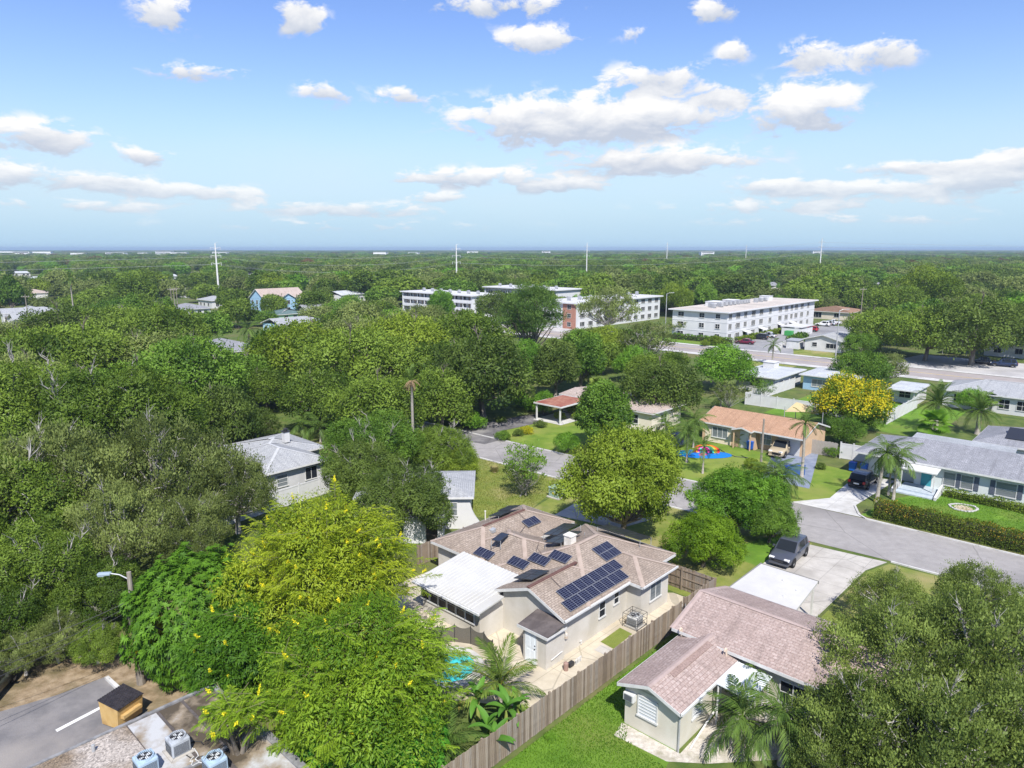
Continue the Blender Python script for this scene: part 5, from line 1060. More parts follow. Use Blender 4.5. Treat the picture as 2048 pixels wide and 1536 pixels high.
def bin_(loc, label, rz=GRID):
    r = thing('wheeled_bin', label, 'bin', loc, rz); q = MB(); q.add([(-.26, -.28, .12), (.26, -.28, .12), (.26, .28, .12), (-.26, .28, .12), (-.32, -.34, .98), (.32, -.34, .98), (.32, .34, .98), (-.32, .34, .98)], [(3, 2, 1, 0), (0, 1, 5, 4), (1, 2, 6, 5), (2, 3, 7, 6), (3, 0, 4, 7), (4, 5, 6, 7)]); q.build('bin', BIN, r)
    q = MB(); q.bevbox(-.35, -.37, .985, .36, .37, 1.06, .03); q.build('lid', BIN, r)
    for s in (-1, 1):
        q = MB(); q.tube([(.24, s * .22, .13), (.24, s * .3, .13)], .13, 12); q.build('wheel', DARK, r)
bin_(W(79.8, 34.9, .03), 'blue wheeled bin at the porch of the orange roofed house'); bin_(W(79.6, 21.9, .03), 'blue wheeled bin beyond the black suv'); bin_(W(79.4, 23.0, .03), 'second blue bin against the white vinyl gate')
# deflated bouncy slide on the lawn
bs = thing('inflatable_slide', 'bright rainbow and blue inflatable water slide lying slack on the lawn', 'inflatable', W(74.0, 38.2, .014), R(-6)); bs.scale = (1.2, 1.25, 1.7)
def heap(nx, ny, rx, ry, h, seed, x0=0, y0=0):
    r_ = np.random.default_rng(seed); V = []; Fc = []
    ph = r_.uniform(0, 6, 6)
    for i in range(nx + 1):
        for j in range(ny):
            t = 2 * math.pi * j / ny; q = i / nx; x, y = rx * q * math.cos(t), ry * q * math.sin(t)
            z = h * (1 - q ** 3) * (.55 + .25 * math.sin(x * 2.1 + ph[0]) * math.cos(y * 2.6 + ph[1]) + .15 * math.sin(5 * x + ph[2])) + .02
            V.append((x0 + x, y0 + y, z))
    for i in range(nx):
        for j in range(ny): Fc.append((i * ny + j, (i + 1) * ny + j, (i + 1) * ny + (j + 1) % ny, i * ny + (j + 1) % ny))
    return MB().add(V, Fc)
def gloss(n, c): return mat(n, c, rough=.4)
heap(8, 30, 2.9, 1.35, .28, 1).build('blue_sheet', gloss('vinyl_blue', (.01, .16, .50)), bs, True)
heap(6, 20, 1.0, .8, .42, 2, -1.9, 0).build('aqua_sheet', gloss('vinyl_aqua', (.03, .42, .50)), bs, True)
for (nm, c, x, rr) in (('vinyl_red', (.62, .03, .03), .4, 1.15), ('vinyl_orange', (.75, .28, .02), .4, .98), ('vinyl_yellow', (.80, .62, .03), .4, .82), ('vinyl_teal', (.03, .50, .36), .4, .66), ('vinyl_pink', (.70, .02, .34), .1, .48)):
    q = MB(); q.tube([(x + rr * math.cos(t), -.25 + rr * .9 * math.sin(t), .28 + .16 * math.sin(t)) for t in [math.pi * (.02 + .96 * k / 16) for k in range(17)]], .14, 8); q.build('rainbow_band', gloss(nm, c), bs, True)
heap(5, 18, .75, .5, .35, 5, .2, -.55).build('pink_sheet', MATS['vinyl_pink'], bs, True)
ho = [G(1440, 896), G(1452, 897), G(1470, 905), G(1490, 915), G(1512, 913)]
# garden hose round the bed
q = MB(); q.tube([p + Vector((0, 0, .04)) for p in (G(1425, 893), G(1438, 899), G(1452, 908), G(1470, 914), G(1495, 916))], .05, 6); tag(q.build('landscape_edging', DARK), 'black plastic edging curving round the bed before the orange house', 'edging')
# stone ring on the green lawn
pr = G(1925, 1016); rg = thing('stone_ring', 'pale stone ring with bare earth on the lawn inside the hedge', 'stone ring', (pr.x, pr.y, .016))
q = MB(); q.lathe([(0, .012), (.75, .012)], 20); q.build('earth', SAND, rg)
sm_ = MB(); sm_.bevbox(-.13, -.09, 0, .13, .09, .12, .03); sme = sm_.mesh('stone', CONCW)
for k in range(26):
    t = 2 * math.pi * k / 26; rr = 1.0 + rng.uniform(-.05, .05); o = link('stone', sme, rg, (rr * 1.15 * math.cos(t), rr * math.sin(t), 0), t + R(90) + rng.uniform(-.2, .2)); o.scale = (rng.uniform(.8, 1.15),) * 3
# backyard pool with mesh safety fence
pc = W(HU - 5.0, HV + 4.6); pool = thing('swimming_pool', 'small teal backyard pool with pale coping half hidden by the yellow flowering tree', 'pool', pc, GRID)
q = MB(); q.lathe([(0, .09), (1.55, .09)], 32); q.build('water', mat('pool_water', (.03, .42, .46), (.06, .55, .58), 2.5, .06, spec=.6, bump=.15), pool)
q = MB(); q.lathe([(1.55, .0), (1.55, .14), (2.1, .14), (2.1, 0)], 32); q.build('coping', CONCW, pool)
mf = thing('mesh_safety_fence', 'dark mesh safety fence round the backyard pool', 'fence', pc, GRID)
MESHM = mat('dark_mesh', (.10, .09, .075), (.16, .145, .12), 40, .9)
for k in range(7):
    t0, t1 = R(-70 + k * 22), R(-70 + (k + 1) * 22); a = Vector((2.75 * math.cos(t0), 2.75 * math.sin(t0), 0)); b = Vector((2.75 * math.cos(t1), 2.75 * math.sin(t1), 0))
    q = MB(); q.tube([a + Vector((0, 0, .02)), a + Vector((0, 0, 1.25))], .025, 6); q.build('post', DARK, mf)
    q = MB(); n = 6
    for i in range(n):
        f0, f1 = i / n, (i + 1) / n; z = lambda f: 1.2 - .18 * 4 * f * (1 - f)
        q.add([a.lerp(b, f0) + Vector((0, 0, .05)), a.lerp(b, f1) + Vector((0, 0, .05)), a.lerp(b, f1) + Vector((0, 0, z(f1))), a.lerp(b, f0) + Vector((0, 0, z(f0)))], [(0, 1, 2, 3)])
    q.build('mesh_panel', MESHM, mf)
# pool pipework beside the shed
pw = thing('pool_pump', 'white pool pipes and black pump beside the shed wall', 'pump', W(HU - .1, HV - .55, .024), GRID)
q = MB(); q.bevbox(-.15, -.12, .05, .25, .12, .32, .04); q.build('pump', DARK, pw); q = MB(); q.lathe([(.14, 0), (.15, .45), (.08, .52), (0, .53)], 12, c=(-.4, 0)); q.build('filter', mat('filter_brown', (.30, .20, .17)), pw)
for k in range(4):
    q = MB(); q.tube([(.35 + k * .13, -.1, 0), (.35 + k * .13, -.1, .3 + .06 * (k % 2)), (.5 + k * .13, -.1, .3 + .06 * (k % 2)), (.5 + k * .13, -.1, .05)], .03, 6); q.build('pipe', TRIM, pw)
# apartment lot bits
de = thing('dumpster_enclosure', 'white walled enclosure with green bin in the apartment parking lot', 'enclosure', W(198, 74.5), GRID)
q = MB(); q.box(0, 0, 0, .2, 5, 2.0); q.box(0, 5, 0, 9, 5.2, 2.0); q.box(0, -.2, 0, 9, 0, 2.0); q.build('wall', APT, de); q = MB(); q.bevbox(-2.2, 1.5, .1, -.4, 3.5, 1.4, .05); q.build('bin', mat('bin_green', (.05, .28, .08), rough=.6), de)
q = MB(); q.box(-.2, -.5, 2.3, 9.5, 5.5, 2.5); q.build('roof', ROOFW, de); 
for a, b in ((.3, .2), (8.8, .2), (8.8, 4.8)):
    q = MB(); q.box(a - .1, b - .1, 2.0, a + .1, b + .1, 2.3); q.build('post', APT, de)
cn = thing('canopy_tent', 'blue canopy tent beside a white shed under the shade trees across the avenue', 'tent', W(186, 32), GRID)
q = MB(); q.add([(0, 0, 2.2), (5, 0, 2.2), (5, 5, 2.2), (0, 5, 2.2), (2.5, 2.5, 3.2)], [(0, 1, 4), (1, 2, 4), (2, 3, 4), (3, 0, 4)]); q.build('canopy', mat('canopy_blue', (.02, .09, .55), rough=.6), cn)
for a in (0.1, 4.9):
    for b in (.1, 4.9): q = MB(); q.tube([(a, b, 0), (a, b, 2.2)], .05); q.build('leg', STEEL, cn)
g = house('shade_tree_house', 'white house hidden behind the big shade trees across the avenue', 190, 12, [(0, 10, 0, 18, 2.9, .25, 'v', 'h', 'h')], [(.5, 9.5, .5, 17.5, 2.8)], SH_PALE, WALLW)
for p_ in (3, 7, 11, 15): add_window(g, '-u', .5, p_, .9, 1.4, 1.2, 2, 1)
# pale buildings on the horizon
r5 = random.Random(5)
for i, (px, py, wpx, hpx) in enumerate(((98, 497, 36, 6), (30, 496, 26, 4), (170, 500, 24, 5), (340, 493, 34, 6), (370, 496, 30, 4), (245, 499, 40, 4), (60, 502, 30, 4), (765, 498, 26, 4), (830, 499, 20, 3), (450, 497, 30, 4), (1090, 500, 16, 4), (945, 498, 22, 3), (1405, 500, 26, 4), (1620, 500, 14, 3), (300, 503, 22, 4))):
    D = r5.uniform(1500, 2300); c_ = Vector(((px - 1024) / F_PX * D, D, 0)); w_ = wpx / F_PX * D; h_ = CAM_H + (HORIZON - py) / F_PX * D
    h_ = r5.uniform(14, 17.5); b_ = thing('distant_building', 'pale building block showing above the trees near the horizon', 'building', c_, r5.uniform(-.3, .3), 'pale buildings near the horizon')
    q = MB(); q.box(-w_ / 2, -8, 0, w_ / 2, 8, h_); q.build('wall', mat('far_white', (.76, .76, .75), (.8, .8, .79), .1), b_)
    q = MB(); q.box(-w_ / 2 - .5, -8.5, h_, w_ / 2 + .5, 8.5, h_ + .6); q.build('roof', ROOFW, b_)
    q = MB()
    for k in range(int(h_ / 3.4)): q.box(-w_ / 2 + 2, -8.12, 1.2 + k * 3.4, w_ / 2 - 2, -8.02, 2.6 + k * 3.4)
    q.build('window_band', GLASS, b_)
# ------------------------------------------------------------------ vegetation: numpy leaf meshes
def np_mesh(name, V, Fq, tone, m):
    me = bpy.data.meshes.new(name); nv, nf = len(V), len(Fq); k = Fq.shape[1]
    me.vertices.add(nv); me.vertices.foreach_set('co', V.astype(np.float32).ravel())
    me.loops.add(nf * k); me.loops.foreach_set('vertex_index', Fq.astype(np.int32).ravel())
    me.polygons.add(nf); me.polygons.foreach_set('loop_start', np.arange(0, nf * k, k, dtype=np.int32))
    a = me.attributes.new('tone', 'FLOAT', 'POINT'); a.data.foreach_set('value', tone.astype(np.float32))
    me.materials.append(m); me.update(calc_edges=True); return me
def unit(a): return a / np.maximum(np.linalg.norm(a, axis=1, keepdims=True), 1e-9)
def leaves(P, D, Nn, l, w, tone, sag=0.0):
    """one diamond per leaf: base, two sides, tip"""
    D = unit(D); S = unit(np.cross(D, Nn)); l = l[:, None]; w = w[:, None]
    tip = P + D * l - np.array([0, 0, 1.0]) * l * sag
    mid = P + D * l * .45
    V = np.stack([P, mid + S * w * .5, tip, mid - S * w * .5], 1).reshape(-1, 3)
    n = len(P); return V, np.arange(4 * n).reshape(n, 4), np.repeat(tone, 4)
def sphere_pts(n, r_, up=0.0):
    i = np.arange(n) + .5; ph = np.arccos(1 - 2 * i / n); th = np.pi * (1 + 5 ** .5) * i
    p = np.stack([np.cos(th) * np.sin(ph), np.sin(th) * np.sin(ph), np.cos(ph)], 1) + r_.normal(0, .09, (n, 3))
    p = unit(p); return p[p[:, 2] > -.75 + up]
def make_lobes(r_, R0, hz, zc, n, rad=(.24, .40), flat=.85, spread=.70):
    """lobes over the dome of the crown, a low skirt and a loose core, unequal in size and reach"""
    L = [(np.array([r_.uniform(-.1, .1) * R0, r_.uniform(-.1, .1) * R0, zc - hz * .05]), R0 * .42, .85)]
    ax = r_.uniform(.88, 1.12); ph = r_.uniform(0, 6.28, 3)
    for i in range(n):
        z = 1.0 - 1.36 * (i + .5) / n + r_.uniform(-.06, .06); z = max(-.42, min(.98, z)); t = i * 2.39996 + r_.uniform(-.4, .4); q = math.sqrt(1 - z * z) * spread
        q *= 1 + .16 * math.sin(2 * t + ph[0]) + .12 * math.sin(3 * t + ph[1]) + r_.uniform(-.12, .12)
        L.append((np.array([math.cos(t) * q * R0 * ax, math.sin(t) * q * R0 / ax, zc + z * hz * spread * (1 + r_.uniform(-.16, .16))]), R0 * r_.uniform(*rad), flat * r_.uniform(.8, 1.1)))
    return L
def crown(name, seed, m, R0=6., hz=3.6, zc=4.9, nl=24, clumps=48, per=34, ll=.3, lw=.18, rad=(.24, .40), flat=.85, spread=.70, cs=.115, droop=0., upright=0., keep=1.0, tone_sp=.26, accent=0.0, ragged=.16):
    r_ = np.random.default_rng(seed); L = make_lobes(r_, R0, hz, zc, nl, rad, flat, spread)
    C = []; NN = []; T = []
    for i, (c, ra, fl) in enumerate(L):
        p = sphere_pts(int(clumps * (ra / (R0 * .38)) ** 2), r_); lob_t = r_.normal(.5, .17)
        rr = ra * (1 + r_.normal(0, ragged, len(p))); q = c + p * rr[:, None] * np.array([1, 1, fl])
        ok = np.ones(len(p), bool)
        for j, (c2, r2, f2) in enumerate(L):
            if j != i: ok &= np.linalg.norm((q - c2) / np.array([1, 1, f2]), axis=1) > r2 * .80
        ok &= r_.random(len(p)) < keep
        q, p = q[ok], p[ok]; C.append(q); NN.append(unit(p * np.array([1, 1, 1 / fl]))); T.append(np.full(len(q), lob_t) + r_.normal(0, tone_sp * .6, len(q)))
    C = np.concatenate(C); NN = np.concatenate(NN); T = np.concatenate(T)
    n = len(C); k = per; s = R0 * cs
    sc = r_.uniform(.7, 1.35, n)
    off = r_.normal(0, 1, (n, k, 3)) * s * .62 * sc[:, None, None]
    dn = np.einsum('nkd,nd->nk', off, NN); off -= NN[:, None, :] * dn[:, :, None] * .45
    if upright: off[:, :, 2] = np.abs(off[:, :, 2]) * (1 + upright)
    P = (C[:, None, :] + off).reshape(-1, 3); Nr = np.repeat(NN, k, 0)
    of = unit(off.reshape(-1, 3)); out = of - Nr * np.sum(of * Nr, 1, keepdims=True) + Nr * .25 + r_.normal(0, .25, P.shape); out[:, 2] += upright * .8 - droop
    nrm = Nr * 1.0 + np.array([0, 0, .35]) + of * .35 + r_.normal(0, .20, P.shape)
    tone = np.repeat(T, k) + r_.normal(0, tone_sp * .28, len(P)) ; tone = np.clip(tone, 0.0, .86)
    if accent:
        sel = np.repeat((r_.random(n) < accent) & (NN[:, 2] > -.1), k) & (r_.random(len(P)) < .8); tone[sel] = 1.15
    V, Fq, tt = leaves(P, out, nrm, ll * r_.uniform(.7, 1.3, len(P)), lw * r_.uniform(.7, 1.3, len(P)), tone, droop * .25)
    return np_mesh(name, V, Fq, tt, m), L
def limbs(name, seed, L, m, r0=.34, base=2.2, twigs=0, bare=0):
    r_ = random.Random(seed); q = MB(); fork = Vector((r_.uniform(-.3, .3), r_.uniform(-.3, .3), base))
    q.tube([(0, 0, -.3), (0, 0, .25), fork * .5, fork], [r0 * 1.45, r0 * 1.1, r0 * .95, r0 * .85], 8)
    for i, (c, ra, fl) in enumerate(L):
        c = Vector(c); mid = fork.lerp(c, .5) + Vector((r_.uniform(-.5, .5), r_.uniform(-.5, .5), r_.uniform(-.5, .1)))
        rr = r0 * r_.uniform(.36, .55); q.tube([fork, mid, c], [rr, rr * .62, rr * .25], 6, cap=False)
        for k in range(3 if not twigs else 3 + twigs):
            d = Vector((r_.uniform(-1, 1), r_.uniform(-1, 1), r_.uniform(-.25, 1))).normalized(); st = mid.lerp(c, r_.uniform(.2, 1))
            e = st + d * ra * (r_.uniform(.6, .95) if k < 3 else r_.uniform(.95, 1.25)); mm = st.lerp(e, .5) + Vector((r_.uniform(-.2, .2), r_.uniform(-.2, .2), r_.uniform(-.2, .2)))
            q.tube([st, mm, e], [rr * .34, rr * .22, rr * .06], 4, cap=False)
    for k in range(bare):                               # weathered limbs that stand clear of the leaves
        c, ra, fl = L[1 + (k * 3) % (len(L) - 1)]; c = Vector(c); d = (c - fork).normalized(); d = (d + Vector((r_.uniform(-.4, .4), r_.uniform(-.4, .4), r_.uniform(0, .5)))).normalized(); e = c + d * ra * 1.25; mid = fork.lerp(e, .55) + Vector((r_.uniform(-.5, .5), r_.uniform(-.5, .5), .4))
        q.tube([fork, mid, e], [r0 * .72, r0 * .42, r0 * .12], 6, cap=False)
        for j in range(6):
            st = mid.lerp(e, r_.uniform(.3, 1)); dd = (d + Vector((r_.uniform(-1, 1), r_.uniform(-1, 1), r_.uniform(-.2, .9)))).normalized(); e2 = st + dd * ra * r_.uniform(.5, .9); m2 = st.lerp(e2, .5) + Vector((r_.uniform(-.15, .15), r_.uniform(-.15, .15), r_.uniform(-.1, .2)))
            q.tube([st, m2, e2], [r0 * .16, r0 * .10, r0 * .03], 4, cap=False)
            for _ in range(2): e3 = e2 + Vector((r_.uniform(-.5, .5), r_.uniform(-.5, .5), r_.uniform(-.1, .6))); q.tube([m2, e3], [r0 * .07, r0 * .02], 3, cap=False)
    return q.mesh(name, m, True)
# leaf colours
LM_OAK = leafmat('leaf_oak', (.054, .104, .010), (.222, .322, .042))
LM_OLV = leafmat('leaf_olive', (.086, .118, .028), (.270, .330, .092))
LM_GRN = leafmat('leaf_green', (.050, .116, .012), (.195, .335, .040))
LM_BRT = leafmat('leaf_bright', (.060, .150, .010), (.200, .390, .034))
LM_YGR = leafmat('leaf_yellow_green', (.090, .150, .010), (.265, .355, .035))
LM_DRK = leafmat('leaf_dark', (.042, .080, .012), (.165, .235, .042))
LM_YEL = leafmat('leaf_yellow_bloom', (.070, .135, .010), (.200, .300, .025), (.60, .52, .015))
LM_RED = leafmat('leaf_rusty', (.10, .065, .02), (.23, .15, .055))
LM_HDG = leafmat('leaf_hedge', (.075, .120, .012), (.215, .270, .030), (.48, .27, .04))
LM_PALM = leafmat('leaf_palm', (.040, .085, .014), (.150, .235, .045), trans=.25)
LM_COCO = leafmat('leaf_coconut', (.060, .115, .014), (.215, .290, .050), (.45, .36, .08), trans=.3)
LM_DEAD = leafmat('leaf_dead_palm', (.20, .13, .07), (.36, .26, .15), trans=.15)
LM_BAN = leafmat('leaf_banana', (.050, .150, .020), (.130, .300, .040), trans=.35)
PROTO = {}
def proto(kind, seed, m, wood, lod, R0=6., hz=4.0, zc=4.7, **k):
    kw = dict(N=dict(clumps=120, per=46, ll=.24, lw=.125, cs=.075), M=dict(clumps=52, per=32, ll=.36, lw=.21, cs=.11), F=dict(clumps=36, per=22, ll=.55, lw=.40, cs=.13, nl=18, rad=(.20, .36)))[lod].copy()
    lk = {a: k.pop(a) for a in ('r0', 'base', 'twigs', 'bare') if a in k}
    kw.update(k); cm, L = crown('crown', seed, m, R0, hz, zc, **kw)
    tm = limbs('trunk', seed, L, wood, **lk)
    PROTO.setdefault((kind, lod), []).append((cm, tm, R0, zc))
for s in (11, 12): proto('oak', s, LM_OAK, BARKG, 'N', nl=34, rad=(.16, .31), twigs=2, ragged=.2, keep=.9, bare=4, spread=.82)
for s in (21, 22, 23): proto('oak', s, LM_OAK, BARK, 'M', nl=34, rad=(.15, .30), ragged=.18, keep=.95, spread=.82, clumps=64, bare=1)
for s in (31, 32, 33): proto('oak', s, LM_OAK, BARK, 'F')
proto('airy', 13, LM_OLV, BARKG, 'N', hz=4.2, nl=30, rad=(.12, .27), keep=.70, twigs=3, bare=8, upright=.9, spread=.80, ragged=.28); proto('airy', 15, LM_OLV, BARKG, 'N', hz=4.2, nl=28, rad=(.12, .28), keep=.66, twigs=3, bare=8, upright=.9, spread=.80, ragged=.28)
proto('airy', 14, LM_OLV, BARKG, 'M', hz=4.0, nl=26, rad=(.14, .28), keep=.58, twigs=4, upright=.5, spread=.80, ragged=.25)
proto('broad', 41, LM_YGR, BARK, 'N', hz=4.9, zc=5.2, nl=34, rad=(.13, .32), flat=.9, ll=.28, lw=.15, base=1.2, ragged=.26, spread=.80)
proto('broad', 45, LM_YGR, BARK, 'N', hz=4.6, zc=4.9, nl=28, rad=(.14, .34), flat=.9, ll=.26, lw=.14, base=1.2, ragged=.28, spread=.76)
proto('broad', 42, LM_BRT, BARK, 'M', hz=4.6, zc=5.0, rad=(.22, .38)); proto('broad', 43, LM_BRT, BARK, 'M', hz=4.2, zc=4.9, rad=(.2, .4))
proto('broad', 44, LM_BRT, BARK, 'F', hz=4.4)
proto('tall', 51, LM_GRN, BARK, 'M', R0=4., hz=5.6, zc=5.6, nl=26, flat=1.0, spread=.66); proto('tall', 52, LM_GRN, BARK, 'F', R0=4., hz=5.6, zc=5.6, flat=1.0, spread=.66)
proto('bush', 61, LM_GRN, BARK, 'M', R0=1.6, hz=1.1, zc=.85, nl=9, clumps=26, ll=.16, lw=.09, r0=.06, base=.3); proto('bush', 62, LM_GRN, BARK, 'M', R0=1.6, hz=1.3, zc=.9, nl=12, clumps=26, ll=.2, lw=.08, r0=.06, base=.3, ragged=.3)
proto('bloom', 71, LM_YEL, BARK, 'M', hz=4.3, zc=4.6, nl=30, rad=(.2, .32), accent=.68, clumps=70, ll=.32, lw=.2)
proto('pine', 81, leafmat('leaf_pine', (.050, .110, .018), (.160, .265, .050)), BARK, 'M', R0=4.6, hz=6.0, zc=6.8, nl=34, rad=(.16, .28), flat=.6, spread=.74, clumps=60, ll=.38, lw=.09, upright=.4)
proto('sparse', 91, LM_OLV, BARKG, 'M', R0=3., hz=2.8, zc=3.2, nl=16, rad=(.12, .26), keep=.42, clumps=60, per=16, ll=.22, lw=.14, twigs=6, upright=.7, r0=.12, base=1.0)
def solve(px, py, rpx, kz):
    R_ = 4.
    for _ in range(25):
        p = G(px, py, min(kz * R_, 17)); R_ = .5 * R_ + .5 * max(.3, rpx * depth(p) / F_PX)
    return p, R_
TREES = []
_ct = {}
def plant(kind, lod, x, y, R_, label, cat='tree', group=None, m=None, name=None, rz=None, zs=1.0, wood=None):
    L = PROTO.get((kind, lod)) or PROTO[(kind, 'M')]; i = _ct.get((kind, lod), 0); _ct[(kind, lod)] = i + 1
    cm, tm, R0, zc = L[i % len(L)]; s = R_ / R0
    o = thing(name or {'oak': 'oak_tree', 'airy': 'oak_tree', 'broad': 'broadleaf_tree', 'tall': 'leafy_tree', 'bush': 'shrub', 'bloom': 'yellow_flowering_tree', 'pine': 'pine_tree', 'sparse': 'sparse_tree'}[kind], label, cat, (x, y, 0), rng.uniform(0, 6.28) if rz is None else rz, group)
    o.scale = (s, s, s * zs); t = link('trunk', tm, o); c = link('crown', cm, o)
    if m is not None: c.material_slots[0].link = 'OBJECT'; c.material_slots[0].material = m
    if wood is not None: t.material_slots[0].link = 'OBJECT'; t.material_slots[0].material = wood
    TREES.append((x, y, R_)); return o
def tree(kind, px, py, rpx, label, lod='M', m=None, zs=1.0, group=None, kzf=1.0, **k):
    L = PROTO.get((kind, lod)) or PROTO[(kind, 'M')]; p, R_ = solve(px, py, rpx, L[0][3] / L[0][2] * zs * kzf)
    return plant(kind, lod, p.x, p.y, R_, label, m=m, zs=zs, group=group, **k)
# --- left foreground oaks
OG = 'grey limbed oaks massed along the left side'; OL = 'dark olive oak with grey limbs in the mass of oaks left of the mango tree'
for (px, py, r, kd) in ((60, 850, 150, 'oak'), (235, 860, 150, 'oak'), (110, 985, 150, 'airy'), (330, 960, 140, 'airy'), (-20, 1040, 150, 'oak'), (470, 995, 92, 'airy'), (240, 1080, 115, 'airy'), (75, 1160, 120, 'oak'), (380, 1075, 90, 'airy'), (200, 1195, 85, 'oak'), (-10, 1250, 100, 'oak'), (110, 1280, 62, 'airy'), (190, 1290, 50, 'oak'), (45, 1310, 55, 'airy')):
    tree(kd, px, py, r, OL, 'N', group=OG, m=LM_OAK if kd == 'oak' else LM_OLV, zs=1.05)
# --- oak belt, middle left
OM = 'rounded oak crown in the unbroken oak belt left of the grey hip roofed house'; OMG = 'oak belt on the left'
for (px, py, r) in ((55, 745, 95), (165, 735, 105), (285, 735, 105), (385, 760, 95), (120, 670, 70), (230, 665, 78), (330, 675, 70), (20, 690, 60), (480, 760, 80), (440, 840, 75), (350, 850, 90), (140, 800, 100), (30, 790, 90), (275, 800, 95), (500, 850, 50)):
    tree('oak', px, py, r, OM, 'M', group=OMG, m=[None, LM_OLV, LM_GRN, LM_DRK, None][len(TREES) % 5], zs=[1.0, .85, 1.2][len(TREES) % 3])
# --- centre woods
OC = 'oak crown in the woods between the grey hip roofed house and the tan roofed house'; OCG = 'centre woods'
for (px, py, r, m) in ((600, 715, 95, LM_YGR), (700, 740, 100, LM_OAK), (810, 700, 90, LM_YGR), (640, 800, 75, LM_OAK), (760, 820, 85, LM_OAK), (930, 690, 85, LM_OAK), (560, 700, 60, LM_GRN), (880, 800, 75, LM_OAK), (700, 690, 70, LM_OLV), (530, 780, 55, LM_OAK)):
    tree('oak', px, py, r, OC, 'M', group=OCG, m=m)
tree('oak', 965, 755, 105, 'large dark oak overhanging the dark asphalt drive', m=LM_DRK); tree('oak', 890, 745, 80, 'dark oak left of the one over the dark drive', m=LM_OAK)
tree('oak', 750, 900, 90, 'dense green oak right of the grey hip roofed house', 'N', m=LM_GRN); tree('oak', 872, 905, 66, 'dense oak standing behind the bare topped palm trunk', 'N', m=LM_OAK)
tree('oak', 808, 990, 94, 'dark oak pressing against the white stucco house', 'N', m=LM_DRK, kzf=1.25); tree('oak', 730, 950, 85, 'dark oak behind the top of the yellow flowering tree', 'N', m=LM_DRK)
tree('oak', 915, 930, 42, 'small yellowish oak at the road edge near the ornamental grass', m=LM_YGR)
# --- middle
tree('broad', 1246, 985, 110, 'large round yellow green tree beside the street beyond the solar house', 'N', m=LM_YGR, zs=1.12, kzf=.85, rz=2.2)
tree('broad', 1408, 1085, 70, 'bright lime green tree against the board fence behind the solar house', 'N', m=leafmat('leaf_lime', (.085, .170, .006), (.250, .400, .022)), kzf=.85)
tree('broad', 1470, 1005, 74, 'dense green tree between the lime green tree and the street', 'N', m=LM_BRT); tree('broad', 1540, 1040, 55, 'green tree overhanging the grey suv', 'N', m=LM_GRN)
tree('sparse', 1050, 935, 55, 'sparse twiggy young tree on the dry lawn behind the solar house', m=LM_GRN)
tree('sparse', 1040, 955, 38, 'lower leafy half of the twiggy young tree clump on the dry lawn', m=LM_DRK)
tree('tall', 1205, 830, 52, 'upright glossy green tree before the tan roofed house', m=LM_GRN); tree('broad', 1133, 885, 26, 'small green tree on the lawn across the street', m=LM_BRT)
tree('oak', 1322, 782, 74, 'dark oak between the tan and orange roofed houses', m=LM_DRK); tree('oak', 1300, 745, 50, 'grey green oak behind the tan roofed house', m=LM_OAK); tree('broad', 1275, 730, 45, 'pale green tree behind the dark oak of the tan roofed house', m=LM_BRT)
tree('broad', 1450, 735, 58, 'bright green tree left of the white flat roofed house', m=LM_BRT); tree('sparse', 1455, 790, 34, 'thin tree behind the ridge of the orange roofed house', m=LM_OLV); tree('sparse', 1525, 780, 24, 'slender green tree against the white vinyl fence', m=LM_GRN)
tree('broad', 1055, 715, 42, 'brilliant green tree behind the large dark oak', m=LM_BRT); tree('tall', 1110, 735, 44, 'dark green tree right of the brilliant green one', m=LM_DRK); tree('tall', 1160, 720, 46, 'deep green tree in the grove behind the carport', m=LM_GRN)
tree('broad', 1210, 690, 48, 'pale lime tree before the bare branched tree at the long apartments', m=LM_YGR); tree('airy', 1290, 690, 55, 'airy brown green tree left of the white apartment block', m=LM_OLV); tree('airy', 1215, 625, 62, 'bare branched airy tree in front of the long white apartments', m=LM_OLV)
tree('broad', 1085, 805, 28, 'broad leaved shrub tree left of the rusty carport', m=LM_BRT); tree('bush', 1150, 815, 22, 'bushy plant with pale flowers at the rusty carport post', cat='shrub', m=LM_YGR)
# --- pines and trees by the apartments
tree('pine', 1062, 640, 62, 'tall bright green pine before the gallery apartments'); tree('oak', 995, 615, 42, 'dark oak left of the bright pine', m=LM_DRK); tree('oak', 1030, 580, 30, 'dark tree behind the bright pine', m=LM_OAK); tree('broad', 1080, 565, 28, 'round green tree above the apartment roofs', m=LM_BRT)
tree('airy', 1362, 655, 26, 'grey green young tree at the white apartment corner', m=LM_OLV); tree('broad', 1350, 600, 40, 'rounded green tree behind the white apartment block', m=LM_YGR); tree('tall', 880, 615, 26, 'bright tree at the gallery apartments', m=LM_BRT); tree('oak', 850, 645, 45, 'olive oak before the gallery apartments', m=LM_OLV); tree('oak', 930, 650, 40, 'oak before the white end wall', m=LM_OAK)
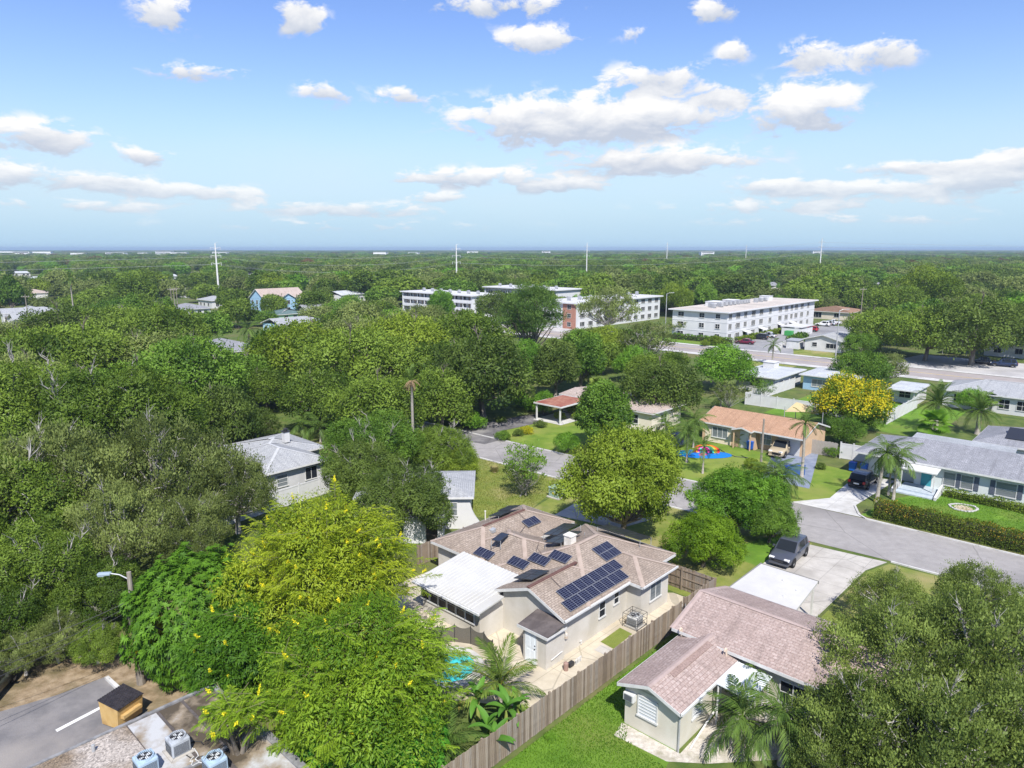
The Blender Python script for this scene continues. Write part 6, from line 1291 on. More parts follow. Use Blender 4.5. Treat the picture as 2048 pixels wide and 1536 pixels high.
# --- right
tree('oak', 1720, 740, 48, 'green oak beside the blue cottage', m=LM_GRN); tree('airy', 1775, 740, 40, 'dusky tree behind the yellow flowering tree', m=LM_OLV)
tree('bloom', 1700, 805, 74, 'golden yellow flowering tree between the orange and grey roofed houses'); tree('broad', 1735, 835, 34, 'dark green tree at the foot of the golden flowering tree', m=LM_GRN); tree('oak', 1690, 862, 36, 'shrubby oak under the golden flowering tree', m=LM_GRN)
tree('oak', 1855, 660, 70, 'big shade tree with dark trunk in the lot across the avenue', 'M', m=LM_OAK, kzf=1.15, wood=BARK); tree('oak', 1950, 655, 85, 'larger dark shade tree over the navy suv', 'M', m=LM_DRK, kzf=1.15); tree('oak', 2040, 660, 70, 'dark shade tree at the end of the lot across the avenue', 'M', m=LM_DRK)
tree('oak', 1760, 660, 58, 'dense oak behind the small white bungalow', m=LM_OAK); tree('oak', 1720, 690, 30, 'green tree touching the small white bungalow', m=LM_GRN); tree('broad', 1855, 585, 62, 'bright lime tree in the woods beyond the shade trees', m=LM_YGR); tree('oak', 1800, 610, 50, 'oak left of the bright lime tree', m=LM_OAK)
tree('broad', 1945, 800, 28, 'round green tree behind the second date palm', m=LM_BRT)
# right foreground airy oak clump
AF = 'airy oak with upright leafy shoots over the right end of the pink roofed house'; AFG = 'airy oaks in the right foreground'
for (px, py, r) in ((1805, 1250, 150), (1965, 1230, 165), (1735, 1395, 138), (1890, 1410, 178), (2045, 1390, 158), (1690, 1268, 72), (1780, 1155, 68), (1672, 1485, 100), (1965, 1145, 82)):
    tree('airy', px, py, r, AF, 'N', group=AFG, m=leafmat('leaf_airy_oak', (.076, .118, .022), (.265, .345, .078)), kzf=1.9)
# ------------------------------------------------------------------ hand built foreground trees
def spray_tree(name, label, base, R_, zc, hz, nb, m, seed, leaf_l=.42, pairs=9, lf=(.105, .040), bloom=.2, per=9, blen=(1.0, 1.7), droop=.4, wood=BARK, cut=None, low=-.35):
    """feathery leaved tree: outward branchlets carry pinnate leaves of paired leaflets, some tipped with yellow flower spikes"""
    r_ = np.random.default_rng(seed); root = thing(name, label, 'tree', base)
    c0 = np.array([0, 0, zc]); d = sphere_pts(int(nb * 1.3), r_); d = d[d[:, 2] > low]
    d = d + r_.normal(0, .10, d.shape); d = unit(d)
    rad = R_ * (1 + r_.normal(0, .13, len(d))) * (.84 + .13 * np.sin(3 * np.arctan2(d[:, 1], d[:, 0]) + 1.0) * np.cos(2.1 * d[:, 2]) + .09 * np.sin(7 * np.arctan2(d[:, 1], d[:, 0]) + 4 * d[:, 2]))
    tipP = c0 + d * rad[:, None] * np.array([1, 1, hz / R_]); P = []; D = []; NR = []; T = []; br = MB(); fl = []
    inner = r_.random(len(d)) < .35; tipP[inner] = c0 + (tipP[inner] - c0) * .72
    for i in range(len(d)):
        bl = r_.uniform(*blen); bd = d[i] * np.array([1, 1, .35]) + r_.normal(0, .25, 3) + np.array([0, 0, .15 - droop * .3]); bd /= np.linalg.norm(bd)
        st = tipP[i] - bd * bl; side = np.cross(bd, [0, 0, 1.]); side /= np.linalg.norm(side) + 1e-6
        br.tube([st - bd * .5, st + bd * bl * .5, st + bd * bl], [.016, .011, .004], 4, cap=False); ton = np.clip(r_.normal(.5, .2), 0, .86)
        for k in range(per):
            f = (k + .5) / per; s_ = 1 if k % 2 else -1; o = st + bd * bl * (.15 + .85 * f)
            ld = side * s_ * (1.0 - .6 * f) + bd * (.35 + .8 * f) + r_.normal(0, .18, 3) + np.array([0, 0, .12]); ld /= np.linalg.norm(ld); L_ = leaf_l * r_.uniform(.75, 1.2) * (1.05 - .25 * f)
            ls = np.cross(ld, [0, 0, 1.]); ls /= np.linalg.norm(ls) + 1e-6
            for q in range(pairs):
                g_ = (q + .7) / pairs; pt = o + ld * L_ * g_ - np.array([0, 0, droop * L_ * g_ * g_])
                for ss in (-1, 1):
                    P.append(pt); D.append(ls * ss + ld * .5 + np.array([0, 0, -.4])); NR.append(np.array([0, 0, 1.]) + ls * ss * .3); T.append(ton + r_.normal(0, .10))
        if bloom and r_.random() < bloom * (1.4 if d[i][2] > .2 else .6):
            o = st + bd * bl; fl += [(o + bd * u_ * .035 + np.array([0, 0, u_ * .035]), u_) for u_ in range(6)]
    P = np.array(P); n = len(P); V, Fq, tt = leaves(P, np.array(D), np.array(NR), lf[0] * r_.uniform(.8, 1.2, n), lf[1] * r_.uniform(.8, 1.2, n), np.clip(np.array(T), 0, .86))
    link('crown', np_mesh('crown', V, Fq, tt, m), root)
    if fl:
        fp_ = np.repeat(np.array([a for a, _ in fl]), 7, 0); k = len(fp_); dd = r_.normal(0, 1, (k, 3)); sz = np.repeat(np.array([.105 - .010 * u_ for _, u_ in fl]), 7)
        V, Fq, tt = leaves(fp_ + r_.normal(0, .02, (k, 3)), dd, r_.normal(0, 1, (k, 3)), sz, sz * .8, np.full(k, .9)); link('flower_spikes', np_mesh('flower_spikes', V, Fq, tt, leafmat('petal_yellow', (.68, .60, .015), (.80, .72, .03), trans=.3, objvar=0)), root)
    if R_ > 2.2:                                        # denser leafage under the outer sprays
        im, _ = crown('inner_foliage', seed + 40, m, R_ * .96, hz * .98, zc, nl=34, rad=(.15, .31), clumps=120, per=30, ll=.20, lw=.065, spread=.78, cs=.075, droop=.35, ragged=.2); link('inner_foliage', im, root)
    br.build('branchlets', mat('green_twig', (.12, .13, .05), (.18, .17, .08), 3), root)
    q = MB(); q.tube([(0, 0, -.2), (.1, 0, zc * .3), (0, .1, zc * .55)], [.3, .24, .2], 8)
    for k in range(9):
        t = k * 2.4; e = Vector((math.cos(t) * R_ * .62, math.sin(t) * R_ * .62, zc + hz * (.5 - .12 * k))); q.tube([(0, .1, zc * .5), (e.x * .4, e.y * .4, zc * .75), e], [.14, .09, .03], 6)
    q.build('trunk', wood, root, True); TREES.append((base[0], base[1], R_)); return root
LM_CASS = leafmat('leaf_cassia', (.080, .175, .010), (.290, .430, .030)); LM_CASY = leafmat('leaf_cassia_upper', (.130, .210, .010), (.400, .480, .030))
b = G(650, 1130, 6.0); spray_tree('yellow_flowering_tree', 'large feathery yellow green tree with yellow flower spikes left of the white sunroom roof', (b.x, b.y, 0), 5.3, 5.6, 4.3, 800, LM_CASY, 5, bloom=.12, low=-.8, blen=(.8, 1.5))
b = G(715, 1350, 4.5); spray_tree('yellow_flowering_tree', 'feathery green tree with drooping sprays overhanging the flat roofed building', (b.x, b.y, 0), 4.7, 4.2, 3.4, 800, LM_CASS, 6, bloom=.05, blen=(.9, 1.8), low=-.8)
b = G(470, 1430, 4.9); spray_tree('yellow_flowering_tree', 'low feathery branch clump with yellow tips spreading over the stained roof', (b.x, b.y, 0), 1.7, 5.0, .75, 70, LM_CASS, 8, bloom=.12, blen=(1.0, 1.8), low=-.2)
b = G(470, 1310, 3.4); spray_tree('feathery_shrub_tree', 'deep green feathery tree filling the gap between mango and flowering trees', (b.x, b.y, 0), 2.7, 3.2, 2.9, 430, leafmat('leaf_deep_feather', (.040, .115, .008), (.150, .310, .022)), 19, bloom=.05, low=-.7)
b = G(840, 1290, 3.2); spray_tree('feathery_shrub_tree', 'light green feathery young tree before the sunroom windows', (b.x, b.y, 0), 1.9, 3.0, 1.9, 90, leafmat('leaf_light_feather', (.095, .190, .014), (.270, .400, .050)), 9, bloom=.06, leaf_l=.45)
def whorl_tree(name, label, base, R_, zc, hz, n, m, seed, per=10, ll=.30, lw=.075, sag=.25, low=-.7, up=.4):
    r_ = np.random.default_rng(seed); root = thing(name, label, 'tree', base); d = sphere_pts(n, r_); d = d[d[:, 2] > low]
    az = np.arctan2(d[:, 1], d[:, 0]); rad = R_ * (1 + r_.normal(0, .05, len(d)) + .10 * np.sin(4 * az + 2) * np.sin(5 * d[:, 2]) + .06 * np.sin(9 * az))
    C = np.array([0, 0, zc]) + d * rad[:, None] * np.array([1, 1, hz / R_]); k = per; th = r_.uniform(0, 6.28, (len(d), 1)) + np.arange(k)[None, :] * 2 * np.pi / k + r_.normal(0, .2, (len(d), k))
    ax = unit(d * .7 + np.array([0, 0, up]) + r_.normal(0, .25, d.shape)); t1 = unit(np.cross(ax, r_.normal(0, 1, d.shape))); t2 = np.cross(ax, t1)
    D = t1[:, None] * np.cos(th)[..., None] + t2[:, None] * np.sin(th)[..., None] + ax[:, None] * .35
    P = np.repeat(C, k, 0); D = D.reshape(-1, 3); NR = np.repeat(ax, k, 0); T = np.repeat(np.clip(r_.normal(.5, .2, len(d)), 0, .86), k) + r_.normal(0, .1, len(P))
    q = len(P); V, Fq, tt = leaves(P, D, NR, ll * r_.uniform(.75, 1.25, q), lw * r_.uniform(.8, 1.2, q), np.clip(T, 0, .86), sag); link('crown', np_mesh('crown', V, Fq, tt, m), root)
    w = MB(); w.tube([(0, 0, -.2), (0, 0, zc)], [.25, .15], 8)
    for j in range(10): t = j * 2.4; w.tube([(0, 0, zc * .5), (math.cos(t) * R_ * .85, math.sin(t) * R_ * .85, zc + hz * .4 * math.sin(j))], [.1, .03], 5)
    w.build('trunk', BARK, root); TREES.append((base[0], base[1], R_)); return root
LM_MANGO = leafmat('leaf_mango', (.046, .125, .010), (.155, .320, .026))
b = G(392, 1228, 3.6); whorl_tree('mango_tree', 'dense deep green mango tree with whorled leaves beside the wooden lamp pole', (b.x, b.y, 0), 3.3, 3.4, 3.5, 3800, LM_MANGO, 3, low=-.97, ll=.27, lw=.08)
b = G(300, 1275, 2.5); whorl_tree('yellow_leaf_shrub', 'yellow leaved shrub between the lamp pole and the mango tree', (b.x, b.y, 0), .9, 2.4, 1.3, 260, leafmat('leaf_golden', (.25, .30, .01), (.55, .50, .02)), 4, ll=.2, lw=.07)
b = G(265, 1205, 5.3); whorl_tree('climbing_vine', 'green vine hanging round the upper part of the wooden lamp pole', (ub.x, ub.y + .02, 0), .55, 4.9, .75, 150, LM_MANGO, 14, ll=.2, lw=.10)
LM_SCH = leafmat('leaf_umbrella', (.030, .130, .010), (.115, .345, .028))
for i, (px, py, r) in enumerate(((705, 1500, 1.5), (830, 1480, 1.3), (640, 1530, 1.3), (780, 1545, 1.5))):
    b = G(px, py, 2.2); whorl_tree('umbrella_plant', 'glossy umbrella leaved shrub below the feathery tree at the flat roof', (b.x, b.y, 0), r, 2.0, 1.4, 230, LM_SCH, 20 + i, per=11, ll=.34, lw=.12, sag=.55)['group'] = 'umbrella leaved shrubs in the foreground'
# ------------------------------------------------------------------ palms
def frond_mesh(name, m, L=3., n=26, ll=.75, lw=.06, arch=.55, vee=.5, droop=.5, seed=0, tw=.0, tone0=.5):
    """rachis along +x curving down, leaflets in two ranks"""
    r_ = np.random.default_rng(seed); t = np.linspace(.12, 1, n); ra = lambda u: np.stack([L * u * (1 - .18 * arch * u * u), np.zeros_like(u), L * (.30 * u - arch * u * u)], 1)
    P = []; D = []; NR = []; ln = []
    for s in (-1, 1):
        p = ra(t); dx = unit(ra(t + .01) - ra(t - .01)); ln_ = ll * np.sin(np.pi * (t * .86 + .1)) ** .7 * r_.uniform(.85, 1.1, n)
        d = np.stack([np.full(n, .55), np.full(n, s * 1.0), np.full(n, vee)], 1) + r_.normal(0, .09, (n, 3)); d[:, 2] -= droop * (.5 + t); d = d + dx * .3
        P.append(p); D.append(d); NR.append(np.tile([0, -s * .4, 1.], (n, 1))); ln.append(ln_)
    P = np.concatenate(P); D = np.concatenate(D); NR = np.concatenate(NR); ln = np.concatenate(ln)
    V, Fq, tt = leaves(P, D, NR, ln, np.full(len(P), lw), np.clip(tone0 + r_.normal(0, .14, len(P)), 0, .86), droop * .35)
    u = np.linspace(0, 1, 9); c = ra(u); w = .035 * (1 - u * .8); k = len(V); Vr = []; Fr = []
    for i in range(9): Vr += [c[i] + [0, w[i], 0], c[i] + [0, 0, w[i]], c[i] - [0, w[i], 0], c[i] - [0, 0, w[i]]]
    for i in range(8):
        for j in range(4): Fr.append((k + i * 4 + j, k + i * 4 + (j + 1) % 4, k + (i + 1) * 4 + (j + 1) % 4, k + (i + 1) * 4 + j))
    return np_mesh(name, np.concatenate([V, np.array(Vr)]), np.concatenate([Fq, np.array(Fr)]), np.concatenate([tt, np.full(len(Vr), .84)]), m)
FR = {'queen': [frond_mesh('frond', LM_PALM, 2.5, 30, .75, .055, .75, .25, .95, s) for s in (1, 2)], 'date': [frond_mesh('frond', LM_PALM, 2.9, 34, .5, .05, .5, .55, .2, s) for s in (3, 4)],
      'coco': [frond_mesh('frond', LM_COCO, 3.0, 34, .85, .065, .62, .15, .75, s, tone0=t) for s, t in ((5, .4), (6, .6))], 'dead': [frond_mesh('frond', LM_DEAD, 1.8, 18, .5, .05, 1.0, .1, .9, 7)],
      'royal': [frond_mesh('frond', LM_PALM, 2.2, 26, .6, .055, .62, .35, .6, s) for s in (8, 9)]}
def fan_mesh():
    P = np.zeros((22, 3)) + [.9, 0, .1]; a = np.linspace(-1.9, 1.9, 22); D = np.stack([np.cos(a), np.sin(a), .1 - .15 * np.cos(2 * a)], 1)
    V, Fq, tt = leaves(P, D, np.tile([0, 0, 1.], (22, 1)) + .01, np.full(22, .95), np.full(22, .17), np.full(22, .6), .3); k = len(V)
    V = np.concatenate([V, np.array([[0, .02, 0], [0, -.02, 0], [.95, -.02, .1], [.95, .02, .1]])]); return np_mesh('frond', V, np.concatenate([Fq, np.array([[k, k + 1, k + 2, k + 3]])]), np.concatenate([tt, np.full(4, .5)]), LM_PALM)
FR['fan'] = [fan_mesh()]
_tk = {}
def palm(kind, loc, h, n, s, label, lean=(0, 0), thin=.13, dead=3, m=None, up=(75, -35), group=None, trunk_mat=None):
    r_ = random.Random(int(loc[0] * 91 + loc[1] * 37)); root = thing('palm_tree', label, 'palm', (loc[0], loc[1], 0), r_.uniform(0, 6.28), group)
    top = Vector((lean[0], lean[1], h)); q = MB(); q.tube([(0, 0, -.2), (lean[0] * .1, lean[1] * .1, h * .35), (lean[0] * .45, lean[1] * .45, h * .7), top], [thin * 1.35, thin, thin * .92, thin * .9], 8); q.build('trunk', trunk_mat or PALMB, root, True)
    def add(k, me, el, sc):
        o = link('frond', me, root, top); o.rotation_euler = (0, -R(el), k * 2.39996 + r_.uniform(-.2, .2)); o.scale = (sc,) * 3
        if m is not None and me not in FR['dead']: o.material_slots[0].link = 'OBJECT'; o.material_slots[0].material = m
    for k in range(n):
        f = k / max(1, n - 1); add(k, FR[kind][k % len(FR[kind])], up[0] + (up[1] - up[0]) * f + r_.uniform(-6, 6), s * r_.uniform(.85, 1.1))
    for k in range(dead): add(k * 1.7, FR['dead'][0], -70 + r_.uniform(-10, 10) + (0 if dead < 9 else r_.uniform(5, 105)), s * .8)
    TREES.append((loc[0], loc[1], s * 2)); return root
def palm_px(kind, px, pyb, pyt, n, s, label, **k):
    b = G(px, pyb); bb = (pyt - 768) / F_PX; t = b.y / (_c - bb * _s); h = CAM_H - (_s + bb * _c) * t
    return palm(kind, b, max(.3, h), n, s, label, **k)
b = G(1000, 1405); palm('coco', b, .95, 13, .98, 'young coconut palm with golden arching fronds by the board fence', thin=.16, dead=1, up=(85, 5))
palm_px('royal', 1404, 947, 893, 15, .85, 'slim palm beside the inflatable slide', thin=.1, dead=1); palm_px('queen', 1372, 925, 862, 16, 1.05, 'feathery palm behind the inflatable slide', thin=.1, dead=0); palm_px('queen', 1385, 895, 840, 16, 1.0, 'feathery palm touching the corner of the orange roofed house', thin=.1, dead=0)
palm_px('royal', 1602, 955, 848, 15, .95, 'tall slim palm on the lawn between the two driveways', thin=.15, dead=2, lean=(.15, .2)); palm_px('queen', 1560, 1005, 955, 18, 1.1, 'lush drooping palm at the street edge', thin=.15, dead=2); palm_px('queen', 1545, 990, 945, 16, .95, 'second drooping palm behind the lush one at the street edge', thin=.12, dead=1)
palm_px('queen', 1752, 1005, 905, 16, 1.1, 'palm with pale trunk at the end of the hedge', thin=.16, dead=1, lean=(.4, .1)); palm_px('queen', 1785, 1000, 915, 16, 1.0, 'leafy drooping palm beside the pale trunked palm', thin=.12, dead=0); palm_px('royal', 1775, 990, 940, 12, .8, 'short palm before the porch of the long grey house', thin=.1, dead=0)
palm_px('date', 1868, 862, 806, 34, 1.25, 'stout date palm behind the long grey roof', thin=.3, dead=2, up=(80, -40)); palm_px('date', 1953, 868, 822, 34, 1.15, 'bushier date palm right of the stout one', thin=.3, dead=3, up=(80, -50)); palm_px('fan', 1865, 880, 850, 20, 1.3, 'light green fan palm in front of the stout date palm', thin=.16, dead=0, m=LM_BRT)
palm_px('date', 826, 915, 762, 7, .8, 'nearly dead palm with tall bare trunk rising above the oaks', thin=.17, dead=18, up=(80, 40)); palm_px('queen', 605, 878, 850, 14, 1.1, 'feathery palm behind the grey hip roof', thin=.12, dead=1); palm_px('queen', 640, 885, 855, 14, 1.15, 'second feathery palm behind the grey hip roof', thin=.12, dead=1)
palm_px('royal', 150, 660, 558, 16, 1.3, 'tall lone palm above the left woods', thin=.2, dead=3); palm_px('queen', 497, 690, 660, 16, 1.5, 'large palm beside the slate roofed house', thin=.2, dead=2); palm_px('queen', 440, 700, 680, 12, 1.3, 'smaller palm at the slate roof corner', thin=.15, dead=1)
palm_px('royal', 1543, 728, 690, 14, 1.1, 'palm on the avenue verge before the parking lot', thin=.15, dead=1); palm_px('date', 1478, 893, 882, 16, .62, 'small sunlit palm in the bed before the orange roofed house', thin=.12, dead=0, m=LM_COCO); palm_px('fan', 1195, 800, 775, 16, 1.2, 'yellowish palm in the grove behind the carport', thin=.12, dead=0, m=LM_COCO); palm_px('queen', 1175, 775, 748, 16, 1.2, 'shaded palm in the grove behind the tan roofed house', thin=.12, dead=0)
palm_px('royal', 1243, 640, 587, 14, 1.3, 'palm before the windows of the long white apartments', thin=.2, dead=1); palm_px('royal', 1113, 590, 562, 12, 1.5, 'palm standing above the apartment roofs', thin=.2, dead=1); palm_px('royal', 1168, 590, 565, 12, 1.5, 'bright palm above the apartment roofs', thin=.2, dead=1, m=LM_BRT)
palm_px('queen', 1440, 815, 795, 12, .9, 'palm tops showing over the ridge of the orange roofed house', thin=.1, dead=0); palm_px('queen', 1480, 1500, 1440, 15, 1.0, 'feathery palm at the corner of the pink roofed house', thin=.14, dead=1) ; palm_px('queen', 1560, 1530, 1440, 15, 1.05, 'dense feathery palm under the metal awning edge', thin=.14, dead=1); palm_px('queen', 1500, 1400, 1360, 12, .75, 'small feathery palm in front of the metal awning', thin=.1, dead=0)
palm_px('queen', 1330, 880, 850, 15, 1.05, 'feathery palm right of the round yellow green tree', thin=.12, dead=0); palm_px('royal', 1895, 975, 950, 10, .6, 'small palm beside the teal door', thin=.08, dead=0); palm_px('fan', 2020, 992, 978, 16, .9, 'low fan palm at the wall of the long grey house', thin=.1, dead=0, m=LM_BRT)
palm_px('queen', 890, 1530, 1490, 14, .9, 'dark low palm under the feathery tree at the board fence', thin=.1, dead=0); palm_px('fan', 1980, 825, 800, 12, .8, 'tiny palm on the far lawn near the white ranch house', thin=.08, dead=0)
# banana clump by the fence
def banana(loc, h, n, s, label, group):
    r_ = random.Random(int(loc[0] * 50 + loc[1] * 13)); root = thing('banana_plant', label, 'plant', (loc[0], loc[1], 0), r_.uniform(0, 6), group)
    q = MB(); q.tube([(0, 0, -.1), (.03, 0, h * .6), (0, .03, h)], [.12, .10, .07], 8); q.build('stem', mat('banana_stem', (.22, .30, .06), (.32, .34, .10), 4), root)
    Vb = []; Fb = []; T = []; N_ = 12
    for i in range(N_ + 1):
        u = i / N_; x = 1.55 * u; z = .75 * u - 1.1 * u * u; w = .24 * math.sin(math.pi * min(1, u * .95 + .04)) ** .6 if u > .12 else .02
        Vb += [(x, w, z + .10 * (w > .05)), (x, 0, z), (x, -w, z + .10 * (w > .05))]; T += [.5, .8, .5]
        if i: k = i * 3; Fb += [(k - 3, k - 2, k + 1, k), (k - 2, k - 1, k + 2, k + 1)]
    me = np_mesh('leaf', np.array(Vb), np.array(Fb), np.array(T), LM_BAN)
    for k in range(n):
        o = link('leaf', me, root, (0, 0, h)); o.rotation_euler = (r_.uniform(-.3, .3), -R(65 - 80 * k / n + r_.uniform(-8, 8)), k * 2.4); o.scale = (s * r_.uniform(.8, 1.1),) * 3
for (px, py, h, n, s) in ((1012, 1470, 1.4, 8, .85), (975, 1490, .9, 7, .75), (1035, 1440, .8, 6, .6), (955, 1440, 1.2, 7, .8), (990, 1520, 1.0, 7, .8)):
    banana(G(px, py), h, n, s, 'broad leaved banana plant under the coconut palm by the board fence', 'banana plants by the fence')
# ------------------------------------------------------------------ hedges and shrubs
def hedge(label, a, b, w, h, m, seed=1, dens=420, name='hedge', ll=.14, lw=.09, acc=.12):
    r_ = np.random.default_rng(seed); a, b = Vector(a), Vector(b); d = b - a; L = d.length; root = thing(name, label, 'hedge', a, math.atan2(d.y, d.x)); n = int(dens * L)
    x = r_.uniform(0, L, n); sd_ = r_.random(n); bump = .10 * np.sin(x * 1.7) + .08 * np.sin(x * 4.3 + 1) + r_.normal(0, .05, n)
    top = sd_ < .42; y = np.where(top, r_.uniform(-w / 2, w / 2, n), np.where(sd_ < .85, -w / 2, w / 2) + r_.normal(0, .07, n) + bump * .5); z = np.where(top, h + bump + r_.normal(0, .05, n), r_.uniform(.03, h, n))
    P = np.stack([x, y, z], 1); NR = np.where(top[:, None], np.array([[0, 0, 1.]]), np.stack([np.zeros(n), np.sign(y), np.full(n, .4)], 1)); D = NR * .6 + r_.normal(0, .6, (n, 3)) + np.array([0, 0, .3])
    tone = np.clip(.45 + .18 * np.sin(x * .9 + 2) + r_.normal(0, .2, n), 0, .86); tone[(r_.random(n) < acc * (1 + np.sin(x * .8))) & (z > h * .45)] = 1.1
    V, Fq, tt = leaves(P, D, NR + r_.normal(0, .4, (n, 3)), ll * r_.uniform(.7, 1.3, n), lw * r_.uniform(.7, 1.3, n), tone); link('foliage', np_mesh('foliage', V, Fq, tt, m), root)
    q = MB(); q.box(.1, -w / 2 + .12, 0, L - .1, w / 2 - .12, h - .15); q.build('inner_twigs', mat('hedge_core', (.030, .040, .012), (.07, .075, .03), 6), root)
    return root
hedge('long clipped hedge with orange tinted tips along the street before the long grey house', W(66.9, 17.2), W(66.9, -16), 1.25, 1.5, LM_HDG, 2, 620)
hedge('clipped green hedge along the foot of the white apartment block', W(168.6, 80.5), W(168.6, 98), 1.3, 1.3, LM_GRN, 3, 60, ll=.4, lw=.3, acc=0)
hedge('yellow green hedge along the parking side of the white apartment block', W(172, 80.9), W(205, 81.6), 1.2, 1.1, LM_YGR, 4, 60, ll=.4, lw=.3, acc=0)
hedge('round topped hedge between the parking lot and the small bungalow', W(176, 68.4), W(190, 70.5), 2.2, 1.9, LM_GRN, 5, 80, ll=.4, lw=.3, acc=0)
hedge('low flowering hedge under the windows of the long grey house', W(77.4, 13.8), W(77.2, -8), .8, .7, LM_YGR, 6, 350)
def shrubs(lst, label, group, m=None, kind='bush'):
    for (px, py, r) in lst:
        p = G(px, py); R_ = r * depth(p) / F_PX; plant(kind, 'M', p.x, p.y, R_, label, 'shrub', group, m)
shrubs([(1005, 880, 14)], 'clipped round green shrub beside the dark drive', None, LM_GRN); shrubs([(1052, 868, 13)], 'yellow leaved shrub beside the dark drive', None, leafmat('leaf_golden', (.25, .30, .01), (.55, .50, .02))); shrubs([(1035, 872, 10), (1080, 855, 12), (1000, 845, 10)], 'low dark shrub bordering the lawn of the tan roofed house', 'low shrubs by the dark drive', LM_DRK)
shrubs([(945, 858, 26), (905, 840, 22), (1045, 815, 22), (1030, 800, 20), (1062, 822, 16)], 'broad leaved bright shrub under the oaks by the dark drive', 'bright shrubs by the dark drive', LM_BRT)
shrubs([(1662, 912, 16), (1630, 900, 12)], 'bushy green shrub against the grey board fence', 'shrubs at the grey board fence', LM_GRN); shrubs([(1640, 938, 10)], 'tiny seedling shrub on the lawn between the driveways', None, LM_DRK)
shrubs([(1520, 945, 16), (1500, 935, 14)], 'lime shrub at the lawn edge before the pickup', 'lime shrubs before the pickup', LM_YGR); shrubs([(1118, 838, 12), (1160, 840, 14), (1185, 842, 12)], 'flowering shrub under the rusty carport', 'shrubs at the carport', LM_YGR)
shrubs([(1100, 1480, 10)], 'weed clump at the foot of the board fence', None, LM_BRT); shrubs([(620, 1590, 60)], 'leafy shrub under the annex roof edge', None, LM_BRT)
shrubs([(1430, 690, 14), (1408, 692, 10)], 'rounded shrub on the lawn of the white apartment block', 'shrubs at the white apartment block', LM_YGR)
p = G(988, 945); og = thing('ornamental_grass', 'straw coloured ornamental grass clump at the street edge', 'grass clump', (p.x, p.y, 0)); r8 = np.random.default_rng(8); n = 420
th = r8.uniform(0, 6.28, n); V, Fq, tt = leaves(np.stack([r8.normal(0, .12, n), r8.normal(0, .12, n), np.zeros(n)], 1), np.stack([np.cos(th) * .5, np.sin(th) * .5, np.full(n, 1.)], 1) * r8.uniform(.6, 1.2, (n, 1)), np.stack([np.cos(th), np.sin(th), np.full(n, .3)], 1), r8.uniform(.7, 1.3, n), np.full(n, .035), r8.uniform(.3, .85, n), .2)
link('blades', np_mesh('blades', V, Fq, tt, leafmat('leaf_straw', (.30, .27, .10), (.55, .48, .22))), og); q = MB(); q.lathe([(.2, 0), (.14, .12), (0, .2)], 8); q.build('crown_base', SAND, og)
# grass blades give the near lawns their nap
def turf(poly, dens, m, label, seed, h=.10):
    r_ = np.random.default_rng(seed); P_ = np.array([(p[0], p[1]) for p in poly]); lo, hi = P_.min(0), P_.max(0); n = int(dens * np.prod(hi - lo)); q = r_.uniform(lo, hi, (n, 2)); ins = np.zeros(n, bool); j = len(P_) - 1
    for i in range(len(P_)):
        a, b_ = P_[i], P_[j]; ins ^= ((a[1] > q[:, 1]) != (b_[1] > q[:, 1])) & (q[:, 0] < (b_[0] - a[0]) * (q[:, 1] - a[1]) / (b_[1] - a[1] + 1e-9) + a[0]); j = i
    q = q[ins]; n = len(q); D = r_.normal(0, .55, (n, 3)); D[:, 2] = 1; th = r_.uniform(0, 6.28, n)
    pt = .45 + .22 * np.sin(q[:, 0] * 1.3 + np.sin(q[:, 1] * .9) * 2) * np.cos(q[:, 1] * 1.1) + r_.normal(0, .2, n)
    V, Fq, tt = leaves(np.stack([q[:, 0], q[:, 1], np.full(n, .012)], 1), D, np.stack([np.cos(th), np.sin(th), np.full(n, .2)], 1), h * r_.uniform(.5, 1.4, n), np.full(n, .045), np.clip(pt, 0, .86))
    o = link('grass', np_mesh('grass', V, Fq, tt, m)); o['kind'] = 'stuff'; o['label'] = label; o['category'] = 'grass'
turf(GP([(925, 1600), (1000, 1536), (1110, 1452), (1215, 1372), (1300, 1308), (1360, 1262), (1400, 1235), (1400, 1330), (1260, 1430), (1250, 1480), (1330, 1536), (1300, 1620)]), 260, leafmat('leaf_grass', (.070, .165, .012), (.190, .340, .030), objvar=0), 'bright green lawn grass between the board fence and the pink roofed house', 1)
turf(WP([(43, 40), (55.2, 44), (54.6, 60), (50, 62), (42, 58), (39.5, 50), (41, 47)]), 60, leafmat('leaf_grass_dry', (.130, .175, .025), (.300, .310, .070), objvar=0), 'dry yellow green grass of the lawn behind the solar house', 2, .16)
turf(WP([(68, 18), (73, 17), (77, 14), (77, -12), (68, -12)]), 60, MATS['leaf_grass'], 'bright clipped grass inside the hedge', 3, .13)
# ------------------------------------------------------------------ woods: single trees near, one mass far away
RECTS = [(u, v, u + a, v + b) for (u, v, a, b) in [(60, 138, 18, 28), (86, 178, 34, 22), (112, 206, 20, 22), (44, 244, 28, 40), (82, 290, 16, 20), (118, 278, 22, 26), (90, 248, 28, 46), (118, 236, 34, 26), (160, 60, 84, 62), (165, 120, 60, 30), (160, 160, 30, 62), (200, 165, 24, 45), (246, 76, 28, 22), (160, -90, 26, 132), (186, 8, 18, 28), (147, -200, 14, 700), (165, 42, 26, 26), (50, -50, 17, 240)]]
def blocked(u, v, R_):
    if u < 66 and v < 100: return True
    if u < 150 and v < 68: return True
    for (a, b, c, d) in RECTS:
        if a - R_ * .8 < u < c + R_ * .3 and b - R_ * .8 < v < d + R_ * .3: return True
    return False
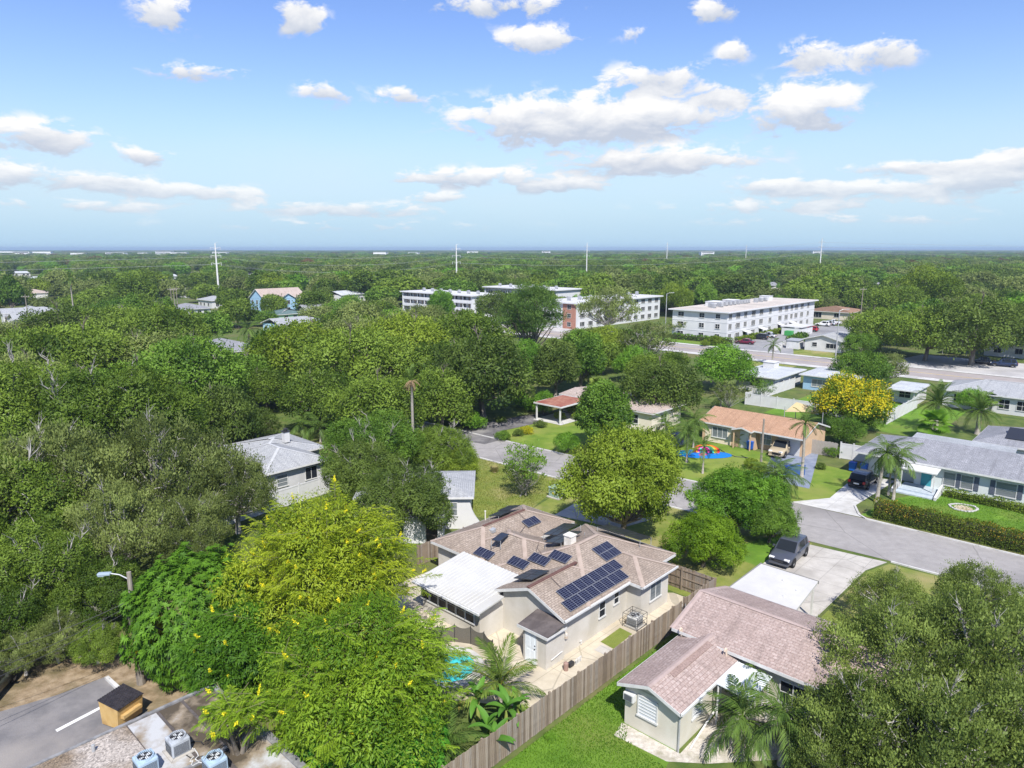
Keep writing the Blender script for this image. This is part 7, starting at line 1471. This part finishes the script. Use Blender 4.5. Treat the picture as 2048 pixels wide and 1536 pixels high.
# sight lines the photograph keeps open: nothing tall stands before these (photo rectangle, distance of what shows there)
OPEN = [((385, 672, 502, 712), 150), ((538, 628, 612, 662), 205), ((-60, 608, 95, 662), 255), ((395, 586, 436, 608), 280), ((330, 598, 402, 626), 262), ((504, 574, 550, 593), 265), ((822, 576, 992, 652), 228), ((1075, 578, 1320, 640), 205), ((1338, 592, 1632, 700), 178), ((1000, 662, 1125, 692), 190), ((555, 800, 645, 842), 105), ((1600, 655, 1700, 705), 165), ((1630, 600, 1700, 650), 235), ((0, 655, 110, 690), 235), ((630, 780, 700, 800), 115), ((1800, 715, 2048, 760), 130)]
def proj(x, y, z):
    d = y * _c + (CAM_H - z) * _s; return 1024 + F_PX * x / d, 768 + F_PX * ((CAM_H - z) * _c - y * _s) / d, d
def in_sight(x, y, R_, zc, rz_):
    px, py, d = proj(x, y, zc); r1, r2 = R_ * F_PX / d * .92, rz_ * F_PX / d * .95
    return any(y < D and a - r1 < px < c + r1 and b_ - r2 < py < e + r2 for (a, b_, c, e), D in OPEN)
rw = random.Random(21); WL = {'oak': 'dark oak crown in the continuous woods beyond the houses', 'olive': 'olive green oak crown in the woods beyond the houses', 'green': 'mid green leafy tree in the woods beyond the houses', 'bright': 'bright green tree standing out in the woods beyond the houses', 'tall': 'tall leafy tree rising from the woods beyond the houses'}
cnt = {k: 0 for k in WL}
far_pts = []
cell = 7.4
fskip = 0
for iy in range(int(60 / cell), int(700 / cell)):
    for ix in range(-60, 61):
        x = (ix + rw.uniform(.1, .9)) * cell; y = (iy + rw.uniform(.1, .9)) * cell
        if abs(x) > y * .80 + 14: continue
        u, v = x * CU + y * SU, -x * SU + y * CU; R_ = rw.uniform(3.8, 6.4)
        if blocked(u, v, R_): continue
        near_t = any((x - a) ** 2 + (y - b_) ** 2 < (.66 * (R_ + c_)) ** 2 for a, b_, c_ in TREES) if y < 330 else False
        if near_t: continue
        if in_sight(x, y, R_, .78 * R_, .62 * R_):
            R_ *= .5
            if in_sight(x, y, R_, .78 * R_, .62 * R_): continue
        q = rw.random()
        kd = 'oak' if q < .42 else 'olive' if q < .62 else 'green' if q < .84 else 'bright' if q < .93 else 'tall'
        if y > 270 or cnt[kd] >= 290:
            if rw.random() < .40: far_pts.append((x, y, R_ * rw.uniform(1.0, 2.1), rw.random()))
            continue
        cnt[kd] += 1
        plant({'oak': 'oak', 'olive': 'oak', 'green': 'oak', 'bright': 'broad', 'tall': 'tall'}[kd], 'M' if y < 125 else 'F', x, y, R_ * (.72 if kd == 'tall' else 1), WL[kd], 'tree', {'oak': 'dark oaks of the woods', 'olive': 'olive oaks of the woods', 'green': 'green trees of the woods', 'bright': 'bright trees of the woods', 'tall': 'tall trees of the woods'}[kd],
              m={'oak': LM_OAK, 'olive': LM_OLV, 'green': LM_GRN, 'bright': LM_BRT, 'tall': LM_GRN}[kd], zs=rw.uniform(.72, 1.35))
# roofs that glint between the far trees
rh = random.Random(4)
for (px, py) in ((20, 553), (38, 545), (72, 556), (60, 590), (100, 540), (18, 528), (45, 523), (128, 536), (160, 552), (60, 625), (330, 555), (345, 572), (300, 530), (395, 545), (620, 560), (505, 548), (690, 590), (560, 528), (640, 615), (1180, 545), (1560, 585), (1545, 572), (1265, 530), (1885, 590), (1745, 570)):
    b_ = G(px, py, 3.5); hd_ = rh.uniform(-.4, .4) + GRID
    if any(abs(b_.x - a) < 8 and abs(b_.y - c) < 8 for a, c, _ in TREES[:60]): continue
    hh = thing('distant_house', 'pale roofed house glimpsed between crowns of the far woods', 'house', (b_.x, b_.y, 0), hd_, 'houses glimpsed in the far woods')
    L_, D_, e_ = rh.uniform(12, 18), rh.uniform(8, 11), rh.uniform(3.0, 4.6); add_roof(hh, [(-L_ / 2, L_ / 2, -D_ / 2, D_ / 2, e_, .3, 'u', rh.choice('hg'), rh.choice('hg'))], rh.choice([SH_PALE, SH_WHITE, SH_WHITE, SH_GY, SH_TAN]), TRIM); add_walls(hh, [(-L_ / 2 + .4, L_ / 2 - .4, -D_ / 2 + .4, D_ / 2 - .4, e_)], WALLW)
    for q_ in (-.3, .1, .32): add_window(hh, '-v', -D_ / 2 + .4, L_ * q_, 1, 1.6, 1.4, 2, 1)
    OPEN.append(((px - 14, py - 6, px + 14, py + 6), b_.y - 5)); RECTS.append((0, 0, 0, 0))
far_pts = [p for p in far_pts if not in_sight(p[0], p[1], p[2] * .8, .7 * p[2], .5 * p[2]) and not blocked(p[0] * CU + p[1] * SU, -p[0] * SU + p[1] * CU, p[2])]
# the far mass
y = 700.0
while y < 7600:
    st = 11 * (1 + (y - 700) / 420); nx = int(y * .80 / st) + 1
    for ix in range(-nx, nx + 1):
        x = (ix + rw.uniform(0, 1)) * st; far_pts.append((x, y + rw.uniform(0, st), (6.4 + st * .14) * rw.uniform(.6, 1.5) if y < 2200 else st * .5 * rw.uniform(.8, 1.2), rw.random()))
    y += st
fcol = bpy.data.collections.new('distant_crowns')
for i, (m, s) in enumerate(((LM_OAK, 1), (LM_GRN, 2), (LM_OLV, 3), (LM_BRT, 4), (LM_DRK, 5), (LM_YGR, 6), (LM_RED, 7))):
    cm, L = crown('distant_crown', 300 + i, m, 6., 3.4, 5.2, nl=15, clumps=30, per=22, ll=.60, lw=.48, cs=.12, rad=(.24, .40), tone_sp=.3, ragged=.1); o = bpy.data.objects.new('distant_crown_%d' % i, cm); fcol.objects.link(o)
def far_mass(pts):
    me = bpy.data.meshes.new('distant_woods'); me.from_pydata([(p[0], p[1], 0) for p in pts], [], [])
    for nm, vals in (('sc', [p[2] / 6. for p in pts]), ('sz', [min(p[2] / 6., 1.15) * (.65 + .7 * ((p[3] * 37) % 1)) for p in pts]), ('rot', [p[3] * 60 for p in pts])):
        a = me.attributes.new(nm, 'FLOAT', 'POINT'); a.data.foreach_set('value', vals)
    idx = [0 if p[3] < .36 else 1 if p[3] < .50 else 2 if p[3] < .68 else 3 if p[3] < .72 else 4 if p[3] < .955 else 5 if p[3] < .995 else 6 for p in pts]
    a = me.attributes.new('idx', 'INT', 'POINT'); a.data.foreach_set('value', idx)
    ob = link('distant_woods', me); ob['kind'] = 'stuff'; ob['label'] = 'continuous green mass of distant woods reaching the horizon'; ob['category'] = 'woods'
    ng = bpy.data.node_groups.new('scatter_crowns', 'GeometryNodeTree'); ng.interface.new_socket('Geometry', in_out='INPUT', socket_type='NodeSocketGeometry'); ng.interface.new_socket('Geometry', in_out='OUTPUT', socket_type='NodeSocketGeometry')
    N = ng.nodes; L = ng.links; gi = N.new('NodeGroupInput'); go = N.new('NodeGroupOutput'); ip = N.new('GeometryNodeInstanceOnPoints'); ci = N.new('GeometryNodeCollectionInfo')
    ci.inputs['Collection'].default_value = fcol; ci.inputs['Separate Children'].default_value = True; ci.inputs['Reset Children'].default_value = True
    def at_(nm, ty):
        n_ = N.new('GeometryNodeInputNamedAttribute'); n_.data_type = ty; n_.inputs['Name'].default_value = nm; return n_.outputs['Attribute']
    L.new(gi.outputs[0], ip.inputs['Points']); L.new(ci.outputs[0], ip.inputs['Instance']); ip.inputs['Pick Instance'].default_value = True; L.new(at_('idx', 'INT'), ip.inputs['Instance Index'])
    cx = N.new('ShaderNodeCombineXYZ'); L.new(at_('rot', 'FLOAT'), cx.inputs[2]); L.new(cx.outputs[0], ip.inputs['Rotation']); sv_ = N.new('ShaderNodeCombineXYZ'); sa_ = at_('sc', 'FLOAT'); L.new(sa_, sv_.inputs[0]); L.new(sa_, sv_.inputs[1]); L.new(at_('sz', 'FLOAT'), sv_.inputs[2]); L.new(sv_.outputs[0], ip.inputs['Scale']); L.new(ip.outputs[0], go.inputs[0])
    md = ob.modifiers.new('scatter', 'NODES'); md.node_group = ng
far_mass(far_pts)
print('woods', cnt, 'far', len(far_pts), 'trees', len(TREES))
# ------------------------------------------------------------------ air
HZ_ON = True
if HZ_ON:
    q = MB(); q.box(-9400, -70, -1.2, 9400, 9400, 38); hz_o = q.mesh('haze', []) if False else None
    me = bpy.data.meshes.new('haze'); me.from_pydata(q.v, [], q.f); hm = bpy.data.materials.new('haze_air'); hm.use_nodes = True; N = hm.node_tree.nodes; N.clear()
    pv = N.new('ShaderNodeVolumePrincipled'); pv.inputs['Color'].default_value = (.52, .68, .90, 1); pv.inputs['Density'].default_value = .00017; pv.inputs['Anisotropy'].default_value = .1
    out = N.new('ShaderNodeOutputMaterial'); hm.node_tree.links.new(pv.outputs[0], out.inputs['Volume']); me.materials.append(hm)
    hz = link('haze', me); hz['kind'] = 'stuff'; hz['label'] = 'thin blue haze softening the distant woods'; hz['category'] = 'haze'

_seen = {o.data.name: len(o.data.loop_triangles) or sum(len(p.vertices) - 2 for p in o.data.polygons) for o in scn.objects if o.type == 'MESH'}
print('TRIS', sum(_seen.values()))
